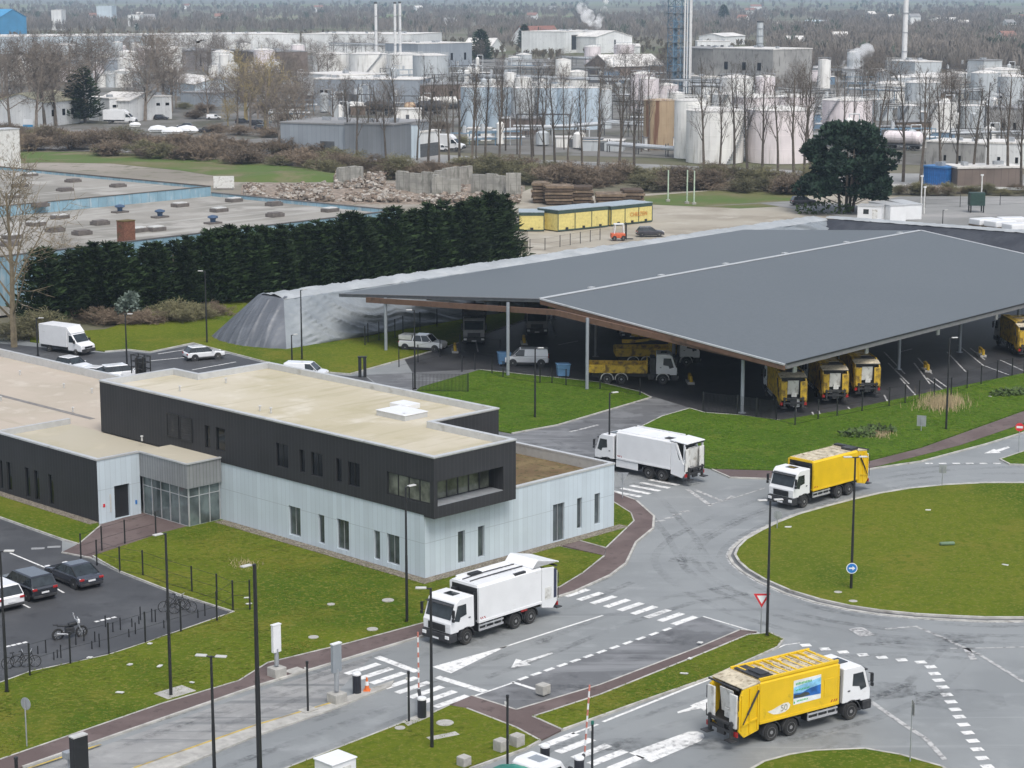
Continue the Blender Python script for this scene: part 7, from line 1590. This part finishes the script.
for x, y, h_, l in ((120,123,95,'white box lorry parked before the white office block'),(445,150,110,'white lorry cab right of the dock shelter')):
    r = boxvan(at(x,y), h_, l); r.scale = (1.5,1.3,1.3)
def boat(x, y, w_, label):
    p = at(x,y); s = w_/ppm(y); root = empty('covered_boat', p, rt.uniform(-.2,.2), label, 'covered boat', 'white covered boats'); m = MB(); pr = [(-.5,0),(-.35,.16),(0,.22),(.35,.17),(.5,.03)]
    vs = []; n = 9
    for x_, z in pr:
        for j in range(n): a = pi*j/(n-1); vs.append((x_*s, .17*s*cos(a)*(1 if abs(x_) < .5 else .3), .6 + z*s*sin(a)*1.1))
    m.add(vs, [(i*n+j,i*n+j+1,(i+1)*n+j+1,(i+1)*n+j) for i in range(4) for j in range(n-1)]); m.build('cover', WHITE, root, smooth=True); MB().xz([(-.46*s,.62),(.46*s,.62),(.36*s,.1),(-.4*s,.1)],-.12*s,.12*s).build('hull', WHITE_D, root)
boat(158,132,20,'white covered boat right of the white office block, left one'); boat(172,134,22,'white covered boat with raised bow, middle one'); boat(187,133,24,'longest white covered boat at the right'); boat(135,127,12,'small white covered boat at the foot of the white office block')
sgn = at(28,126); r = empty('signboard', sgn, 0, 'white and blue signboard on two posts at the upper left', 'signboard'); h = height(28,126,119); MB().box(-1.4,1.4,-.05,.05,h-2.2,h).build('panel', WHITE, r); MB().box(-1.4,1.4,-.07,-.051,h-2.2,h-1.6).build('blue_strip', BLUE, r)
m = MB(); m.cyl((-1.1,.1,-.2),(-1.1,.1,h),.07,n=5).cyl((1.1,.1,-.2),(1.1,.1,h),.07,n=5); m.build('post', GREYM, r)
r = empty('white_board', at(224,189), 0, 'pale square board standing beyond the factory roof end', 'board'); h = height(224,189,176); MB().box(-2,2,-.1,.1,.2,h).build('panel', WHITE_D, r); MB().cyl((-1.6,.15,-.2),(-1.6,.15,h),.08,n=5).cyl((1.6,.15,-.2),(1.6,.15,h),.08,n=5).build('post', GREYM, r)
# clutter: small vessels, cabinets and frames of the works
rs = random.Random(77); cl_n = 0
KINDS_ = ('vessel','cabinet','pipe_frame')
VM = [TK_G, TK_W, STEEL, SHED_G, M('works_brown', (.16,.12,.09), .8, var=.2), M('works_blue', (.16,.24,.33), .6)]
for i in range(210):
    x = rs.uniform(475,1030); y = rs.uniform(70,150)
    if i > 150: x = rs.uniform(240,480); y = rs.uniform(70,125)
    if 455 < x < 645 and y > 108 and y < 140: y = rs.choice((rs.uniform(70,104), rs.uniform(138,150)))
    p = at(x,y) + Vector((0,0,-.25)); k = i % 3
    if k == 0:
        r = empty('vessel', p, 0, 'small upright process vessel among the pipe bridges of the works', 'vessel', 'small vessels of the works'); h = rs.uniform(3,8); w_ = rs.uniform(.8,1.8)
        MB().lathe([(w_*.5,0),(w_,.4),(w_,h),(w_*.5,h+.5)], n=12).build('shell', VM[i % 2], r); MB().cyl((0,0,h),(0,0,h+1.5),.15,n=6).cyl((0,0,h+1.4),(2.5,0,h+1.4),.15,n=6).cyl((2.5,0,0),(2.5,0,h+1.4),.15,n=6).build('pipe', PIPE, r)
    elif k == 1:
        r = empty('plant_cabin', p, rs.uniform(-.2,.2), 'small plant cabin among the tanks of the works', 'cabin', 'small plant cabins of the works'); a, b, h = rs.uniform(2,5), rs.uniform(2,3), rs.uniform(2.3,4)
        MB().box(-a,a,-b,b,0,h).build('wall', VM[rs.randrange(6)], r); MB().box(-a-.2,a+.2,-b-.2,b+.2,h,h+.2).build('roof', SROOF if i % 2 else SROOF_G, r); MB().box(-.5,.5,-b-.04,-b-.003,0,2.1).build('door', STEEL, r)
    else:
        r = empty('pipe_rack', p, rs.uniform(-.3,.3), 'open steel pipe rack among the tanks of the works', 'pipe rack', 'steel pipe racks of the works'); a, h = rs.uniform(3,7), rs.uniform(3,7); m = MB()
        for x_ in (-a,0,a):
            for y_ in (-1.5,1.5): m.cyl((x_,y_,0),(x_,y_,h),.12,n=4)
        for z in (h*.5,h):
            for y_ in (-1.5,1.5): m.cyl((-a,y_,z),(a,y_,z),.12,n=4)
        m.build('steelwork', STEEL if i % 2 else TOWER_B, r); m = MB()
        for y_ in (-1,-.3,.5,1.1): m.cyl((-a-1,y_,h*.5+.3),(a+1,y_,h*.5+.3),rs.uniform(.12,.25),n=6)
        m.cyl((-a*.5,0,h),(-a*.5,0,h+1.8),.5,n=8); m.build('pipe', PIPE, r)
for i in range(16):        # parked cars and bins of the works, a few pixels each
    x, y = rs.uniform(140,275), rs.uniform(116,133)
    if i > 9: x, y = rs.uniform(430,470), rs.uniform(140,152)
    car(at(x,y) + Vector((0,0,-.24)), rs.choice((80,95,120,270)), rs.choice((CAR_W,CAR_W,CAR_G,CAR_N)), 'small car parked among the sheds of the works', rs.choice(('hatch','suv','van')), 4.4, 1.8, 1.6, group='cars parked among the works sheds')
# steam over the process hall: thin volume puffs
st = bpy.data.materials.new('steam'); st.use_nodes = True; ns, ls = st.node_tree.nodes, st.node_tree.links; ns.remove(ns['Principled BSDF'])
v_ = ns.new('ShaderNodeVolumePrincipled'); v_.inputs['Color'].default_value = (1,1,1,1); co = coord(ns); n_ = noise_t(ns, ls, co, .18, 5); mr = ramp(ns, ls, n_, .42, .7)
mm = N(ns, 'ShaderNodeMath', operation='MULTIPLY'); ls.new(mr, mm.inputs[0]); mm.inputs[1].default_value = .6; ls.new(mm.outputs[0], v_.inputs['Density']); ls.new(v_.outputs[0], ns['Material Output'].inputs['Volume'])
p = at(597,52); m = MB()
for dx, z, r in ((0,17,3.4),(2,21,3.0),(-6,22,5),(-10,27,4),(4,26,2.6),(5,31,2.2),(-4,18,3)):
    m.lathe([(.1,-r),(r*.7,-r*.7),(r,0),(r*.7,r*.7),(.1,r)], c=(dx,0,z), n=12)
o = m.build('steam', st, None, loc=p); tag(o, kind='stuff')
p = at(849,82); m = MB(); 
for dx, z, r in ((0,6,4),(3,10,4.5),(7,13,3.5),(-4,2,2.5)): m.lathe([(.1,-r),(r*.7,-r*.7),(r,0),(r*.7,r*.7),(.1,r)], c=(dx,0,z), n=12)
tag(m.build('steam', st, None, loc=p), kind='stuff')

# ---------------------------------------------------------------- far woods, one mass of bare crowns
rng = np.random.default_rng(5)
def woods(name, mat, n, ok, seed, hmin, hmax, evergreen=False):
    V = []; Fc = []; k = 0; R_ = random.Random(seed)
    while k < n:
        x = R_.uniform(-60,1090); y = R_.uniform(2.5,80)
        if not ok(x, y, R_): continue
        k += 1; p = at(x, y); H = R_.uniform(hmin, hmax); d = p.y; rad = H*R_.uniform(.28,.42); big = max(1.0, d/1800)
        nb = 34 if d < 1500 else 22
        for i in range(nb):
            a = R_.uniform(0, 6.283); t = R_.random(); z0 = H*(.12 + .55*t); L = H*R_.uniform(.22,.5)*(1-.4*t); b = R_.uniform(0,6.283); w_ = R_.uniform(.12,.3)*big*(2.2 if evergreen else 1.35)
            r0 = rad*R_.uniform(0,.7); ox, oy = p.x + r0*cos(a), p.y + r0*sin(a); lx = rad*.55*cos(a)*R_.uniform(.2,1); ly = rad*.55*sin(a)*R_.uniform(.2,1); wx, wy = w_*cos(b), w_*.4*sin(b); o = len(V)
            V += [(ox-wx,oy-wy,z0-.3), (ox+wx,oy+wy,z0-.3), (ox+lx+wx*.7,oy+ly+wy,min(H,z0+L)), (ox+lx-wx*.7,oy+ly-wy,min(H,z0+L))]; Fc.append((o,o+1,o+2,o+3))
        o = len(V); w_ = .25*big; V += [(p.x-w_,p.y,-.4),(p.x+w_,p.y,-.4),(p.x+w_*.5,p.y,H*.7),(p.x-w_*.5,p.y,H*.7)]; Fc.append((o,o+1,o+2,o+3))
    me = bpy.data.meshes.new(name); me.from_pydata(V, [], Fc); me.materials.append(mat); o = bpy.data.objects.new(name, me); COL.objects.link(o); return tag(o, kind='stuff')
def lim(x):   # lower edge of the wood (pixel row of the trunk feet)
    if x < 420: return 33
    if x < 560: return 46 if x > 470 else 40
    if x < 660: return 40
    if x < 770: return 43
    if x < 890: return 70
    return 76
def okw(x, y, R_):
    if y > lim(x): return False
    if y < 9: return R_.random() < .5 and noise.noise(Vector((x*.01,y*.6,0))) > -.05
    return noise.noise(Vector((x*.012, y*.14, 4))) > (-.30 if y > 22 else -.16)
woods('bare_woods', WOODS, 6500, okw, 3, 8, 14)
woods('evergreen_woods', WOODS_G, 420, lambda x, y, R_: y < lim(x) and noise.noise(Vector((x*.02,y*.2,9))) > .12, 8, 8, 14, True)
woods('far_scrub', M('far_scrub_twigs', (.12,.10,.065), .95, var=.3, scale=.02), 700, lambda x, y, R_: lim(x) < y < lim(x)+14 or (y > 62 and x < 90), 15, 3, 6)
# ---------------------------------------------------------------- grass blades on the near lawns
def inside(poly, x, y):
    c_ = False; n = len(poly); j = n-1
    for i in range(n):
        a, b = poly[i], poly[j]
        if (a.y > y) != (b.y > y) and x < (b.x-a.x)*(y-a.y)/(b.y-a.y)+a.x: c_ = not c_
        j = i
    return c_
def blades(name, polys, dens, mat, hmax, w_, z0=.1):
    V = []; Fc = []; R_ = random.Random(4)
    for poly in polys:
        xs = [p.x for p in poly]; ys = [p.y for p in poly]; n = int((max(xs)-min(xs))*(max(ys)-min(ys))*dens)
        for i in range(n):
            x = R_.uniform(min(xs),max(xs)); y = R_.uniform(min(ys),max(ys))
            if not inside(poly, x, y): continue
            nz = noise.noise(Vector((x*.35,y*.35,0))); 
            if R_.random() > .55+nz: continue
            h = hmax*R_.uniform(.4,1)*(.8+.6*max(0,nz)); a = R_.uniform(0,6.283); o = len(V); dx, dy = R_.uniform(-.06,.06), R_.uniform(-.06,.06)
            for t in range(3):
                a += 2.1; o = len(V); V += [(x-w_*sin(a),y+w_*cos(a),z0-.005),(x+w_*sin(a),y-w_*cos(a),z0-.005),(x+dx+w_*4*cos(a),y+dy+w_*4*sin(a),z0+h*.8)]; Fc.append((o,o+1,o+2))
    me = bpy.data.meshes.new(name); me.from_pydata(V, [], Fc); me.materials.append(mat); o = bpy.data.objects.new(name, me); COL.objects.link(o); return tag(o, kind='stuff')
LONGV = P((533,718),(600,696),(700,656),(748,636),(770,634),(783,640),(778,648),(712,678),(640,703),(562,731)); VERGE = P((291,768),(342,748),(401,725),(434,714),(449,707),(467,710),(516,729),(540,742),(526,750),(470,768))
blades('grass', [G1, RB, LONGV, VERGE], 14, BLADE, .09, .035, .11)
MIDL = P((512,434),(558,425.5),(651,398),(640,392.5),(600,383),(480,370.5),(440,400)); CARL = P((640,428),(662,417),(690,409),(705,413.5),(742,416),(780,421),(850,410),(930,393),(1024,374),(1024,411),(921,448),(866,462),(790,471),(712,469.5),(672,462),(634,447))
blades('grass', [MIDL, CARL], 9, BLADE2, .11, .05, .1)
# dry tufts
def tufts(x0, x1, y0, y1, n, hm):
    V = []; Fc = []; R_ = random.Random(int(x0))
    for i in range(n):
        p = at(R_.gauss((x0+x1)/2,(x1-x0)/4), R_.gauss((y0+y1)/2,(y1-y0)/4)); h = hm*R_.uniform(.4,1); a = R_.uniform(0,6.28); o = len(V); w_ = .02; dx, dy = R_.uniform(-.2,.2), R_.uniform(-.2,.2)
        V += [(p.x-w_*cos(a),p.y-w_*sin(a),.08),(p.x+w_*cos(a),p.y+w_*sin(a),.08),(p.x+dx,p.y+dy,.1+h)]; Fc.append((o,o+1,o+2))
    return V, Fc
V, Fc = [], []
for q in ((920,965,398,412,1500,.9),(232,258,562,570,160,.35),(870,890,432,440,300,.5)):
    v_, f_ = tufts(*q); o = len(V); V += v_; Fc += [tuple(i+o for i in f) for f in f_]
me = bpy.data.meshes.new('dry_grass'); me.from_pydata(V, [], Fc); me.materials.append(STRAW); o = bpy.data.objects.new('dry_grass', me); COL.objects.link(o); tag(o, kind='stuff')
# low green scrub line on the carport lawn
tag(leafmass(random.Random(3), [((at(x,y).x,at(x,y).y,.3),(1.6,.7,.22)) for x,y in ((870,434),(878,432),(858,437),(1006,396),(1014,394))], 160, .3).build('ground_scrub', LEAF, None, normals=False), kind='stuff')
